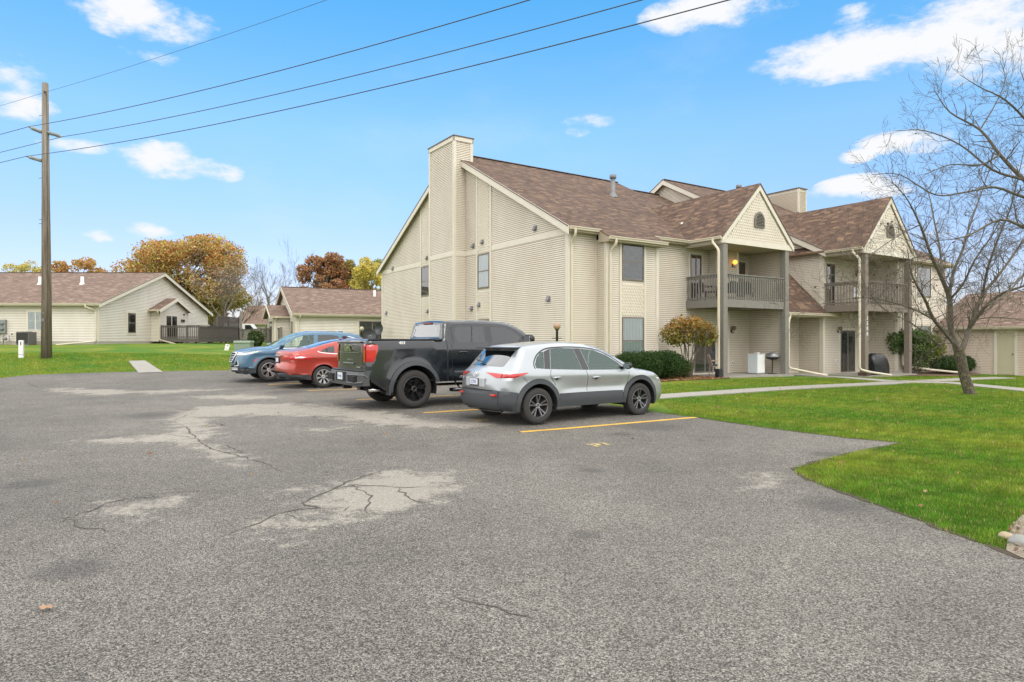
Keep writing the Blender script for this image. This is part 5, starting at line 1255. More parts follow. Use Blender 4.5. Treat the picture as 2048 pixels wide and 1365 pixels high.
def place(c_rear, c_front, half):
    """origin (rear axle centre on the ground) and heading from the two near-side wheel contacts"""
    d = (Vector((c_front.x, c_front.y, 0))-Vector((c_rear.x, c_rear.y, 0))).normalized(); ang = math.atan2(d.y, d.x)
    n = Vector((-d.y, d.x, 0)); o = Vector((c_rear.x, c_rear.y, 0))+n*half; return o, ang

# street number, one digit under the other on the front of the first post of the right-hand porch
for ch_, z_ in zip('3508', (2.66,2.42,2.18,1.94)): textobj(ch_, .235, M['white'], apt, 'house_number', Matrix.Translation((14.40,-3.618,z_)) @ Matrix.Rotation(R(90),4,'X'), .004, .004)

# ---------------------------------------------------------------- silver crossover
def w_cross(x, z):
    base = np.interp(x, [-.85,-.6,-.2,.6,1.6,2.6,3.1,3.45,3.6], [.80,.855,.885,.885,.89,.885,.86,.77,.66])
    zb = np.interp(x, [-.8,.0,1.5,2.6,3.4], [1.03,1.01,.985,.955,.86])
    y = base - np.clip(z-zb,0,None)*.44 - np.clip(.42-z,0,None)*.22
    y -= .035*np.exp(-((z-.66)/.10)**2)*sst(.4,1.0,x)*(1-sst(2.0,2.5,x))
    for xa in (0,2.655): y += .030*np.exp(-(np.maximum(0,np.hypot(x-xa,z-.343)-.30)/.20)**2)
    y += .018*np.exp(-((z-(.92-.02*x))/.06)**2)
    return y
def arch(xa, rw, r0, r1, a0=-.22, a1=None, n=22):
    a1 = math.pi+.22 if a1 is None else a1
    return [(xa+r1*math.cos(t), rw+r1*math.sin(t)) for t in np.linspace(a0,a1,n)]+[(xa+r0*math.cos(t), rw+r0*math.sin(t)) for t in np.linspace(a1,a0,n)]
cr0, cr1 = G(1078,853), G(1280,837.5)
_, ang0 = place(cr0, cr1, .88); ang = R(33.6); d_ = Vector((math.cos(ang), math.sin(ang), 0)); org = Vector((cr0.x,cr0.y,0))+Vector((-d_.y,d_.x,0))*.885
prof = [(-.60,.26),(-.74,.30),(-.795,.40),(-.80,.52),(-.792,.62),(-.78,.70),(-.768,.80),(-.745,.90),(-.70,.98),(-.60,1.05),(-.47,1.20),(-.34,1.36),(-.28,1.43),(-.12,1.475),(.5,1.525),(1.0,1.53),(1.4,1.495),(1.75,1.41),(2.15,1.22),(2.50,1.03),(2.62,.985),(2.9,.95),(3.2,.88),(3.42,.775),(3.50,.66),(3.52,.50),(3.50,.34),(3.40,.24),(3.25,.20)]
zr = .30
GW = [(-.02,1.035),(.30,1.015),(.9,1.0),(1.25,.99),(1.36,.985)]
qwin = [(-.045,1.06),(.13,1.045),(.22,1.37),(.14,1.36),(.02,1.26),(-.06,1.13)]
rwin = [(.285,1.035),(1.06,1.005),(.97,1.43),(.62,1.44),(.40,1.425)]
fwin = [(1.25,1.00),(2.24,.985),(2.06,1.135),(1.78,1.29),(1.48,1.395),(1.15,1.425)]
pilq = [(.137,1.043),(.278,1.036),(.393,1.428),(.30,1.40),(.228,1.372)]; pilb = [(1.067,1.004),(1.243,1.0),(1.143,1.428),(.977,1.432)]
chin = [(-.075,1.04),(2.40,.965),(2.40,.975),(-.06,1.05)]
a_r = arch(0,.343,.425,.52,a0=-.3,a1=math.pi+.3); a_f = arch(2.655,.343,.425,.52,a0=-.3,a1=math.pi+.3)
sill = [(.50,.2),(.5,.56),(1.0,.565),(1.9,.565),(2.155,.56),(2.155,.2)]
bump = [(-.95,.42),(-.95,.655),(-.62,.635),(-.455,.61),(-.50,.49),(-.522,.36),(-.50,.20),(-.75,.20),(-.95,.25)]
lampr = [(-.9,.960),(-.50,.968),(-.27,.985),(-.25,.975),(-.38,.935),(-.55,.892),(-.9,.882)]
lampf = [(3.6,.78),(3.30,.79),(3.02,.835),(3.12,.80),(3.36,.70),(3.6,.70)]
sideR = [('quarter_window',qwin,M['cglass'],-.006),('rear_side_window',rwin,M['cglass'],-.006),('front_side_window',fwin,M['cglass'],-.006),
  ('pillar_trim',pilq,M['blackrim'],-.002),('pillar_trim',pilb,M['blackrim'],-.002),
  ('window_trim',seam([(-.075,1.05),(-.08,1.15),(.02,1.29),(.2,1.40),(.45,1.447),(.97,1.457),(1.5,1.412),(1.82,1.30),(2.12,1.13),(2.32,.99)],.026),M['black'],.0),
  ('body',seam([(.29,1.025),(.27,.90),(.40,.72)][:3]),M['black'],-.004),('body',seam([(1.16,.995),(1.21,.8),(1.20,.575)]),M['black'],-.004),('body',seam([(2.33,.95),(2.30,.8),(2.24,.575)]),M['black'],-.004),
  ('body',seam([(-.36,.895),(-.26,.80)]),M['black'],-.003),
  ('arch_cladding',a_r,M['cladding'],.012),('arch_cladding',a_f,M['cladding'],.012),('sill_cladding',sill,M['cladding'],.008),('rear_bumper',bump,M['cladding'],.006),
  ('tail_light',lampr,M['red_lens'],.008),('head_light',lampf,M['clear_lens'],.004)]
def top_cx(c):
    s_ = c.sof; g0, g1 = s_(-.58,1.07), s_(-.33,1.38); w0_, w1_ = s_(1.66,1.44), s_(2.46,1.05); b0_, b1_ = s_(-.70,.28), s_(-.775,.645)
    t0, t1 = s_(-.735,.86), s_(-.70,.945)
    return [('rear_window',[(g0,-.70),(g0+.02,-.80),(g1,-.90),(g1,.90),(g0+.02,.80),(g0,.70),(g0-.02,0)],M['backglass'],.003),
      ('windshield',[(w0_,-.93),(w0_,.93),(w1_,.95),(w1_,-.95)],M['cglass'],.0),
      ('rear_bumper',[(b0_,-1.1),(b0_,1.1),(b1_,1.1),(b1_,-1.1)],M['cladding'],.006),
      ('tail_light',[(t1-.01,.52),(t1+.008,.40),(t1+.012,.7),(t1+.012,1.1),(t0+.022,1.1),(t0+.022,.84)],M['red_lens'],.008),('tail_light',[(t1-.01,-.52),(t1+.008,-.40),(t1+.012,-.7),(t1+.012,-1.1),(t0+.022,-1.1),(t0+.022,-.84)],M['red_lens'],.008),
      ('body',[(t0-.23,-.82),(t0-.23,.82),(t0-.22,.82),(t0-.22,-.82)],M['black'],-.003)]
spec = dict(cat='car', prof=prof, axles=(0,2.655), Rarch=.425, rw=.343, zrock=zr, tw=.215, track=.885, paint=paint('silver_paint', (.40,.425,.44), .6, .34),
            w=w_cross, bulge=(.12,.9,.17,.9,.045), side=sideR, topr=top_cx, round=lambda x, z: .07+.05*(1-sst(-.7,-.3,x))+.06*sst(3.1,3.45,x))
cx = Car('parked_car', 'silver compact crossover with dark grey cladding, nearest of the parked vehicles', spec, (org.x, org.y, ASZ(org.x, org.y)), ang)
cx.body(); cx.wheels(M['gunmetal'], dict(rim=.64, n=5, pair=[(-.10,-.20),(.10,.20)], w0=.016, wm=.018, w1=.022, rot=.3, nut=2))
cx.handle(.42,.865,spec['paint']); cx.handle(1.42,.845,spec['paint'])
cx.mirror(2.18,1.03,M['black'],.95); cx.seats((1.35,.45),.62)
s_ = cx.sof
mb = MB(); mb.rbox((-.50,-.62,1.432),(-.22,.62,1.462),.014); mb.build('rear_spoiler', M['cladding'], cx.e)
sp0, sp1 = s_(-.24,1.36), s_(-.05,1.47)
cx.patch('high_brake_light', [(s_(-.27,1.34),-.25),(s_(-.27,1.34)+.03,-.25),(s_(-.27,1.34)+.03,.25),(s_(-.27,1.34),.25)], M['dark_red_lens'], .02)
# number plate recess, plate with frame and registration, badge, reflectors, exhausts, wiper
px0 = float(cx.top([s_(-.745,.76)],[0],0)[0][0])
mb = MB(); mb.rbox((px0-.008,-.33,.705),(px0+.03,.33,.875),.01); mb.build('plate_recess', mat('silver_panel', (.50,.52,.53), .4, .4), cx.e)
mb = MB(); mb.rbox((px0-.022,-.165,.715),(px0-.006,.165,.87),.006); pf_ = mb.build('plate_frame', M['black'], cx.e)
mb = MB(); mb.box((px0-.026,-.145,.742),(px0-.022,.145,.858)); mb.build('number_plate', M['plate'], pf_)
bl = mat('blue_print', (.05,.10,.35), .5); textobj('CT01', .085, bl, pf_, 'plate_text', rearM(px0-.028, 0, .795), .001)
xb = float(cx.top([s_(-.735,.90)],[0],0)[0][0])
mb = MB(); n = 24; mb.tube([(xb-.022, .062*math.cos(2*math.pi*k/n), .945+.048*math.sin(2*math.pi*k/n)) for k in range(n+1)], .006, 6, cap=False)
mb.tube([(xb-.022,.055,.965),(xb-.026,.028,.955),(xb-.028,0,.932),(xb-.026,-.028,.955),(xb-.022,-.055,.965)], .006, 6); mb.tube([(xb-.022,.045,.93),(xb-.026,.02,.915),(xb-.026,-.02,.915),(xb-.022,-.045,.93)], .005, 6); mb.build('badge', M['chrome'], cx.e, smooth=True)
textobj('CX-30', .062, M['chrome'], cx.e, 'model_lettering', rearM(xb-.006, .55, .86), .003)
for sg in (-1,1):
    q = float(cx.top([s_(-.79,.58)],[sg*.72],0)[0][0]); mb = MB(); mb.rbox((q-.012,sg*.50,.545),(q+.05,sg*.66,.585),.006); mb.build('reflector', M['red_lens'], cx.e)
    mb = MB(); mb.tube([(-.60,sg*.52,.335),(-.80,sg*.52,.335)], .042, 14, cap=False); mb.tube([(-.62,sg*.52,.335),(-.80,sg*.52,.335)], .036, 14, cap=False); mb.build('exhaust_tip', M['chrome'], cx.e, smooth=True)
gc = cx.top([s_(-.55,1.09), s_(-.47,1.16)],[0,0],.03); mb = MB(); mb.tube([gc[0], gc[0]+np.array([0,.16,.03]), gc[0]+np.array([.03,.36,.05])], .012, 6); mb.build('rear_wiper', M['black'], cx.e)
mb = MB(); mb.tube([cx.top([s_(-.60,.26)+d],[t],.02)[0] for t, d in ((-.9,.06),(-.6,.03),(-.3,.06),(0,.06),(.3,.06),(.6,.03),(.9,.06))], .014, 6); mb.build('diffuser_lip', M['gunmetal'], cx.e)

# ---------------------------------------------------------------- black pickup
def w_truck(x, z):
    base = np.interp(x, [-1.2,-1.0,-.5,.8,2.5,3.9,4.4,4.7], [.955,.985,.995,.995,1.0,1.0,.97,.88])
    y = base - np.clip(z-1.32,0,None)*np.where(x>.5,.31,.05) - np.clip(.62-z,0,None)*.18
    y -= .035*np.exp(-((z-.86)/.12)**2)*sst(.6,1.0,x)*(1-sst(2.9,3.3,x))
    for xa in (0,3.75): y += .05*np.exp(-(np.maximum(0,np.hypot(x-xa,z-.419)-.48)/.14)**2)
    return y
tr0 = G(818,820); ang_t = ang-R(.4); dv = Vector((math.cos(ang_t), math.sin(ang_t), 0)); nv = Vector((-dv.y, dv.x, 0)); org_t = Vector((tr0.x,tr0.y,0))+nv*1.0+dv*.14
prof = [(-1.02,.62),(-1.08,.66),(-1.10,.80),(-1.10,.95),(-1.10,1.15),(-1.10,1.35),(-1.085,1.475),(-1.05,1.50),(-.6,1.505),(.0,1.505),(.5,1.51),(.66,1.515),(.725,1.53),(.745,1.62),(.78,1.79),(.815,1.90),(.92,1.945),(1.6,1.975),(2.15,1.965),(2.6,1.915),(2.95,1.77),(3.22,1.57),(3.4,1.44),(3.6,1.39),(4.1,1.35),(4.5,1.28),(4.62,1.15),(4.65,.9),(4.63,.6),(4.5,.42)]
rw_t = [(1.13,1.46),(1.86,1.45),(1.86,1.83),(1.22,1.83),(1.08,1.79),(1.04,1.60)]; fw_t = [(2.05,1.45),(2.98,1.44),(2.90,1.56),(2.70,1.72),(2.46,1.81),(2.05,1.835)]
pil_t = [(1.885,1.45),(2.025,1.45),(2.025,1.83),(1.885,1.83)]
frm_t = seam([(1.0,1.43),(.985,1.60),(1.06,1.85),(1.9,1.88),(2.46,1.855),(2.82,1.70),(3.05,1.47)],.02)
lamp_t = [(-1.25,1.03),(-1.25,1.40),(-.87,1.40),(-.85,1.34),(-.90,1.16),(-.96,1.03)]
a_rt = arch(0,.419,.52,.62,a0=-.1,a1=math.pi+.1); a_ft = arch(3.75,.419,.52,.62,a0=-.1,a1=math.pi+.1)
sideT = [('rear_side_window',rw_t,M['pglass'],-.004),('front_side_window',fw_t,M['pglass'],-.004),('pillar_trim',pil_t,M['blackrim'],-.002),('window_trim',frm_t,M['blackrim'],.003),
  ('arch_cladding',a_rt,M['cladding'],.03),('arch_cladding',a_ft,M['cladding'],.03),('tail_light',lamp_t,M['red_lens'],.012),
  ('body',seam([(.80,1.50),(.82,1.3),(.84,.56)],.02),M['black'],-.004),('body',seam([(.93,1.40),(.95,1.1),(.96,.60)]),M['black'],-.004),('body',seam([(1.955,1.43),(1.96,1.1),(1.96,.60)]),M['black'],-.004),('body',seam([(3.08,1.40),(3.05,1.1),(3.0,.60)]),M['black'],-.004)]
def top_t(c):
    s_ = c.sof; a, b = s_(.74,1.58), s_(.80,1.86); w0_, w1_ = s_(2.52,1.89), s_(3.28,1.46); q0, q1 = s_(-1.10,.80), s_(-1.10,1.46); l0, l1 = s_(-1.10,1.04), s_(-1.10,1.41); tn0, tn1 = s_(-1.0,1.505), s_(.62,1.513)
    return [('cab_rear_window',[(a,-.86),(b,-.86),(b,.86),(a,.86)],M['backglass'],.004),('windshield',[(w0_,-.93),(w0_,.93),(w1_,.95),(w1_,-.95)],M['cglass'],0),
      ('bed_cover',[(tn0,-.90),(tn1,-.90),(tn1,.90),(tn0,.90)],mat('grey_vinyl_bed_cover',(.22,.23,.23),.45,noise=(8,.1)),-.012),
      ('tail_light',[(l0,.90),(l1,.87),(l1,1.1),(l0,1.1)],M['red_lens'],.012),('tail_light',[(l0,-.90),(l1,-.87),(l1,-1.1),(l0,-1.1)],M['red_lens'],.012),
      ('tailgate',[(q0+.005,-.78),(q1,-.775),(q1,.775),(q0+.005,.78)],mat('dusty_black_paint',(.022,.022,.019),.3,coat=.35,noise=(6,.3)),.0),
      ('body',[(q0,-.80),(q1,-.79),(q1,-.805),(q0-.015,-.815),(q0-.015,.815),(q1,.805),(q1,.79),(q0,.80)],M['black'],-.006)]
spt = dict(cat='pickup truck', prof=prof, axles=(0,3.75), Rarch=.525, rw=.419, zrock=.56, tw=.28, track=1.02, paint=paint('black_paint', (.004,.006,.009), .0, .2, .03),
           w=w_truck, bulge=(.045,.4,.14,.5,.03), side=sideT, topr=top_t, round=lambda x, z: .045+.05*sst(.8,1.2,x)+.05*sst(4.2,4.6,x))
tk = Car('pickup_truck', 'black four-door pickup truck with black wheels, parked between the silver crossover and the red sedan', spt, (org_t.x, org_t.y, ASZ(org_t.x, org_t.y)), ang_t)
tk.body(); tk.wheels(M['blackrim'], dict(rim=.64, n=6, pair=[(-.07,-.13),(.07,.13)], w0=.022, wm=.022, w1=.026, rot=.2, nut=2))
tk.handle(1.22,1.22,M['blackrim'],L_=.24); tk.handle(2.2,1.22,M['blackrim'],L_=.24); tk.mirror(3.0,1.5,M['black'],1.5); tk.seats((2.3,1.35),1.0,(-.45,.45))
e = tk.e; g_ = M['cladding']
bmp = mat('grey_steel_bumper', (.085,.09,.09), .45, .5)
mb = MB()     # wrap-round step bumper
outl = [(-1.02,.99),(-1.16,.99),(-1.26,.90),(-1.30,.62),(-1.31,.36),(-1.31,-.36),(-1.30,-.62),(-1.26,-.90),(-1.16,-.99),(-1.02,-.99)]
prz = [(0,.56),(.02,.52),(.03,.60),(.03,.74),(.0,.82),(-.05,.845)]
vs = []
for (x, y) in outl:
    for (o, z) in prz[1:]: l = math.hypot(x+.6, y); vs.append((x-o*.9, y, z))
k = len(prz)-1; mb.add(vs, [(i*k+j, i*k+j+1, (i+1)*k+j+1, (i+1)*k+j) for i in range(len(outl)-1) for j in range(k-1)])
mb.add([(x, y, .845) for x, y in outl]+[(-1.0,-.99,.845),(-1.0,.99,.845)], [list(range(len(outl)+2))]); mb.add([(x, y, .52) for x, y in outl], [list(range(len(outl)))])
bo_ = mb.build('rear_bumper', bmp, e)
for sg in (-1,1):
    mb = MB(); y0, y1 = sg*.50, sg*.90; mb.rbox((-1.365,min(y0,y1),.60),(-1.27,max(y0,y1),.735),.02); mb.build('corner_step', M['well'], bo_)
    mb = MB(); mb.tube([(-1.35,sg*.46,.74),(-1.37,sg*.50,.755),(-1.30,sg*.90,.755),(-1.17,sg*1.0,.75),(-1.09,sg*1.0,.70)], .014, 6); mb.tube([(-1.37,sg*.50,.585),(-1.33,sg*.90,.585),(-1.2,sg*.99,.60)], .02, 6); mb.build('bumper_edge', M['gunmetal'], bo_)
mb = MB(); mb.rbox((-1.352,-.30,.60),(-1.28,.30,.80),.012); mb.build('plate_well', M['well'], bo_)
mb = MB(); mb.box((-1.362,-.155,.63),(-1.352,.155,.785)); pl = mb.build('number_plate', M['plate'], bo_)
textobj('TK 482', .07, bl, pl, 'plate_text', rearM(-1.364,0,.70), .001)
mb = MB(); mb.box((-1.28,-.05,.42),(-1.1,.05,.50)); mb.build('tow_hitch', M['well'], bo_)
TG = -1.10-.065
mb = MB(); mb.rbox((TG-.012,-.76,1.44),(TG+.05,.76,1.475),.01); mb.rbox((TG-.006,-.35,.965),(TG+.03,.35,1.0),.01); mb.rbox((TG-.014,-.72,1.22),(TG+.02,.72,1.228),.003); mb.build('tailgate_trim', spt['paint'], e)
textobj('GMC', .20, M['chrome'], e, 'badge_lettering', rearM(TG-.014,0,1.325), .006, .004)
textobj('SIERRA', .055, M['chrome'], e, 'model_lettering', rearM(TG-.006,.0,1.06), .004)
textobj('ELEVATION', .045, M['chrome'], e, 'model_lettering', rearM(TG+.002,-.62,.91), .004)
t4 = textobj('4X4', .085, M['white'], e, 'decal_lettering', Matrix.Rotation(R(90),4,'X'), .001, .003)
y4 = tk.sidept(-.30,1.44,-1,.004); t4.data.transform(Matrix.Translation(y4)); t4.data.transform(Matrix())
mb = MB(); mb.box((.775,-.22,1.885),(.85,.22,1.925)); mb.build('high_brake_light', M['dark_red_lens'], e)
for sg in (-1,1):
    mb = MB(); mb.tube([(.95,sg*.86,.36),(1.05,sg*.97,.36),(3.0,sg*.97,.36),(3.1,sg*.86,.36)], .045, 10)
    for x in (1.2,2.8): mb.tube([(x,sg*.9,.38),(x,sg*.6,.55)], .02, 6)
    mb.build('side_step', M['blackrim'], e, smooth=True)
    mb = MB(); mb.rbox((-.66,sg*.72-.12,.20),(-.62,sg*.99 if sg<0 else .99,.50),.008) if False else mb.rbox((-.60,min(sg*.80,sg*1.02),.30),(-.575,max(sg*.80,sg*1.02),.52),.006); mb.build('mud_flap', M['cladding'], e)
mb = MB(); mb.tube([(-.5,-.62,.40),(-.95,-.72,.42)], .05, 12); mb.build('exhaust_tip', M['chrome'], e, smooth=True)
mb = MB(); mb.tube([(0,-.85,.42),(0,.85,.42)], .05, 10); bm_ = mb.build('axle', M['galv'], e)
bedr = MB(); 
for sg in (-1,1): bedr.beam((-1.06,sg*.935,1.515),(.72,sg*.935,1.522),.07,.02)
bedr.build('bed_rail_cap', M['black'], e)

# ---------------------------------------------------------------- red sedan
def w_sedan(x, z):
    base = np.interp(x, [-1.1,-.9,-.4,.5,1.8,2.85,3.3,3.7], [.80,.86,.90,.915,.92,.90,.86,.70])
    zb = np.interp(x, [-1,.0,1.5,3.0], [1.03,1.0,.96,.90]); y = base-np.clip(z-zb,0,None)*.55-np.clip(.40-z,0,None)*.25
    for xa in (0,2.85): y += .02*np.exp(-(np.maximum(0,np.hypot(x-xa,z-.33)-.34)/.10)**2)
    return y+.015*np.exp(-((z-(.90))/.05)**2)-.02*np.exp(-((z-.62)/.10)**2)*sst(.3,.8,x)
fr0 = G(646.6,777.5); org_f = Vector((fr0.x,fr0.y,0))+nv*.90
prof = [(-.72,.26),(-.95,.30),(-1.03,.42),(-1.05,.56),(-1.03,.68),(-.98,.74),(-.985,.85),(-.99,.97),(-.98,1.06),(-.93,1.09),(-.70,1.12),(-.40,1.18),(.05,1.31),(.45,1.405),(.9,1.465),(1.3,1.475),(1.65,1.44),(2.0,1.32),(2.4,1.12),(2.6,1.03),(2.9,1.0),(3.3,.93),(3.65,.82),(3.78,.65),(3.79,.42),(3.7,.25),(3.5,.20)]
qf = [(-.10,1.10),(.35,1.055),(.37,1.28),(.22,1.25),(.02,1.17)]; rf_ = [(.42,1.06),(1.08,1.035),(1.02,1.40),(.75,1.375),(.50,1.32)]; ff_ = [(1.2,1.03),(2.2,.99),(2.0,1.14),(1.7,1.30),(1.45,1.385),(1.15,1.405)]
chr_ = seam([(-.17,1.125),(-.08,1.075),(.36,1.03),(1.1,1.01),(2.2,.965)],.022)
lmp = [(-1.2,.985),(-.93,.985),(-.70,1.02),(-.42,.965),(-.30,.915),(-.55,.87),(-.85,.855),(-1.2,.86)]
lmpc = [(-.86,.935),(-.70,.965),(-.52,.935),(-.66,.905),(-.86,.90)]
sideF = [('quarter_window',qf,M['pglass'],-.004),('rear_side_window',rf_,M['cglass'],-.004),('front_side_window',ff_,M['cglass'],-.004),('window_trim',chr_,M['chrome'],.004),
  ('tail_light',lmp,M['red_lens'],.01),
  ('lower_cladding',[(-1.2,.45),(-.98,.41),(-.405,.40),(-.38,.30),(-.50,.20),(-.70,.2),(-1.2,.25)],M['cladding'],.003),
  ('body',seam([(.385,1.02),(.42,.85),(.60,.70)][:2]),M['black'],-.004),('body',seam([(1.13,1.0),(1.16,.7),(1.15,.35)]),M['black'],-.004),('body',seam([(2.2,.95),(2.2,.7),(2.18,.35)]),M['black'],-.004)]
def top_f(c):
    s_ = c.sof; a, b = s_(-.34,1.20), s_(.62,1.43); w0_, w1_ = s_(1.72,1.43), s_(2.5,1.07); l0, l1 = s_(-.985,.87), s_(-.985,.99); q = s_(-.95,.30), s_(-1.05,.47)
    return [('rear_window',[(a,-.80),(a,.80),(b,.86),(b,-.86)],M['backglass'],.004),('windshield',[(w0_,-.9),(w0_,.9),(w1_,.93),(w1_,-.93)],M['cglass'],0),
      ('tail_light',[(l0,.66),(l1,.64),(l1,1.1),(l0,1.1)],M['red_lens'],.01),('tail_light',[(l0,-.66),(l1,-.64),(l1,-1.1),(l0,-1.1)],M['red_lens'],.01),
      ('lower_cladding',[(q[0],-1.1),(q[0],1.1),(q[1],1.1),(q[1],-1.1)],M['cladding'],.004)]
spf = dict(cat='car', prof=prof, axles=(0,2.85), Rarch=.385, rw=.332, zrock=.28, tw=.225, track=.905, paint=paint('red_paint', (.36,.035,.02), .35, .35), w=w_sedan,
           bulge=(.15,1.0,.17,.9,.045), side=sideF, topr=top_f, round=lambda x, z: .07+.05*(1-sst(-.9,-.5,x)))
fu = Car('parked_car', 'orange red sedan parked between the blue car and the black pickup', spf, (org_f.x, org_f.y, ASZ(org_f.x, org_f.y)), ang_t+R(1))
fu.body(); fu.wheels(M['alu'], dict(rim=.66, n=8, pair=[(0,.0)], w0=.018, wm=.026, w1=.055, rot=.2))
fu.spatch('reversing_lens', lmpc, M['clear_lens'], .016); fu.mirror(2.1,1.05,spf['paint']); fu.seats((1.5,.55),.55)
xq = float(fu.top([fu.sof(-.985,.85)],[0],0)[0][0]); mb = MB(); mb.rbox((xq-.02,-.17,.76),(xq,.17,.93),.005); pf_ = mb.build('plate_frame', M['black'], fu.e); mb = MB(); mb.box((xq-.024,-.15,.785),(xq-.02,.15,.91)); mb.build('number_plate', M['plate'], pf_)
mb = MB(); mb.rbox((xq-.014,-.32,.965),(xq+.02,.32,.995),.006); mb.build('boot_trim', M['chrome'], fu.e)
fu.handle(.75,.93,spf['paint']); mb = MB(); mb.tube([(-.80,-.55,.33),(-1.0,-.55,.32)], .04, 12); mb.build('exhaust_tip', M['galv'], fu.e)
rt = fu.top([fu.sof(.95,1.46)],[0],.02)[0]; mb = MB(); mb.rbox((rt[0]-.08,-.02,rt[2]-.02),(rt[0]+.06,.02,rt[2]+.05),.015); mb.build('roof_antenna', M['black'], fu.e)

# ---------------------------------------------------------------- blue crossover (backed in)
def w_suv(x, z):
    base = np.interp(x, [-1.0,-.7,-.2,.6,1.8,2.7,3.1,3.45,3.65], [.84,.89,.91,.92,.925,.92,.905,.84,.72])
    zb = np.interp(x, [-.8,0,1.5,2.7,3.4], [1.16,1.13,1.09,1.05,.95]); y = base-np.clip(z-zb,0,None)*.42-np.clip(.45-z,0,None)*.2
    for xa in (0,2.725): y += .022*np.exp(-(np.maximum(0,np.hypot(x-xa,z-.36)-.38)/.10)**2)
    return y+.014*np.exp(-((z-.93)/.05)**2)-.025*np.exp(-((z-.70)/.10)**2)*sst(.3,.8,x)*(1-sst(2.0,2.5,x))
eq0 = G(538.5,767); ang_e = ang+R(180-1.5); de = Vector((math.cos(ang_e), math.sin(ang_e), 0)); ne = Vector((de.y, -de.x, 0))   # right of the heading
org_e = Vector((eq0.x,eq0.y,0))-de*2.725+ne*.90
prof = [(-.7,.32),(-.90,.36),(-.97,.50),(-.96,.72),(-.92,.95),(-.86,1.10),(-.74,1.25),(-.52,1.47),(-.40,1.56),(-.1,1.60),(.5,1.645),(1.0,1.65),(1.4,1.62),(1.8,1.52),(2.2,1.33),(2.5,1.16),(2.65,1.10),(2.9,1.09),(3.2,1.05),(3.42,.985),(3.54,.90),(3.58,.78),(3.60,.62),(3.60,.45),(3.55,.30),(3.42,.22)]
fwe = [(1.25,1.13),(2.36,1.10),(2.2,1.22),(1.85,1.42),(1.55,1.52),(1.2,1.54)]; rwe = [(.30,1.16),(1.12,1.135),(1.07,1.54),(.62,1.545),(.35,1.50)]; qwe = [(-.42,1.22),(.20,1.17),(.24,1.48),(-.02,1.46),(-.28,1.38)]
hle = [(3.7,.935),(3.46,.935),(3.10,1.0),(2.94,1.0),(3.15,.94),(3.46,.865),(3.7,.86)]; rfl = [(3.17,.64),(3.10,.74),(3.14,.75),(3.22,.67)]
a_re = arch(0,.362,.42,.455,a0=-.05,a1=math.pi+.05); a_fe = arch(2.725,.362,.42,.455,a0=-.05,a1=math.pi+.05)
lowc = [(3.8,.2),(3.8,.42),(3.16,.42),(3.165,.33),(3.30,.25),(3.44,.24)]
sideE = [('front_side_window',fwe,M['cglass'],-.004),('rear_side_window',rwe,M['pglass'],-.004),('quarter_window',qwe,M['pglass'],-.004),('window_trim',seam([(-.46,1.2),(.3,1.14),(1.2,1.11),(2.4,1.08)],.02),M['chrome'],.003),
  ('window_trim',seam([(-.46,1.2),(-.30,1.40),(.0,1.50)],.02),M['chrome'],.003),('head_light',hle,M['clear_lens'],.004),('side_marker',rfl,M['red_lens'],.006),('arch_cladding',a_re,M['cladding'],.01),('arch_cladding',a_fe,M['cladding'],.01),('lower_bumper',lowc,M['cladding'],.006),
  ('body',seam([(1.17,1.10),(1.2,.8),(1.18,.42)]),M['black'],-.004),('body',seam([(2.42,1.06),(2.36,.8),(2.2,.45)]),M['black'],-.004)]
def top_e(c):
    s_ = c.sof; w0_, w1_ = s_(1.62,1.57), s_(2.56,1.13); g0, g1 = s_(-.80,1.18), s_(-.46,1.52); k0, k1 = s_(3.52,.92), s_(3.60,.62); h0, h1 = s_(3.50,.93), s_(3.56,.86)
    l0, l1 = s_(3.60,.50), s_(3.50,.26)
    return [('windshield',[(w0_,-.90),(w0_,.90),(w1_,.93),(w1_,-.93)],M['cglass'],0),('rear_window',[(g0,-.85),(g0,.85),(g1,.88),(g1,-.88)],M['pglass'],.003),
      ('grille',[(k0,-.62),(k0,.62),(k1,.40),(k1+.03,.32),(k1+.03,-.32),(k1,-.40)],M['well'],.012),
      ('head_light',[(h0,.66),(h0,1.1),(h1,1.1),(h1,.64)],M['clear_lens'],.004),('head_light',[(h0,-.66),(h0,-1.1),(h1,-1.1),(h1,-.64)],M['clear_lens'],.004),
      ('lower_bumper',[(l0,-1.1),(l0,1.1),(l1,1.1),(l1,-1.1)],M['cladding'],.006)]
spe = dict(cat='car', prof=prof, axles=(0,2.725), Rarch=.42, rw=.362, zrock=.34, tw=.225, track=.91, paint=paint('blue_paint', (.045,.125,.20), .35, .33), w=w_suv,
           bulge=(.12,.8,.18,.9,.045), side=sideE, topr=top_e, round=lambda x, z: .08+.05*sst(3.1,3.45,x))
eq = Car('parked_car', 'dark blue crossover with chrome grille, backed in at the far end of the row', spe, (org_e.x, org_e.y, ASZ(org_e.x, org_e.y)), ang_e)
eq.body(); eq.wheels(M['alu'], dict(rim=.66, n=6, pair=[(-.10,-.16),(.10,.16)], w0=.014, wm=.016, w1=.022, rot=.2)); eq.mirror(2.3,1.15,spe['paint'],1.1); eq.seats((1.45,.5),.75)
s_ = eq.sof; ks = np.linspace(s_(3.525,.90), s_(3.60,.64), 6); gr = MB()
for k, S_ in enumerate(ks):
    tw_ = .60-.20*k/5; gr.tube([eq.top([S_],[t],.028)[0] for t in np.linspace(-tw_,tw_,9)], .011, 6)
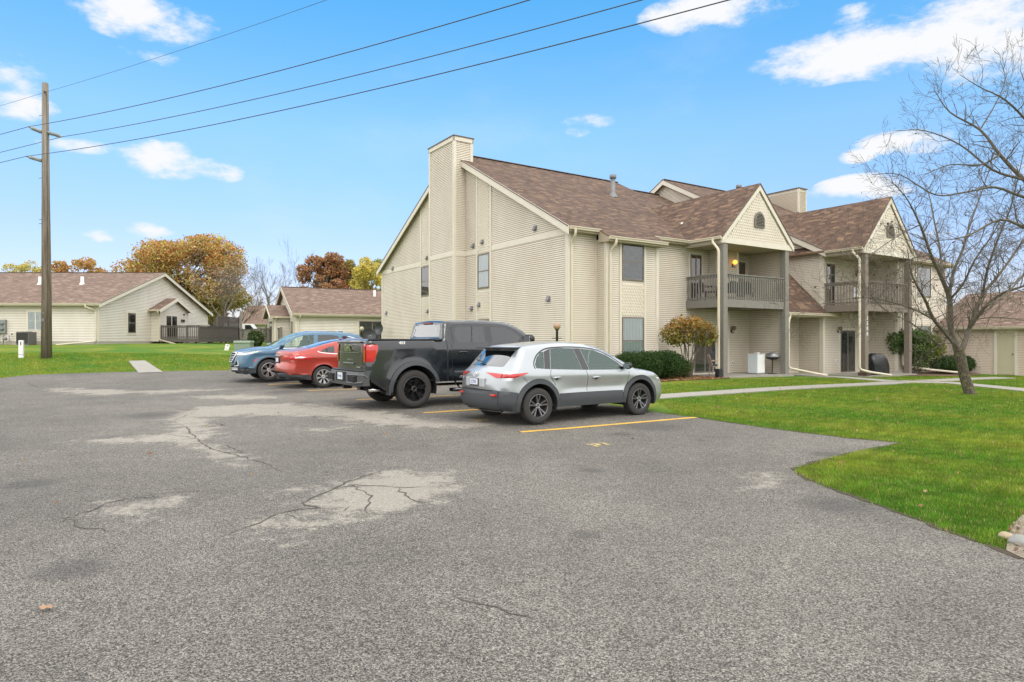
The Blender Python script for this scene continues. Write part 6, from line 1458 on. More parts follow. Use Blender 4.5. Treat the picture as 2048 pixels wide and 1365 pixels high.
edge = [(ks[0]-.01,t) for t in np.linspace(-.64,.64,9)]+[(ks[-1]+.03,t) for t in np.linspace(.40,-.40,7)]; gr.tube([eq.top([a],[b],.03)[0] for a, b in edge+edge[:1]], .018, 6); gr.build('grille_bars', M['chrome'], eq.e, smooth=True)
for sg in (-1,1):
    S2, S3 = s_(3.60,.66), s_(3.60,.52); eq.patch('fog_recess', [(S2,sg*.70),(S2,sg*.90),(S3,sg*.93),(S3,sg*.62)], M['well'], .006)
    a = MB(); a.tube([eq.top([q],[sg*t],.015)[0] for q, t in ((S2-.02,.90),(S3,.94),(S3+.02,.64))], .014, 6); a.build('fog_trim', M['chrome'], eq.e)
    a = MB(); a.tube([eq.sidept(3.44,.93,sg,.012), eq.sidept(3.2,.975,sg,.012), eq.sidept(3.0,.995,sg,.012)], .012, 6); a.build('daytime_light', M['white'], eq.e)
a = MB(); S4 = s_(3.60,.46); a.tube([eq.top([S4+.02],[t],.02)[0] for t in np.linspace(-.9,.9,11)], .014, 6); a.tube([eq.top([S4+.07],[t],.02)[0] for t in np.linspace(-.9,.9,11)], .014, 6); a.build('skid_bar', M['chrome'], eq.e)
a = MB(); a.rbox((-.05,-.03,1.63),(.12,.03,1.70),.02); a.build('roof_antenna', spe['paint'], eq.e)
# ================================================================== vegetation
def leafmat(name, rough=.6):
    m = bpy.data.materials.new(name); m.use_nodes = True; nt = m.node_tree; b = nt.nodes['Principled BSDF']
    at = N(nt, 'ShaderNodeAttribute', attribute_name='Col'); L(nt, at.outputs['Color'], b.inputs['Base Color'])
    b.inputs['Roughness'].default_value = rough; b.inputs['Specular IOR Level'].default_value = .25
    tr = N(nt, 'ShaderNodeBsdfTranslucent'); L(nt, at.outputs['Color'], tr.inputs[0]); ms = N(nt, 'ShaderNodeMixShader', i_0=.3)
    o = nt.nodes['Material Output']; L(nt, b.outputs[0], ms.inputs[1]); L(nt, tr.outputs[0], ms.inputs[2]); L(nt, ms.outputs[0], o.inputs[0]); return m
M['leaf'] = leafmat('autumn_leaves'); M['grassblade'] = leafmat('grass_blades', .7)
M['bark'] = mat('tree_bark', (.125,.105,.08), .9, noise=(14,.4), bump=(35,1))
M['barkgrey'] = mat('grey_bark', (.17,.15,.13), .9, noise=(10,.3))
def bark_lichen():
    m = bpy.data.materials.new('lichen_bark'); m.use_nodes = True; nt = m.node_tree; b = nt.nodes['Principled BSDF']; b.inputs['Roughness'].default_value = .95
    tcn = N(nt, 'ShaderNodeTexCoord'); mp_ = N(nt, 'ShaderNodeMapping'); mp_.inputs['Scale'].default_value = (1,1,.45); L(nt, tcn.outputs['Object'], mp_.inputs[0])
    v = N(nt, 'ShaderNodeTexVoronoi', i_Scale=30.0); L(nt, mp_.outputs[0], v.inputs[0]); n = N(nt, 'ShaderNodeTexNoise', i_Scale=9.0, i_Detail=5.0); L(nt, tcn.outputs['Object'], n.inputs[0])
    mr = N(nt, 'ShaderNodeMapRange', i_1=.1, i_2=.5); L(nt, v.outputs['Distance'], mr.inputs[0]); mr2_ = N(nt, 'ShaderNodeMapRange', i_1=.5, i_2=.62); L(nt, n.outputs[0], mr2_.inputs[0])
    c1 = mixc(nt, mr.outputs[0], (.15,.125,.095), (.075,.06,.045)); L(nt, mixc(nt, math_(nt,'MULTIPLY',mr2_.outputs[0],.6), c1, (.18,.18,.06)), b.inputs['Base Color'])
    bp = N(nt, 'ShaderNodeBump', i_Strength=.9, i_Distance=.02); L(nt, math_(nt,'MULTIPLY',v.outputs['Distance'],-1.0), bp.inputs['Height']); L(nt, bp.outputs[0], b.inputs['Normal']); return m
M['lichen'] = bark_lichen()
def leaves(name, cen, size, cols, parent=None, mt=None, flat=0.0, **props):
    """one small folded leaf quad at every centre"""
    n = len(cen); a = rng.normal(size=(n,3)); a[:,2] *= (1-flat); a /= np.linalg.norm(a,axis=1)[:,None]
    b = rng.normal(size=(n,3)); b -= a*(a*b).sum(1)[:,None]; b /= np.linalg.norm(b,axis=1)[:,None]
    s_ = (size*rng.uniform(.6,1.35,n))[:,None]; v = np.stack([cen-a*s_*.5, cen+b*s_*.32, cen+a*s_*.55, cen-b*s_*.32], 1).reshape(-1,3)
    c_ = np.repeat(np.column_stack([cols, np.ones(n)]), 4, 0)
    return npmesh(name, v, np.arange(4*n), 4, mt or M['leaf'], parent, colattr=c_, **props)
def pal(palette, w_, n, jit=.18):
    p = np.array(palette); k = rng.choice(len(p), n, p=np.array(w_)/sum(w_)); return np.clip(p[k]*rng.uniform(1-jit,1+jit,(n,1))*rng.uniform(.93,1.07,(n,3)), 0, 1)
def grow(mb, p, d, ln, r_, depth, tips, ups=.15, spread=.6, seg=4, kids=(2,4), shrink=.68, n0=6, rmin=.004, wig=.13, side=1, droop=0):
    """recursive limb: a wiggly tapering tube with side shoots"""
    pts = [Vector(p)]; rad = [r_]; d = Vector(d).normalized()
    for i in range(seg):
        d = (d+Vector((random.gauss(0,wig),random.gauss(0,wig),random.gauss(0,wig)+ups*.12-droop))).normalized(); pts.append(pts[-1]+d*ln/seg); rad.append(max(rmin, r_*(1-.55*(i+1)/seg)))
    mb.tube(pts, rad, n0, cap=False)
    if depth <= 0: tips.append(pts[-1]); return
    k = random.randint(*kids)
    for j in range(k):
        t = random.uniform(.35,1) if j else 1.0; i = min(seg-1, int(t*seg)); q = pts[i]+(pts[i+1]-pts[i])*(t*seg-i); ax = (pts[i+1]-pts[i]).normalized()
        o = ax.orthogonal().normalized(); o = Matrix.Rotation(random.uniform(0,2*math.pi),3,ax) @ o
        nd = ax+o*random.uniform(.5,1.3)*spread*(1 if j else .4)+Vector((0,0,ups*.5))
        grow(mb, q, nd, ln*shrink*random.uniform(.75,1.2), max(rmin, rad[i]*random.uniform(.5,.72)), depth-1, tips, ups, spread, max(2,seg-1), kids, shrink, max(3,n0-1), rmin, wig, side, droop)
def lobes_points(lobes, n, shell=.55):
    """random points inside ellipsoids, denser towards their skins"""
    w_ = np.array([l[3]*l[4]*l[5] for l in lobes])**.8; k = rng.choice(len(lobes), n, p=w_/w_.sum()); L_ = np.array([l[:6] for l in lobes])[k]
    d = rng.normal(size=(n,3)); d /= np.linalg.norm(d,axis=1)[:,None]; rad = shell+(1-shell)*rng.random(n)**.7; rad *= rng.uniform(.8,1.12,n)
    return L_[:,:3]+d*rad[:,None]*L_[:,3:6], k
def leafy_tree(name, label, base, h, crown, palette, wts, nleaf, size, trunk_r, group='background trees', nl=26, cz=None, lowpal=None, seed=1, gaps=.25, bare=False):
    """crown=(half width, half height, centre height above base)"""
    random.seed(seed); t = thing(name, label, 'tree', base, 0, group); cw, chh, cc = crown; lob = []
    for i in range(nl):
        a = random.uniform(0,2*math.pi); rr_ = random.random()**.5*.78; zz_ = random.uniform(-.85,.85); f = math.sqrt(max(.1,1-zz_*zz_*.8))
        s_ = random.uniform(.17,.34); lob.append((cw*rr_*f*math.cos(a), cw*rr_*f*math.sin(a), cc+chh*zz_*.85, cw*s_, cw*s_, chh*s_*.9))
    mb = MB(); tips = []
    mb.tube([(0,0,-.3),(random.uniform(-.1,.1),0,cc*.4),(0,.1,cc*.9)], [trunk_r,trunk_r*.8,trunk_r*.4], 9, cap=False)
    for l in lob:
        z0_ = random.uniform(.35,.85)*cc; mid = Vector((l[0]*.45,l[1]*.45,(z0_+l[2])/2+random.uniform(0,.4))); mb.tube([(0,0,z0_), mid, l[:3]], [trunk_r*.35,trunk_r*.2,trunk_r*.07], 5, cap=False)
        for j in range(3): mb.tube([Vector(l[:3])*.9+Vector((0,0,.1*l[2])), Vector((l[0]+random.uniform(-1,1)*l[3], l[1]+random.uniform(-1,1)*l[4], l[2]+random.uniform(0,1)*l[5]))], [trunk_r*.07,trunk_r*.03], 4, cap=False)
    mb.build('trunk', M['bark'], t, smooth=True)
    p, k = lobes_points(lob, nleaf); g_ = np.sin(p[:,0]*1.9+seed)*np.sin(p[:,2]*2.3)*np.sin(p[:,1]*1.7); p = p[g_ > -1+gaps*.9 if gaps < .1 else g_ > -.45+0*gaps] if gaps else p
    c_ = pal(palette, wts, len(p)); 
    if lowpal is not None:
        f = np.clip((cc+.15*chh-p[:,2])/(chh*1.0)+rng.normal(0,.25,len(p))+.15*np.sin(p[:,0]*1.3), 0, 1)[:,None]; c_ = c_*(1-f)+pal(lowpal, [1]*len(lowpal), len(p))*f
    leaves('crown', p, size, c_, t); return t
def bare_tree(name, label, base, h, r_, depth=5, group='background trees', seed=3, spread=.6, ups=.35, mt=None, kids=(2,4), leafn=0, leafpal=None, lsize=.1, shrink=.68):
    random.seed(seed); t = thing(name, label, 'tree', base, 0, group); mb = MB(); tips = []
    trunk = h*.28; mb.tube([(0,0,-.2),(.05,0,trunk*.5),(0,.05,trunk)], [r_*1.2,r_,r_*.85], 8, cap=False)
    for j in range(4):
        a = j*1.6+random.uniform(0,.8); grow(mb, (0,.05,trunk*random.uniform(.8,1)), (math.cos(a)*spread,math.sin(a)*spread,1), h*.30, r_*.55, depth-1, tips, ups, spread, 4, kids, shrink, 6, rmin=.008)
    mb.build('trunk', mt or M['barkgrey'], t, smooth=True)
    if leafn:
        tp = np.array([tuple(x) for x in tips]); k = rng.choice(len(tp), leafn); p = tp[k]+rng.normal(0,.25,(leafn,3)); leaves('crown', p, lsize, pal(leafpal,[1]*len(leafpal),leafn), t)
    return t
def gbase(px, Y): x = (px-CX)/F*Y; return (x, Y, float(gz(x,Y)[0]))
ORG = [(.50,.21,.075),(.52,.31,.09),(.42,.22,.09),(.50,.38,.12)]; GRN = [(.20,.23,.08),(.27,.28,.09),(.36,.32,.10),(.15,.18,.07)]; YEL = [(.66,.55,.12),(.58,.50,.14),(.48,.44,.13)]; RST = [(.37,.20,.11),(.42,.25,.12),(.34,.20,.11)]
leafy_tree('oak_tree', 'big broad oak in orange, gold and green leaf behind the left house', gbase(364,66), 12, (6.9,4.9,6.3), ORG+YEL[2:], [4,4,2,4,4], 46000, .25, .45, lowpal=GRN, seed=11, nl=54)
leafy_tree('maple_tree', 'orange crowned tree showing above the roof ridge of the left house', gbase(160,92), 9, (4.0,3.1,8.9), ORG, [2,4,1,3], 8000, .34, .3, seed=5)
leafy_tree('maple_tree', 'thin yellow tree above the roof at the left edge', gbase(52,110), 9, (3.6,2.8,10.9), YEL+ORG[3:], [3,3,3,2], 2600, .34, .25, seed=6)
bare_tree('bare_tree', 'bare grey tree showing over the roof at the far left edge', gbase(8,105), 12.5, .22, 5, seed=8)
bare_tree('bare_tree', 'bare pale tree between the yellow and the orange crowns over the left roof', gbase(100,108), 11.5, .2, 5, seed=9)
leafy_tree('oak_tree', 'rust brown oak behind the ridge of the middle house', gbase(645,86), 11, (3.9,3.8,8.4), RST+ORG[:1], [4,4,3,2], 11000, .32, .35, seed=14)
leafy_tree('elm_tree', 'olive and gold tree between the rust oak and the yellow tree', gbase(692,90), 11, (3.2,3.6,8.2), [(.32,.27,.05),(.26,.22,.05),(.30,.16,.05)], [3,3,2], 8000, .3, .3, seed=15)
leafy_tree('ginkgo_tree', 'bright yellow tree next to the apartment gable', gbase(732,84), 11, (3.0,3.9,7.4), YEL, [5,4,2], 11000, .28, .3, seed=16)
leafy_tree('elm_tree', 'green gold tree touching the apartment gable edge', gbase(770,94), 11, (2.8,4.3,8.4), [(.36,.34,.07),(.25,.26,.06)], [2,2], 6500, .3, .3, seed=17)
bare_tree('bare_tree', 'bare tree left of the pair behind the distant house', gbase(512,95), 10.8, .26, 6, seed=21, spread=.75)
bare_tree('bare_tree', 'bare tree right of the pair behind the distant house', gbase(548,93), 12.0, .28, 6, seed=22, spread=.7)
bare_tree('bare_tree', 'bare tree rising at the left end of the middle house ridge', gbase(590,98), 13.0, .24, 6, seed=23, spread=.7)
bare_tree('young_tree', 'slim grey young tree losing its last brown leaves beyond the deck', gbase(444,60), 8.2, .16, 6, seed=31, spread=.6, leafn=1500, leafpal=[(.36,.24,.14),(.5,.42,.33),(.30,.15,.07)], lsize=.13)
bare_tree('young_tree', 'small russet tree beside the distant house', gbase(425,72), 6.5, .14, 6, seed=32, spread=.8, leafn=3500, leafpal=[(.36,.17,.07),(.30,.13,.06),(.42,.25,.10)], lsize=.16)
bare_tree('young_tree', 'small pinkish brown twiggy tree left of the distant porch', gbase(478,70), 5.4, .12, 6, seed=33, spread=.8, leafn=900, leafpal=[(.38,.22,.14),(.42,.30,.2)], lsize=.12)
# far-off wood that closes the horizon
n = 26000; ang_ = rng.uniform(-1.25,1.25,n); rad = rng.uniform(170,215,n); px_ = np.sin(ang_)*rad; py_ = np.cos(ang_)*rad; hh_ = 5.5+2.2*np.sin(ang_*23)+1.6*np.sin(ang_*57+1)+1.0*np.sin(ang_*131)
pz_ = 1+rng.random(n)**.7*hh_; cc_ = pal([(.20,.15,.08),(.26,.17,.06),(.15,.15,.06),(.18,.13,.10),(.30,.24,.08)], [3,3,3,3,1], n)
leaves('distant_wood', np.stack([px_,py_,pz_],-1), 2.0, cc_, kind='stuff')

# ---- hedges, shrubs
def blob_shrub(name, label, cat, base, rx, ry, h, n, size, palette, wts, parts=3, group=None, seed=1, stems=True, rz=0):
    random.seed(seed); t = thing(name, label, cat, base, rz, group); lob = []
    for i in range(14):
        a = random.uniform(0,2*math.pi); q = random.uniform(.2,.5); lob.append((rx*q*math.cos(a), ry*q*math.sin(a), h*random.uniform(.42,.62), rx*.5, ry*.5, h*.40))
    lob.append((0,0,h*.5,rx*.9,ry*.9,h*.46)); p, k = lobes_points(lob, n, .82); p = p[p[:,2] > .03]
    leaves('foliage', p, size, pal(palette,wts,len(p)), t)
    mb = MB()
    for i in range(7): a = i*.9; mb.tube([(0,0,-.05),(rx*.3*math.cos(a),ry*.3*math.sin(a),h*.4),(rx*.6*math.cos(a),ry*.6*math.sin(a),h*.8)], [.03,.02,.008], 5, cap=False)
    mb.build('stem', M['bark'], t); return t
YEW = [(.035,.075,.018),(.05,.10,.022),(.025,.055,.015),(.075,.125,.03)]
b_ = BW(1.8,-1.7); b_.z = float(gz(b_.x,b_.y)[0]); blob_shrub('yew_shrub', 'rounded dark green yew shrub in front of the lower bay window', 'shrub', (b_.x,b_.y,b_.z), 1.0,.85,1.12, 26000,.05, YEW,[3,3,2,1], group='clipped yew shrubs', seed=2)
b_ = BW(3.25,-1.75); b_.z = float(gz(b_.x,b_.y)[0]); blob_shrub('yew_shrub', 'wider rounded yew shrub beside the little multi-stemmed tree', 'shrub', (b_.x,b_.y+.2,b_.z), 1.05,.85,1.12, 26000,.05, YEW,[3,3,2,1], group='clipped yew shrubs', seed=3)
b_ = G(1902,748); blob_shrub('yew_shrub', 'low flat dark yew hedge behind the leaning tree trunk', 'shrub', (b_.x,b_.y,b_.z), 1.85,1.0,.95, 26000,.06, YEW,[3,3,3,1], group='clipped yew shrubs', seed=4, rz=ANG)
# little multi-stemmed tree with orange green leaves
b_ = BW(5.05,-1.4); b_.z = float(gz(b_.x,b_.y)[0]); random.seed(5); t = thing('ornamental_tree', 'small multi-stemmed tree with orange and green leaves in front of the ground floor patio', 'tree', (b_.x,b_.y,b_.z)); mb = MB(); lob = []; tips = []
for i in range(9):
    a = i*.7; q = .12; sx_, sy_ = math.cos(a)*q, math.sin(a)*q; ex_, ey_ = math.cos(a)*random.uniform(.35,.95), math.sin(a)*random.uniform(.3,.8); ez_ = random.uniform(1.55,2.05)
    mb.tube([(sx_,sy_,-.05),(sx_*1.6+random.uniform(-.05,.05),sy_*1.6,.7),(ex_*.55,ey_*.55,1.25),(ex_,ey_,ez_)], [.028,.022,.017,.008], 6, cap=False)
    for j in range(6): q_ = Vector((ex_,ey_,ez_)); mb.tube([q_*.8+Vector((0,0,.2)), q_+Vector((random.uniform(-.4,.4),random.uniform(-.4,.4),random.uniform(-.1,.5)))], [.008,.004], 4, cap=False)
mb.build('trunk', M['bark'], t, smooth=True)
for (x, y, z, a_, b2, c_) in ((-.75,0,1.75,.45,.4,.45),(-.3,.1,2.1,.5,.45,.42),(.25,-.05,2.1,.5,.45,.42),(.75,0,1.85,.42,.4,.45),(.0,.0,1.65,.55,.45,.35),(-.5,-.1,1.5,.35,.3,.28),(.6,-.1,1.5,.38,.3,.28),(.95,0,1.6,.28,.25,.25)): lob.append((x,y,z,a_,b2,c_))
p, k = lobes_points(lob, 3900, .3); f = np.clip((p[:,2]-1.35)/.9+rng.normal(0,.25,len(p)),0,1)[:,None]
leaves('crown', p, .10, pal([(.17,.20,.04),(.12,.17,.04),(.28,.22,.05)],[3,2,2],len(p))*(1-f)+pal([(.42,.21,.06),(.45,.28,.08),(.32,.24,.06)],[3,3,2],len(p))*f, t)
b_ = BW(4.7,-1.5); b_.z = float(gz(b_.x,b_.y)[0]); blob_shrub('low_shrub', 'little dark green shrub at the foot of the multi-stemmed tree', 'shrub', (b_.x,b_.y,b_.z), .35,.3,.75, 1500,.08, [(.10,.13,.04),(.2,.15,.08),(.06,.10,.03)],[3,1,3], seed=6)
b_ = G(1828,749); random.seed(9); t = thing('green_shrub', 'tall leafy green and yellow shrub behind the right balcony post', 'shrub', (b_.x,b_.y,b_.z)); mb = MB()
for i in range(12): a = i*.55; mb.tube([(math.cos(a)*.1,math.sin(a)*.1,-.05),(math.cos(a)*.45,math.sin(a)*.3,.7),(math.cos(a)*1.0,math.sin(a)*.7,random.uniform(1.3,2.1))], [.03,.022,.01], 5, cap=False)
mb.build('stem', M['bark'], t)
lob = [(-.85,0,1.75,.5,.5,.42),(-.3,0,1.95,.6,.5,.38),(.3,0,1.85,.6,.5,.42),(.9,0,1.6,.5,.5,.4),(-.8,0,1.3,.45,.4,.35),(.0,0,1.25,.8,.5,.5),(.7,-.1,1.1,.6,.5,.45),(1.25,0,1.25,.35,.4,.35),(.2,0,.6,.6,.4,.5)]
p, k = lobes_points(lob, 7500, .45); f = np.clip((p[:,0]-.3)/1.4+rng.normal(0,.22,len(p)),0,1)[:,None]
leaves('foliage', p, .10, pal([(.07,.13,.03),(.10,.17,.04),(.05,.09,.02)],[3,3,2],len(p))*(1-f)+pal([(.30,.28,.04),(.14,.18,.03),(.40,.32,.05)],[2,3,1],len(p))*f, t)
for px_b, Y_, lab, s_ in ((548,58,'small green brown bush by the picket fence',.9),(470,62,'dark green round bush near the distant lamp',.8),(512,44,'low dark bush behind the green utility box',.6)):
    q = gbase(px_b,Y_); blob_shrub('bush', lab, 'shrub', q, 1.0*s_,.9*s_,1.9*s_, 3000,.14, [(.08,.11,.04),(.20,.16,.08),(.05,.09,.03)],[3,2 if s_>.85 else .2,2], group='bushes near the far houses', seed=int(px_b))

# ---- the bare tree on the right
random.seed(42)
def traced(t, pts_px, Ys, rads, mb, sub=1.0, depth=3, tw=.9, fn=None):
    """limb through points seen in the photograph, each given its own distance, with shoots growing from it"""
    pts = [P(px,py,Y)-Vector(t.location) for (px,py), Y in zip(pts_px, Ys)]; sm = [Vector(q) for q in smooth_line([tuple(p) for p in pts], 4)]
    rr_ = list(np.interp(np.linspace(0,1,len(sm)), np.linspace(0,1,len(rads)), rads)); mb.tube(sm, rr_, 8 if max(rads) > .05 else 6, cap=False)
    for i in range(2, len(sm)):
        for j in range(2 if random.random() < sub else 1):
            ax = (sm[i]-sm[i-1]).normalized(); o = Matrix.Rotation(random.uniform(0,2*math.pi),3,ax) @ ax.orthogonal().normalized()
            nd = ax*.7+o*random.uniform(.6,1.2)+Vector((0,0,.2)); grow(mb, sm[i], nd, tw*random.uniform(.6,1.25), min(.016, rr_[i]*.5), depth, tips, ups=.2, spread=.75, seg=4, kids=(2,3), shrink=.70, n0=4, rmin=.0028, wig=.2)
b_ = G(1937,790); tr = thing('leaning_bare_tree', 'leafless tree with lichen spotted leaning trunk on the lawn at the right', 'tree', (b_.x,b_.y,b_.z)); tb = b_.y; tips = []
mb = MB(); k_ = tb
mb.tube([Vector((.06,0,-.15)), Vector((.02,0,.12)), P(1928,750,k_)-b_, P(1921,715,k_)-b_, P(1916,696,k_)-b_], [.215,.155,.138,.148,.13], 14, cap=False)
trunk = mb.build('trunk', M['lichen'], tr, smooth=True)
mb = MB()
L_ = [([(1916,705),(1902,660),(1899,600),(1885,560),(1862,510),(1840,450),(1815,400),(1790,370)],[0,0,-.1,-.3,-.6,-1.0,-1.4,-1.8],[.12,.10,.085,.07,.05,.035,.02,.012]),
 ([(1918,700),(1895,672),(1868,640),(1850,600),(1833,570),(1822,545),(1815,500)],[0,-.3,-.7,-1.1,-1.5,-1.8,-2.2],[.085,.065,.055,.045,.032,.022,.012]),
 ([(1868,640),(1830,620),(1785,605),(1740,596),(1680,600),(1630,612),(1590,622)],[-.7,-1.1,-1.5,-1.9,-2.4,-2.8,-3.1],[.035,.028,.024,.02,.015,.01,.006]),
 ([(1922,705),(1935,670),(1945,640),(1965,590),(1990,560),(2020,520),(2048,480),(2100,420)],[0,.2,.3,.5,.7,1.0,1.2,1.5],[.10,.085,.075,.06,.05,.04,.03,.02]),
 ([(1940,655),(1965,620),(2000,590),(2040,575),(2090,560),(2150,540)],[.2,-.1,-.5,-.9,-1.2,-1.5],[.07,.055,.045,.035,.028,.018]),
 ([(1899,600),(1905,550),(1925,500),(1940,450),(1958,400),(1975,350),(1990,300)],[-.1,.2,.5,.8,1.1,1.4,1.6],[.055,.05,.04,.03,.024,.017,.01]),
 ([(1885,560),(1880,500),(1868,440),(1858,390),(1838,350)],[-.3,.1,.5,.8,1.1],[.05,.038,.028,.018,.01]),
 ([(1902,660),(1880,690),(1850,665),(1810,640),(1770,620),(1735,580),(1720,540)],[0,-.4,-.9,-1.3,-1.7,-2.0,-2.2],[.035,.03,.025,.02,.016,.012,.008]),
 ([(1965,590),(1975,540),(1995,480),(2020,420),(2035,360),(2048,300)],[.5,.1,-.2,-.5,-.8,-1.0],[.05,.04,.032,.025,.018,.01]),
 ([(1840,450),(1800,470),(1755,500),(1715,530)],[-1.0,-1.4,-1.8,-2.2],[.025,.018,.012,.007]),
 ([(1862,510),(1820,520),(1775,560),(1745,575)],[-.6,-1.2,-1.7,-2.0],[.025,.018,.012,.007]),
 ([(1945,640),(1990,635),(2040,640),(2080,650)],[.3,.6,.9,1.1],[.03,.022,.015,.01]),
 ([(1899,600),(1925,570),(1950,520),(1985,470),(2005,430)],[-.1,-.5,-.9,-1.2,-1.5],[.045,.035,.028,.02,.012])]
for pts_px, dY, rads in L_: traced(tr, pts_px, [tb+d for d in dY], [r_*.85 for r_ in rads], mb, .38, 3, .56)
mb.build('branches', M['bark'], tr, smooth=True)
tp = np.array([tuple(x) for x in tips]); k = rng.choice(len(tp), 420); leaves('seed_pods', tp[k]+rng.normal(0,.04,(420,3)), .07, pal([(.10,.04,.02),(.16,.06,.03)],[1,1],420), tr, kind='stuff')
# the neighbour standing outside the frame, whose long limbs reach in
b2_ = Vector((17.3,15.2,0)); b2_.z = float(gz(b2_.x,b2_.y)[0]); tr2 = thing('overhanging_bare_tree', 'leafless tree beyond the right edge whose long arching limbs reach across the sky', 'tree', b2_); tips = []
mb = MB(); mb.tube([(0,0,-.2),(0,0,.5),(-.1,0,1.6),(-.2,0,2.6)], [.27,.2,.18,.16], 12, cap=False); mb.build('trunk', M['lichen'], tr2, smooth=True)
pxb = lambda z: (CX+b2_.x/b2_.y*F, CY-(b2_.z+z-CH)/b2_.y*F)
mb = MB(); s2 = pxb(2.5); Yb = b2_.y
L2 = [([s2,(2330,520),(2200,440),(2100,400),(2048,360),(2000,310),(1960,260),(1900,225),(1868,180)],[0,.4,.8,1.2,1.4,1.6,1.9,2.1,2.3],[.15,.11,.09,.07,.055,.042,.03,.018,.01]),
 ([(2100,400),(2048,395),(1990,375),(1930,385),(1870,390),(1800,350),(1745,350)],[1.2,1.0,.8,.6,.4,.2,.1],[.04,.035,.03,.022,.017,.012,.006]),
 ([(2048,360),(1985,340),(1920,290),(1850,262),(1790,262)],[1.4,1.5,1.7,1.9,2.0],[.035,.028,.02,.014,.007]),
 ([(2200,440),(2120,330),(2060,250),(2010,200),(1960,175),(1920,150)],[.8,.6,.4,.2,0,-.2],[.06,.04,.03,.02,.012,.006]),
 ([(2120,330),(2090,250),(2060,190),(2040,140)],[.6,1.0,1.3,1.5],[.04,.03,.018,.008]),
 ([s2,(2300,560),(2180,500),(2090,470),(2048,455),(2000,440),(1940,470),(1900,480)],[0,-.3,-.6,-.9,-1.0,-1.1,-1.3,-1.5],[.12,.09,.06,.045,.035,.026,.018,.01]),
 ([(2180,500),(2110,520),(2060,540),(2010,590),(1975,610)],[-.6,-.9,-1.2,-1.5,-1.7],[.05,.035,.025,.016,.008]),
 ([(2000,310),(1960,330),(1900,330),(1850,350)],[1.6,1.3,1.0,.8],[.025,.02,.014,.008]), ([(1960,260),(1990,210),(2010,160),(2000,120)],[1.9,2.1,2.3,2.4],[.02,.014,.01,.006])]
for pts_px, dY, rads in L2: traced(tr2, pts_px, [Yb+d for d in dY], rads, mb, .22, 3, .46)
for (a, hh2) in ((.3,2.0),(-.5,2.2)): grow(mb, (-.2,0,2.4), (1.1,math.sin(a)*.9,.8), hh2, .10, 5, tips, .3, .6, 4, (2,3), .7, 6, .004)
mb.build('branches', M['bark'], tr2, smooth=True)

# ================================================================== street furniture and small things
# utility pole and wires
pb = Vector(((93-CX)/F*30, 30, 0)); pb.z = float(gz(pb.x,pb.y)[0]); up_ = thing('utility_pole', 'tall weathered wooden utility pole on the left lawn with grey insulators', 'utility pole', pb)
def pole_mat():
    m = bpy.data.materials.new('weathered_pole'); m.use_nodes = True; nt = m.node_tree; b = nt.nodes['Principled BSDF']; b.inputs['Roughness'].default_value = .9
    tcn = N(nt, 'ShaderNodeTexCoord'); mp_ = N(nt, 'ShaderNodeMapping'); mp_.inputs['Scale'].default_value = (14,14,.7); L(nt, tcn.outputs['Object'], mp_.inputs[0])
    n = N(nt, 'ShaderNodeTexNoise', i_Scale=1.0, i_Detail=6.0, i_Roughness=.7); L(nt, mp_.outputs[0], n.inputs[0]); sx = N(nt, 'ShaderNodeSeparateXYZ'); L(nt, tcn.outputs['Object'], sx.inputs[0])
    f = N(nt, 'ShaderNodeMapRange', i_1=.35, i_2=.68); L(nt, n.outputs[0], f.inputs[0]); c1 = mixc(nt, f.outputs[0], (.075,.055,.035), (.22,.18,.13)); g_ = N(nt, 'ShaderNodeMapRange', i_1=5.0, i_2=10.0); L(nt, sx.outputs[2], g_.inputs[0])
    c2 = mixc(nt, f.outputs[0], (.13,.115,.09), (.27,.24,.195)); L(nt, mixc(nt, g_.outputs[0], c1, c2), b.inputs['Base Color']); bp = N(nt, 'ShaderNodeBump', i_Strength=.7, i_Distance=.02); L(nt, n.outputs[0], bp.inputs['Height']); L(nt, bp.outputs[0], b.inputs['Normal']); return m
top_z = (P(90,167,30)-pb).z; mb = MB(); mb.tube([(0,0,-.3),(0,0,3),(-.03,0,7),(-.06,0,top_z)], [.225,.20,.165,.13], 16); mb.build('pole', pole_mat(), up_, smooth=True)
mb = MB(); mb.tube([(.16,-.17,.0),(.15,-.14,4),(.11,-.10,8),(.07,-.09,top_z-.5)], .008, 4); mb.build('ground_wire', M['darkmetal'], up_)
for zz2,ww2 in ((1.7,.10),(2.05,.06),(5.2,.05)): mb = MB(); mb.rbox((-ww2/2-.02,-.235+.012*zz2,zz2),(ww2/2-.02,-.19,zz2+ww2*1.3),.004); mb.build('pole_tag', M['galv'], up_)
insm = mat('grey_insulator', (.30,.33,.32), .35)
def insul(px, py, px0, py0, dY):
    a, b = P(px0,py0,30)-pb, P(px,py,30+dY)-pb; d = (b-a); mb = MB(); n = 22; pts = []; rad = []
    for i in range(n+1): pts.append(a+d*(i/n)); rad.append(.035 if i < 2 or i > n-4 else (.095 if i%2 else .062))
    mb.tube(pts, rad, 12); o = mb.build('insulator', insm, up_, smooth=False); mb = MB(); mb.tube([a-d*.12, a+d*.10], .08, 8); mb.tube([b-d*.14, b], .035, 6); mb.build('insulator_fitting', M['galv'], o); return b+pb
e1 = insul(57,254,84,265,-.5); e2 = insul(125,274,97,266,.2); e3 = insul(53,313,84,322,-.5)
mb = MB(); mb.tube([(-.06,-.1,top_z-.4),(.12,-.2,top_z-.48)], .03, 6); e0 = Vector((.13,-.2,top_z-.48))+pb; mb.build('top_bracket', M['darkmetal'], up_)
for py_ in (232,357,440,448): q = P(78,py_,30)-pb; mb = MB(); mb.tube([q+Vector((.22,0,.03)), q], .012, 5); mb.build('step_bolt', M['darkmetal'], up_)
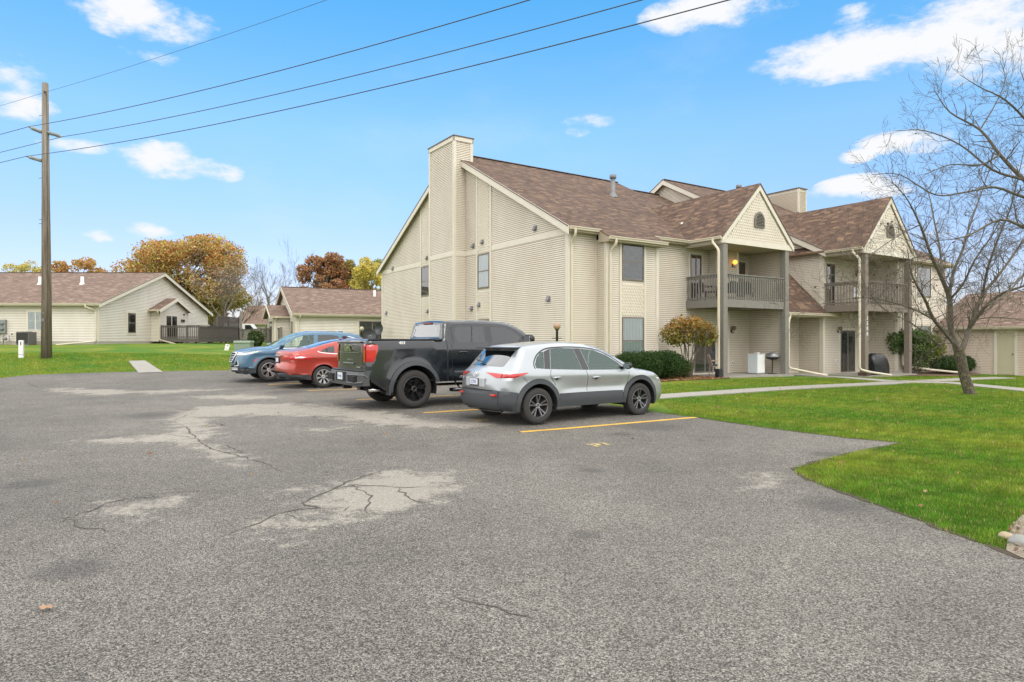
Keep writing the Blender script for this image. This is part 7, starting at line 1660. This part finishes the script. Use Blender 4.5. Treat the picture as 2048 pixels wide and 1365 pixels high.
wires = [(e1,'upper left phase wire from the pole end reaching highest of the thick wires',-2.43,.974,.014),(e2,'middle power wire from the right hand insulator',-2.25,.90,.014),(e3,'lowest power wire leaving the lower insulator',-2.32,.927,.014),(e0,'thin ground wire at the very top of the pole',-1.59,.635,.007)]
wm_ = mat('power_cable', (.035,.035,.04), .6)
for st, lab, a_, b_c, rad in wires:
    pts = [st+Vector((21.6*t, -13.3*t, a_*t+b_c*t*t)) for t in np.linspace(0,2.5,60)]; pl_ = [st+Vector((-21.6*t*1.05, 13.3*t*.75, -.9*t+.36*t*t)) for t in np.linspace(2.5,0,30)]
    mb = MB(); mb.tube([p for p in pl_[:-1]+pts], rad, 5); o = mb.build('power_line', wm_); tag(o, lab, 'cable', 'wires strung from the utility pole')
# globe lamps
def globe_lamp(px, py, Y, label, base_px=None, d=.25, bar=False, ground=None):
    c_ = P(px,py,Y); z0_ = float(gz(c_.x,c_.y)[0]); t = thing('garden_lamp', label, 'lamp post', (c_.x,c_.y,z0_), 0, 'globe lamps on black posts'); h = c_.z-z0_
    mb = MB(); mb.lathe([(.06,0),(.055,.1),(.045,.15),(.042,h-d*.55),(.06,h-d*.5),(.07,h-d*.42),(0,h-d*.42)], 12)
    if bar: mb.tube([(-.17,0,h-.40),(.17,0,h-.40)], .014, 6)
    mb.build('post', M['darkmetal'], t, smooth=True); g = MB(); n = 12; g.lathe([(d/2*math.sin(math.pi*i/n)+1e-4, h-d/2*math.cos(math.pi*i/n)) for i in range(n+1)], 20); g.build('globe', mat('amber_textured_globe', (.36,.24,.15) if Y < 30 else (.45,.40,.28), .25, noise=(40,.25), bump=(60,.5)), t, smooth=True)
globe_lamp(1114,653,21.8,'amber glass globe lamp on a dark post in front of the apartment gable corner',bar=True,d=.245)
globe_lamp(723.5,658,34.5,'pale globe lamp on a black post beside the satellite dishes',d=.24); globe_lamp(459,660,56,'distant globe lamp on a black post beyond the left house deck',d=.24)
# satellite dishes
def dish(px, py, Y, label, w_, h_, yaw, face):
    c_ = P(px,py,Y); z0_ = float(gz(c_.x,c_.y)[0]); t = thing('satellite_dish', label, 'satellite dish', (c_.x,c_.y,z0_), yaw, 'satellite dishes at the back corner'); h = c_.z-z0_
    mb = MB(); n = 8; pr = [(max(1e-4,.5*math.sin(i/n*math.pi/2)), -.10*math.cos(i/n*math.pi/2)) for i in range(n+1)]; M_ = Matrix.Translation((0,0,h)) @ Matrix.Rotation(R(face),4,'X') @ Matrix.Diagonal((w_,h_,1,1)); mb.lathe(pr, 28, M_); mb.lathe([(.5,0),(.5,-.012),(0.001,-.115)], 28, M_)
    mb.build('reflector', mat('dark_dish', (.055,.06,.065), .45), t, smooth=True); mb = MB(); mb.tube([(0,.06,0),(0,.06,h-.1),(0,.02,h)], .025, 8); mb.build('mast', M['galv'], t)
    mb = MB(); q0, q1 = M_ @ Vector((0,-.48,0)), M_ @ Vector((0,-.25,.55)); mb.tube([q0,q1], .012, 6); mb.rbox(q1-Vector((.06,.05,.04)), q1+Vector((.06,.05,.04)), .015); mb.build('receiver_arm', M['galv'], t)
dish(738,672,37.5,'grey green oval satellite dish lying low behind the pickup bed',.85,.85,R(20),70); dish(757,659,38.5,'dark satellite dish on a mast against the middle house',.62,.72,R(-25),80)
# utility cabinet, markers
q = gbase(488,30.5); ub = thing('utility_box', 'pale green metal utility box on the lawn behind the blue car', 'utility box', q, R(8)); mb = MB(); zt_ = (P(0,682,30.5).z-q[2]); mb.rbox((-.36,-.34,-.1),(.36,.34,zt_*.86),.03); mb.build('case', mat('pale_green_enamel', (.20,.26,.19), .5, noise=(4,.08)), ub)
mb = MB(); mb.rbox((-.385,-.37,zt_*.84),(.385,.37,zt_),.04); mb.build('lid', mat('pale_green_lid', (.25,.31,.23), .5), ub)
def marker(px, py0, py1, Y, label, tilt=0, w_=.16):
    q = gbase(px,Y); t = thing('marker_post', label, 'marker post', q, R(5), 'white utility marker posts'); t.rotation_euler = (0, R(tilt), R(5)); h = abs(P(0,py0,Y).z-P(0,py1,Y).z); mb = MB(); mb.rbox((-w_/2,-.05,-.1),(w_/2,.05,h),.012); mb.build('post', M['white'], t); mb = MB(); mb.rbox((-w_/2-.01,-.06,h*.18),(w_/2+.01,.06,h*.20),.004); mb.rbox((-w_*.1,-.056,h*.72),(w_*.18,-.045,h*.92),.003); mb.build('label_plate', M['galv'], t)
q = G(42.5,716.5); marker(42.5,681,716.5,q.y,'upright white plastic marker post left of the utility pole',0,.20); q = G(453,701); marker(453,690,702,q.y,'small white marker leaning over near the deck corner',14,.24)
# fence, van, house things in the distance
q0, q1 = gbase(482,52), gbase(562,47); fe = thing('picket_fence', 'dark brown picket railing beyond the green utility box', 'fence', q0, math.atan2(q1[1]-q0[1], q1[0]-q0[0])); ln = math.hypot(q1[0]-q0[0], q1[1]-q0[1]); mb = MB(); z0_ = .05
for i in range(int(ln/.19)): mb.box((i*.19,-.02,.1),(i*.19+.06,.02,1.12))
mb.box((0,-.04,1.08),(ln,.04,1.18)); mb.box((0,-.03,.22),(ln,.03,.30)); mb.build('railing', mat('brown_rail', (.11,.09,.075), .8), fe); mb = MB()
for x in (0, ln*.5, ln): mb.box((x-.07,-.07,-.2),(x+.07,.07,1.25 if x else 2.6))
mb.build_split('post', M['greywood'], fe)
q = gbase(489,66); va = thing('white_van', 'white work van parked far away between the houses', 'van', q, R(12)); mb = MB()
mb.prism([(-1.9,.35),(1.6,.35),(1.75,.7),(1.65,1.05),(1.25,1.2),(.75,1.85),(-1.85,1.9),(-1.95,1.0)], lambda a,b,d: (a,d,b), -.85, .85); mb.build('body', M['white'], va); mb = MB(); mb.prism([(.62,1.22),(1.12,1.2),(.72,1.72),(.2,1.74),(.2,1.22)], lambda a,b,d: (a,d,b), -.86, .86); mb.build('window', M['pglass'], va)
for x in (-1.2,1.1):
    for y in (-.8,.8): mb = MB(); mb.lathe([(.0,-.1),(.28,-.1),(.33,-.06),(.33,.06),(.28,.1),(0,.1)], 18, Matrix.Translation((x,y,.33)) @ Matrix.Rotation(R(90),4,'X')); mb.build('wheel', M['tyre'], va)
# dead leaf in the foreground
q = G(90,1227); lf = MB(); ol = [(-.11,0),(-.06,.02),(-.07,.06),(-.03,.045),(-.01,.09),(.02,.04),(.05,.07),(.06,.03),(.11,.05),(.09,.0),(.12,-.03),(.06,-.03),(.05,-.06),(.02,-.03),(-.02,-.055),(-.035,-.02),(-.07,-.03)]
vs = [(x*.47, y*.47, .006+.02*abs(math.sin(x*20))+.015*abs(y)*8) for x, y in ol]; n = len(vs); lf.add(vs+[(0,0,.018)], [(i,(i+1)%n,n) for i in range(n)]); o = lf.build('dead_leaf', mat('dry_leaf', (.34,.21,.13), .8), smooth=False); o.location = (q.x,q.y,q.z+.012); o.rotation_euler = (0,0,R(-5)); tag(o, 'single dry orange brown oak leaf lying on the asphalt in the foreground', 'leaf')
# stones at the gravel edge
for px_, py_, s_, lab in ((2044,1094,.08,'pale grey white boulder at the lot edge by the gravel patch'),(2013,1081,.05,'small tan stone half sunk in the grass beside the pale boulder')):
    q = G(px_,py_); bm = bmesh.new(); bmesh.ops.create_icosphere(bm, subdivisions=3, radius=1); mb = MB()
    for v in bm.verts: v.co *= 1+.12*math.sin(v.co.x*4+px_)+.1*math.sin(v.co.y*5)
    bm.verts.index_update(); mb.add([(v.co.x*s_*1.3, v.co.y*s_, v.co.z*s_*.62) for v in bm.verts], [[v.index for v in f.verts] for f in bm.faces]); o = mb.build('rock', mat('pale_rock', (.24,.24,.225) if s_ > .06 else (.35,.28,.18), .8, noise=(10,.15)), smooth=True); o.location = (q.x,q.y,q.z+.03); tag(o, lab, 'rock')
n = 900; a = rng.random((n,2)); gpp = np.array(gp); lo, hi = gpp.min(0), gpp.max(0); p = lo+a*(hi-lo); p = p[inpoly(p, gp)]; z = gz(p[:,0],p[:,1])+.035
leaves('gravel_and_litter', np.column_stack([p, z]), .05, pal([(.35,.28,.2),(.25,.15,.09),(.4,.36,.3),(.3,.13,.06)],[3,2,2,1],len(p)), kind='stuff', flat=.7)
bp_ = np.array(bed); lo, hi = bp_.min(0), bp_.max(0); p = lo+rng.random((5000,2))*(hi-lo); p = p[inpoly(p, bed)]; z = gz(p[:,0],p[:,1])+.03
leaves('fallen_leaves', np.column_stack([p, z]), .08, pal([(.33,.18,.08),(.25,.12,.06),(.4,.26,.12)],[3,2,2],len(p)), kind='stuff', flat=.8)
# patio and balcony furniture
def world_on(u, v, z): q = BW(u, v); return (q.x, q.y, z)
def plastic_chair(label, loc, rz, c_, cushion=None, group=None, dark=False):
    t = thing('patio_chair', label, 'chair', loc, rz, group); m_ = mat('chair_plastic', c_, .5)
    for x in (-.24,.24):
        for y in (-.22,.24): mb = MB(); mb.tube([(x*1.1,y*1.15,0),(x,y,.40)], [.022,.028], 6); mb.build('leg', m_, t)
    mb = MB(); mb.rbox((-.27,-.25,.38),(.27,.27,.42),.015); mb.build('seat', m_, t)
    mb = MB(); mb.prism([(-.26,.42),(.26,.42),(.23,.80),(.12,.90),(-.12,.90),(-.23,.80)], lambda a,b,d: (a, .26+(b-.42)*.28+d, b), -.012, .012); mb.build('backrest', m_, t)
    for x in (-.28,.28): mb = MB(); mb.tube([(x,-.22,.40),(x*1.03,-.22,.62),(x*1.03,.18,.64),(x*.95,.34,.60)], .02, 6); mb.build('armrest', m_, t)
    if cushion: mb = MB(); mb.rbox((-.25,-.24,.42),(.25,.22,.48),.025); mb.build('cushion', mat('teal_cushion', cushion, .9), t)
plastic_chair('pale pinkish plastic garden chair with teal cushion on the ground floor patio', world_on(7.0,-1.25,.155), ANG+R(55), (.50,.38,.31), (.02,.12,.12))
for u, v, rz, lab in ((7.1,-.75,R(20),'black patio chair at the left end of the upper balcony'),(8.0,-1.2,R(-60),'black patio chair in the middle of the upper balcony near the post'),(9.3,-1.0,R(120),'black patio chair towards the right end of the upper balcony')): plastic_chair(lab, world_on(u,v,3.33), ANG+rz, (.02,.02,.022), group='black chairs on the upper balcony')
plastic_chair('white chair on the right balcony', world_on(15.6,-2.7,3.31), ANG+R(-30), (.6,.6,.6))
t = thing('white_cabinet', 'white metal cabinet standing on the patio beside the grill', 'cabinet', world_on(9.75,-1.15,.155), ANG); mb = MB(); mb.rbox((-.27,-.25,.03),(.27,.25,.90),.015); mb.build('case', mat('white_enamel', (.66,.72,.75), .4), t); mb = MB(); mb.rbox((-.28,-.27,.86),(.28,.25,.90),.01); mb.rbox((-.25,-.265,.06),(.25,-.25,.84),.008); mb.build('door', M['white'], t)
t2_ = thing('tray', 'small white tray lying on top of the white cabinet', 'tray', world_on(9.8,-1.15,1.055), ANG); mb = MB(); mb.rbox((-.1,-.08,0),(.12,.08,.05),.015); mb.build('tray_body', M['white'], t2_)
t = thing('pedestal_grill', 'domed silver grill on a thin black pedestal on the ground floor patio', 'grill', world_on(10.25,-1.62,.155), ANG); mb = MB(); mb.lathe([(0,.0),(.2,.0),(.2,.02),(.03,.05),(.025,.62),(.05,.64)], 16); mb.build('pedestal', M['black'], t, smooth=True)
mb = MB(); mb.lathe([(.05,.62),(.22,.66),(.29,.74),(.29,.76)], 24); mb.build('bowl', M['black'], t, smooth=True); mb = MB(); mb.lathe([(.285,.76),(.27,.84),(.21,.92),(.11,.965),(0,.975)], 24); mb.tube([(0,-.04,.97),(0,-.04,1.0),(0,.04,1.0),(0,.04,.97)], .01, 5); mb.build('lid', mat('grey_lid', (.22,.22,.22), .35, .5), t, smooth=True); mb = MB(); mb.box((-.36,-.05,.73),(-.27,.05,.75)); mb.box((.27,-.05,.73),(.36,.05,.75)); mb.build('side_handle', M['black'], t)
# covered grill
def cover():
    t = thing('covered_grill', 'grill under a wrinkled black cover on the right patio', 'grill cover', world_on(15.75,-3.35,.04), ANG); vs = []; fs = []; n, m_ = 44, 16
    for j in range(m_+1):
        f = j/m_
        for i in range(n):
            a = 2*math.pi*i/n; z = 1.0*f; prof_ = (1-(max(0,f-.45)/.62)**2)**.5 if f > .45 else 1+.04*(.45-f)
            sx_ = .72*prof_; sy_ = .36*prof_; e_ = abs(math.cos(a))**3; fold = 1+.045*math.sin(a*7+f*3)+.03*math.sin(a*13-f*5)+.05*math.sin(a*3+4*f)
            x = sx_*math.copysign(abs(math.cos(a))**.7, math.cos(a))*fold-.12*f*f; y = sy_*math.copysign(abs(math.sin(a))**.7, math.sin(a))*fold; z = z-.16*max(0,x)*f+.015*math.sin(a*5); vs.append((x,y,max(.02,z)))
    fs = [(j*n+i, j*n+(i+1)%n, (j+1)*n+(i+1)%n, (j+1)*n+i) for j in range(m_) for i in range(n)]+[[m_*n+i for i in range(n)]]; mb = MB(); mb.add(vs, fs); mb.build('cover', mat('black_vinyl_cover', (.012,.013,.016), .38, bump=(9,.9)), t, smooth=True)
cover()

# ================================================================== grass blades
lawn_near_px = [(1325,829),(1392,837),(1560,862),(1700,879),(1803,889),(1720,906),(1650,922),(1600,938),(1592,945),(1610,958),(1650,976),(1740,1007),(1850,1048),(1975,1096),(2010,1106)]
def blades(name, poly, dens_fn, hfn, excl=(), kind='stuff'):
    pa = np.array(poly); lo, hi = pa.min(0), pa.max(0); out = []
    cell = 1.0
    for x in np.arange(lo[0], hi[0], cell):
        for y in np.arange(lo[1], hi[1], cell):
            d = dens_fn(x+.5, y+.5)
            if d <= 0: continue
            out.append(np.array([x,y])+rng.random((rng.poisson(d),2))*cell)
    p = np.concatenate(out); p = p[inpoly(p, poly)]
    for e in excl: p = p[~inpoly(p, e)]
    p = p+rng.normal(0,.022,p.shape)*np.where(rng.random(len(p)) < .2, 2.6, 1)[:,None]
    n = len(p); z = gz(p[:,0],p[:,1]); cl = np.sin(p[:,0]*1.7+.5*np.sin(p[:,1]*2.1))*np.cos(p[:,1]*1.3)+.6*np.sin(p[:,0]*4.1+p[:,1]*3.3)
    c2_ = np.sin(p[:,0]*8.7+2*np.sin(p[:,1]*3.1))*np.sin(p[:,1]*9.9+1.7*np.sin(p[:,0]*4.3)); c3_ = np.sin(p[:,0]*.9+1.3)*np.sin(p[:,1]*1.05+.4*p[:,0]); h = hfn(p)*rng.uniform(.5,1.25,n)*(1+.15*cl+.22*c2_); a = rng.uniform(0,2*math.pi,n); w_ = h*.055+.0022*(1+p[:,1]*.10); ln = rng.uniform(.15,.75,n)*h; la = rng.uniform(0,2*math.pi,n)
    c0 = np.stack([p[:,0]-np.cos(a)*w_, p[:,1]-np.sin(a)*w_, z-.01], -1); c1 = np.stack([p[:,0]+np.cos(a)*w_, p[:,1]+np.sin(a)*w_, z-.01], -1); tp_ = np.stack([p[:,0]+np.cos(la)*ln, p[:,1]+np.sin(la)*ln, z+h], -1)
    V = np.stack([c0,c1,tp_],1).reshape(-1,3); f = np.clip(.42+.25*cl+.35*c3_+rng.normal(0,.2,n),0,1)[:,None]
    c_ = np.array([.082,.215,.015])*(1-f)+np.array([.25,.305,.028])*f; dry = rng.random(n) < .10+.05*(cl > .5); c_[dry] = [.36,.30,.12]; c_ *= rng.uniform(.7,1.3,(n,1))*(1+.25*c2_)[:,None]
    return npmesh(name, V, np.arange(3*n), 3, M['grassblade'], colattr=np.repeat(np.column_stack([c_,np.ones(n)]),3,0), kind=kind)
ln_ = [(q.x,q.y) for q in (G(*p) for p in lawn_near_px)]
walkp = lambda pts, w_: None
def ribbon_poly(pts, wd):
    a = [np.array([p.x,p.y]) for p in pts]; l_, r_ = [], []
    for i, p in enumerate(a): d = a[min(i+1,len(a)-1)]-a[max(i-1,0)]; d /= np.linalg.norm(d); nn = np.array([-d[1],d[0]])*wd/2; l_.append(tuple(p+nn)); r_.append(tuple(p-nn))
    return l_+r_[::-1]
W1 = ribbon_poly([G(1255,800),G(1316,795),G(1600,776.5),G(1760,768.5),G(1830,763.5)],1.0); W2 = ribbon_poly([G(1800,765.5),G(1900,767),G(2048,781.5),G(2200,797)],1.05); W3 = ribbon_poly([G(1585,750.5),G(1680,756),G(1790,765)],1.15); W4 = ribbon_poly([G(1850,764),G(1935,759.5),G(2010,757)],.95)
polyR = [(ln_[0][0],ln_[0][1])]+ln_[1:]+[(9.5,3.2),(16,8),(26,20),(24,31),(20.5,30.5),(17.5,29.8),(11,26.2),(8.5,24.8),(6.9,23.4),(5,22.0),(3.8,18),(3.6,14.5)]
dR = lambda x, y: 9000 if y < 7.5 else 6000 if y < 10 else 3200 if y < 14 else 1500 if y < 20 else 700
blades('grass', polyR, dR, lambda p: .042+.0*p[:,0], excl=[W1,W2,W3,W4,gp,bed,bed2])
A2p = [(p.x,p.y) for p in A2]; polyL = A2p+[(-24,22.9),(-30,25),(-27,33),(-17,33),(-9.5,31),(-9,28.6)]
lw = [(q.x,q.y) for q in (G(*p) for p in [(277,747.5),(327,746),(290,722.5),(257,723.5)])]
blades('grass_left', polyL, lambda x, y: 520, lambda p: .05+0*p[:,0], excl=[lw])

# a scatter of fallen leaves on the lawn and the lot
n = 420; p = np.column_stack([rng.uniform(3.5,18,n), rng.uniform(6,28,n)]); p = p[inpoly(p, polyR)]; z = gz(p[:,0],p[:,1])+.045
q_ = np.column_stack([rng.uniform(-10,6,60), rng.uniform(4,22,60)]); q_ = q_[inpoly(q_, lot)]; z2 = gz(q_[:,0],q_[:,1])+.02
leaves('leaf_litter', np.column_stack([np.concatenate([p,q_]), np.concatenate([z,z2])]), .055, pal([(.36,.2,.09),(.28,.14,.07),(.45,.32,.16)],[3,2,2],len(p)+len(q_)), kind='stuff', flat=.75)
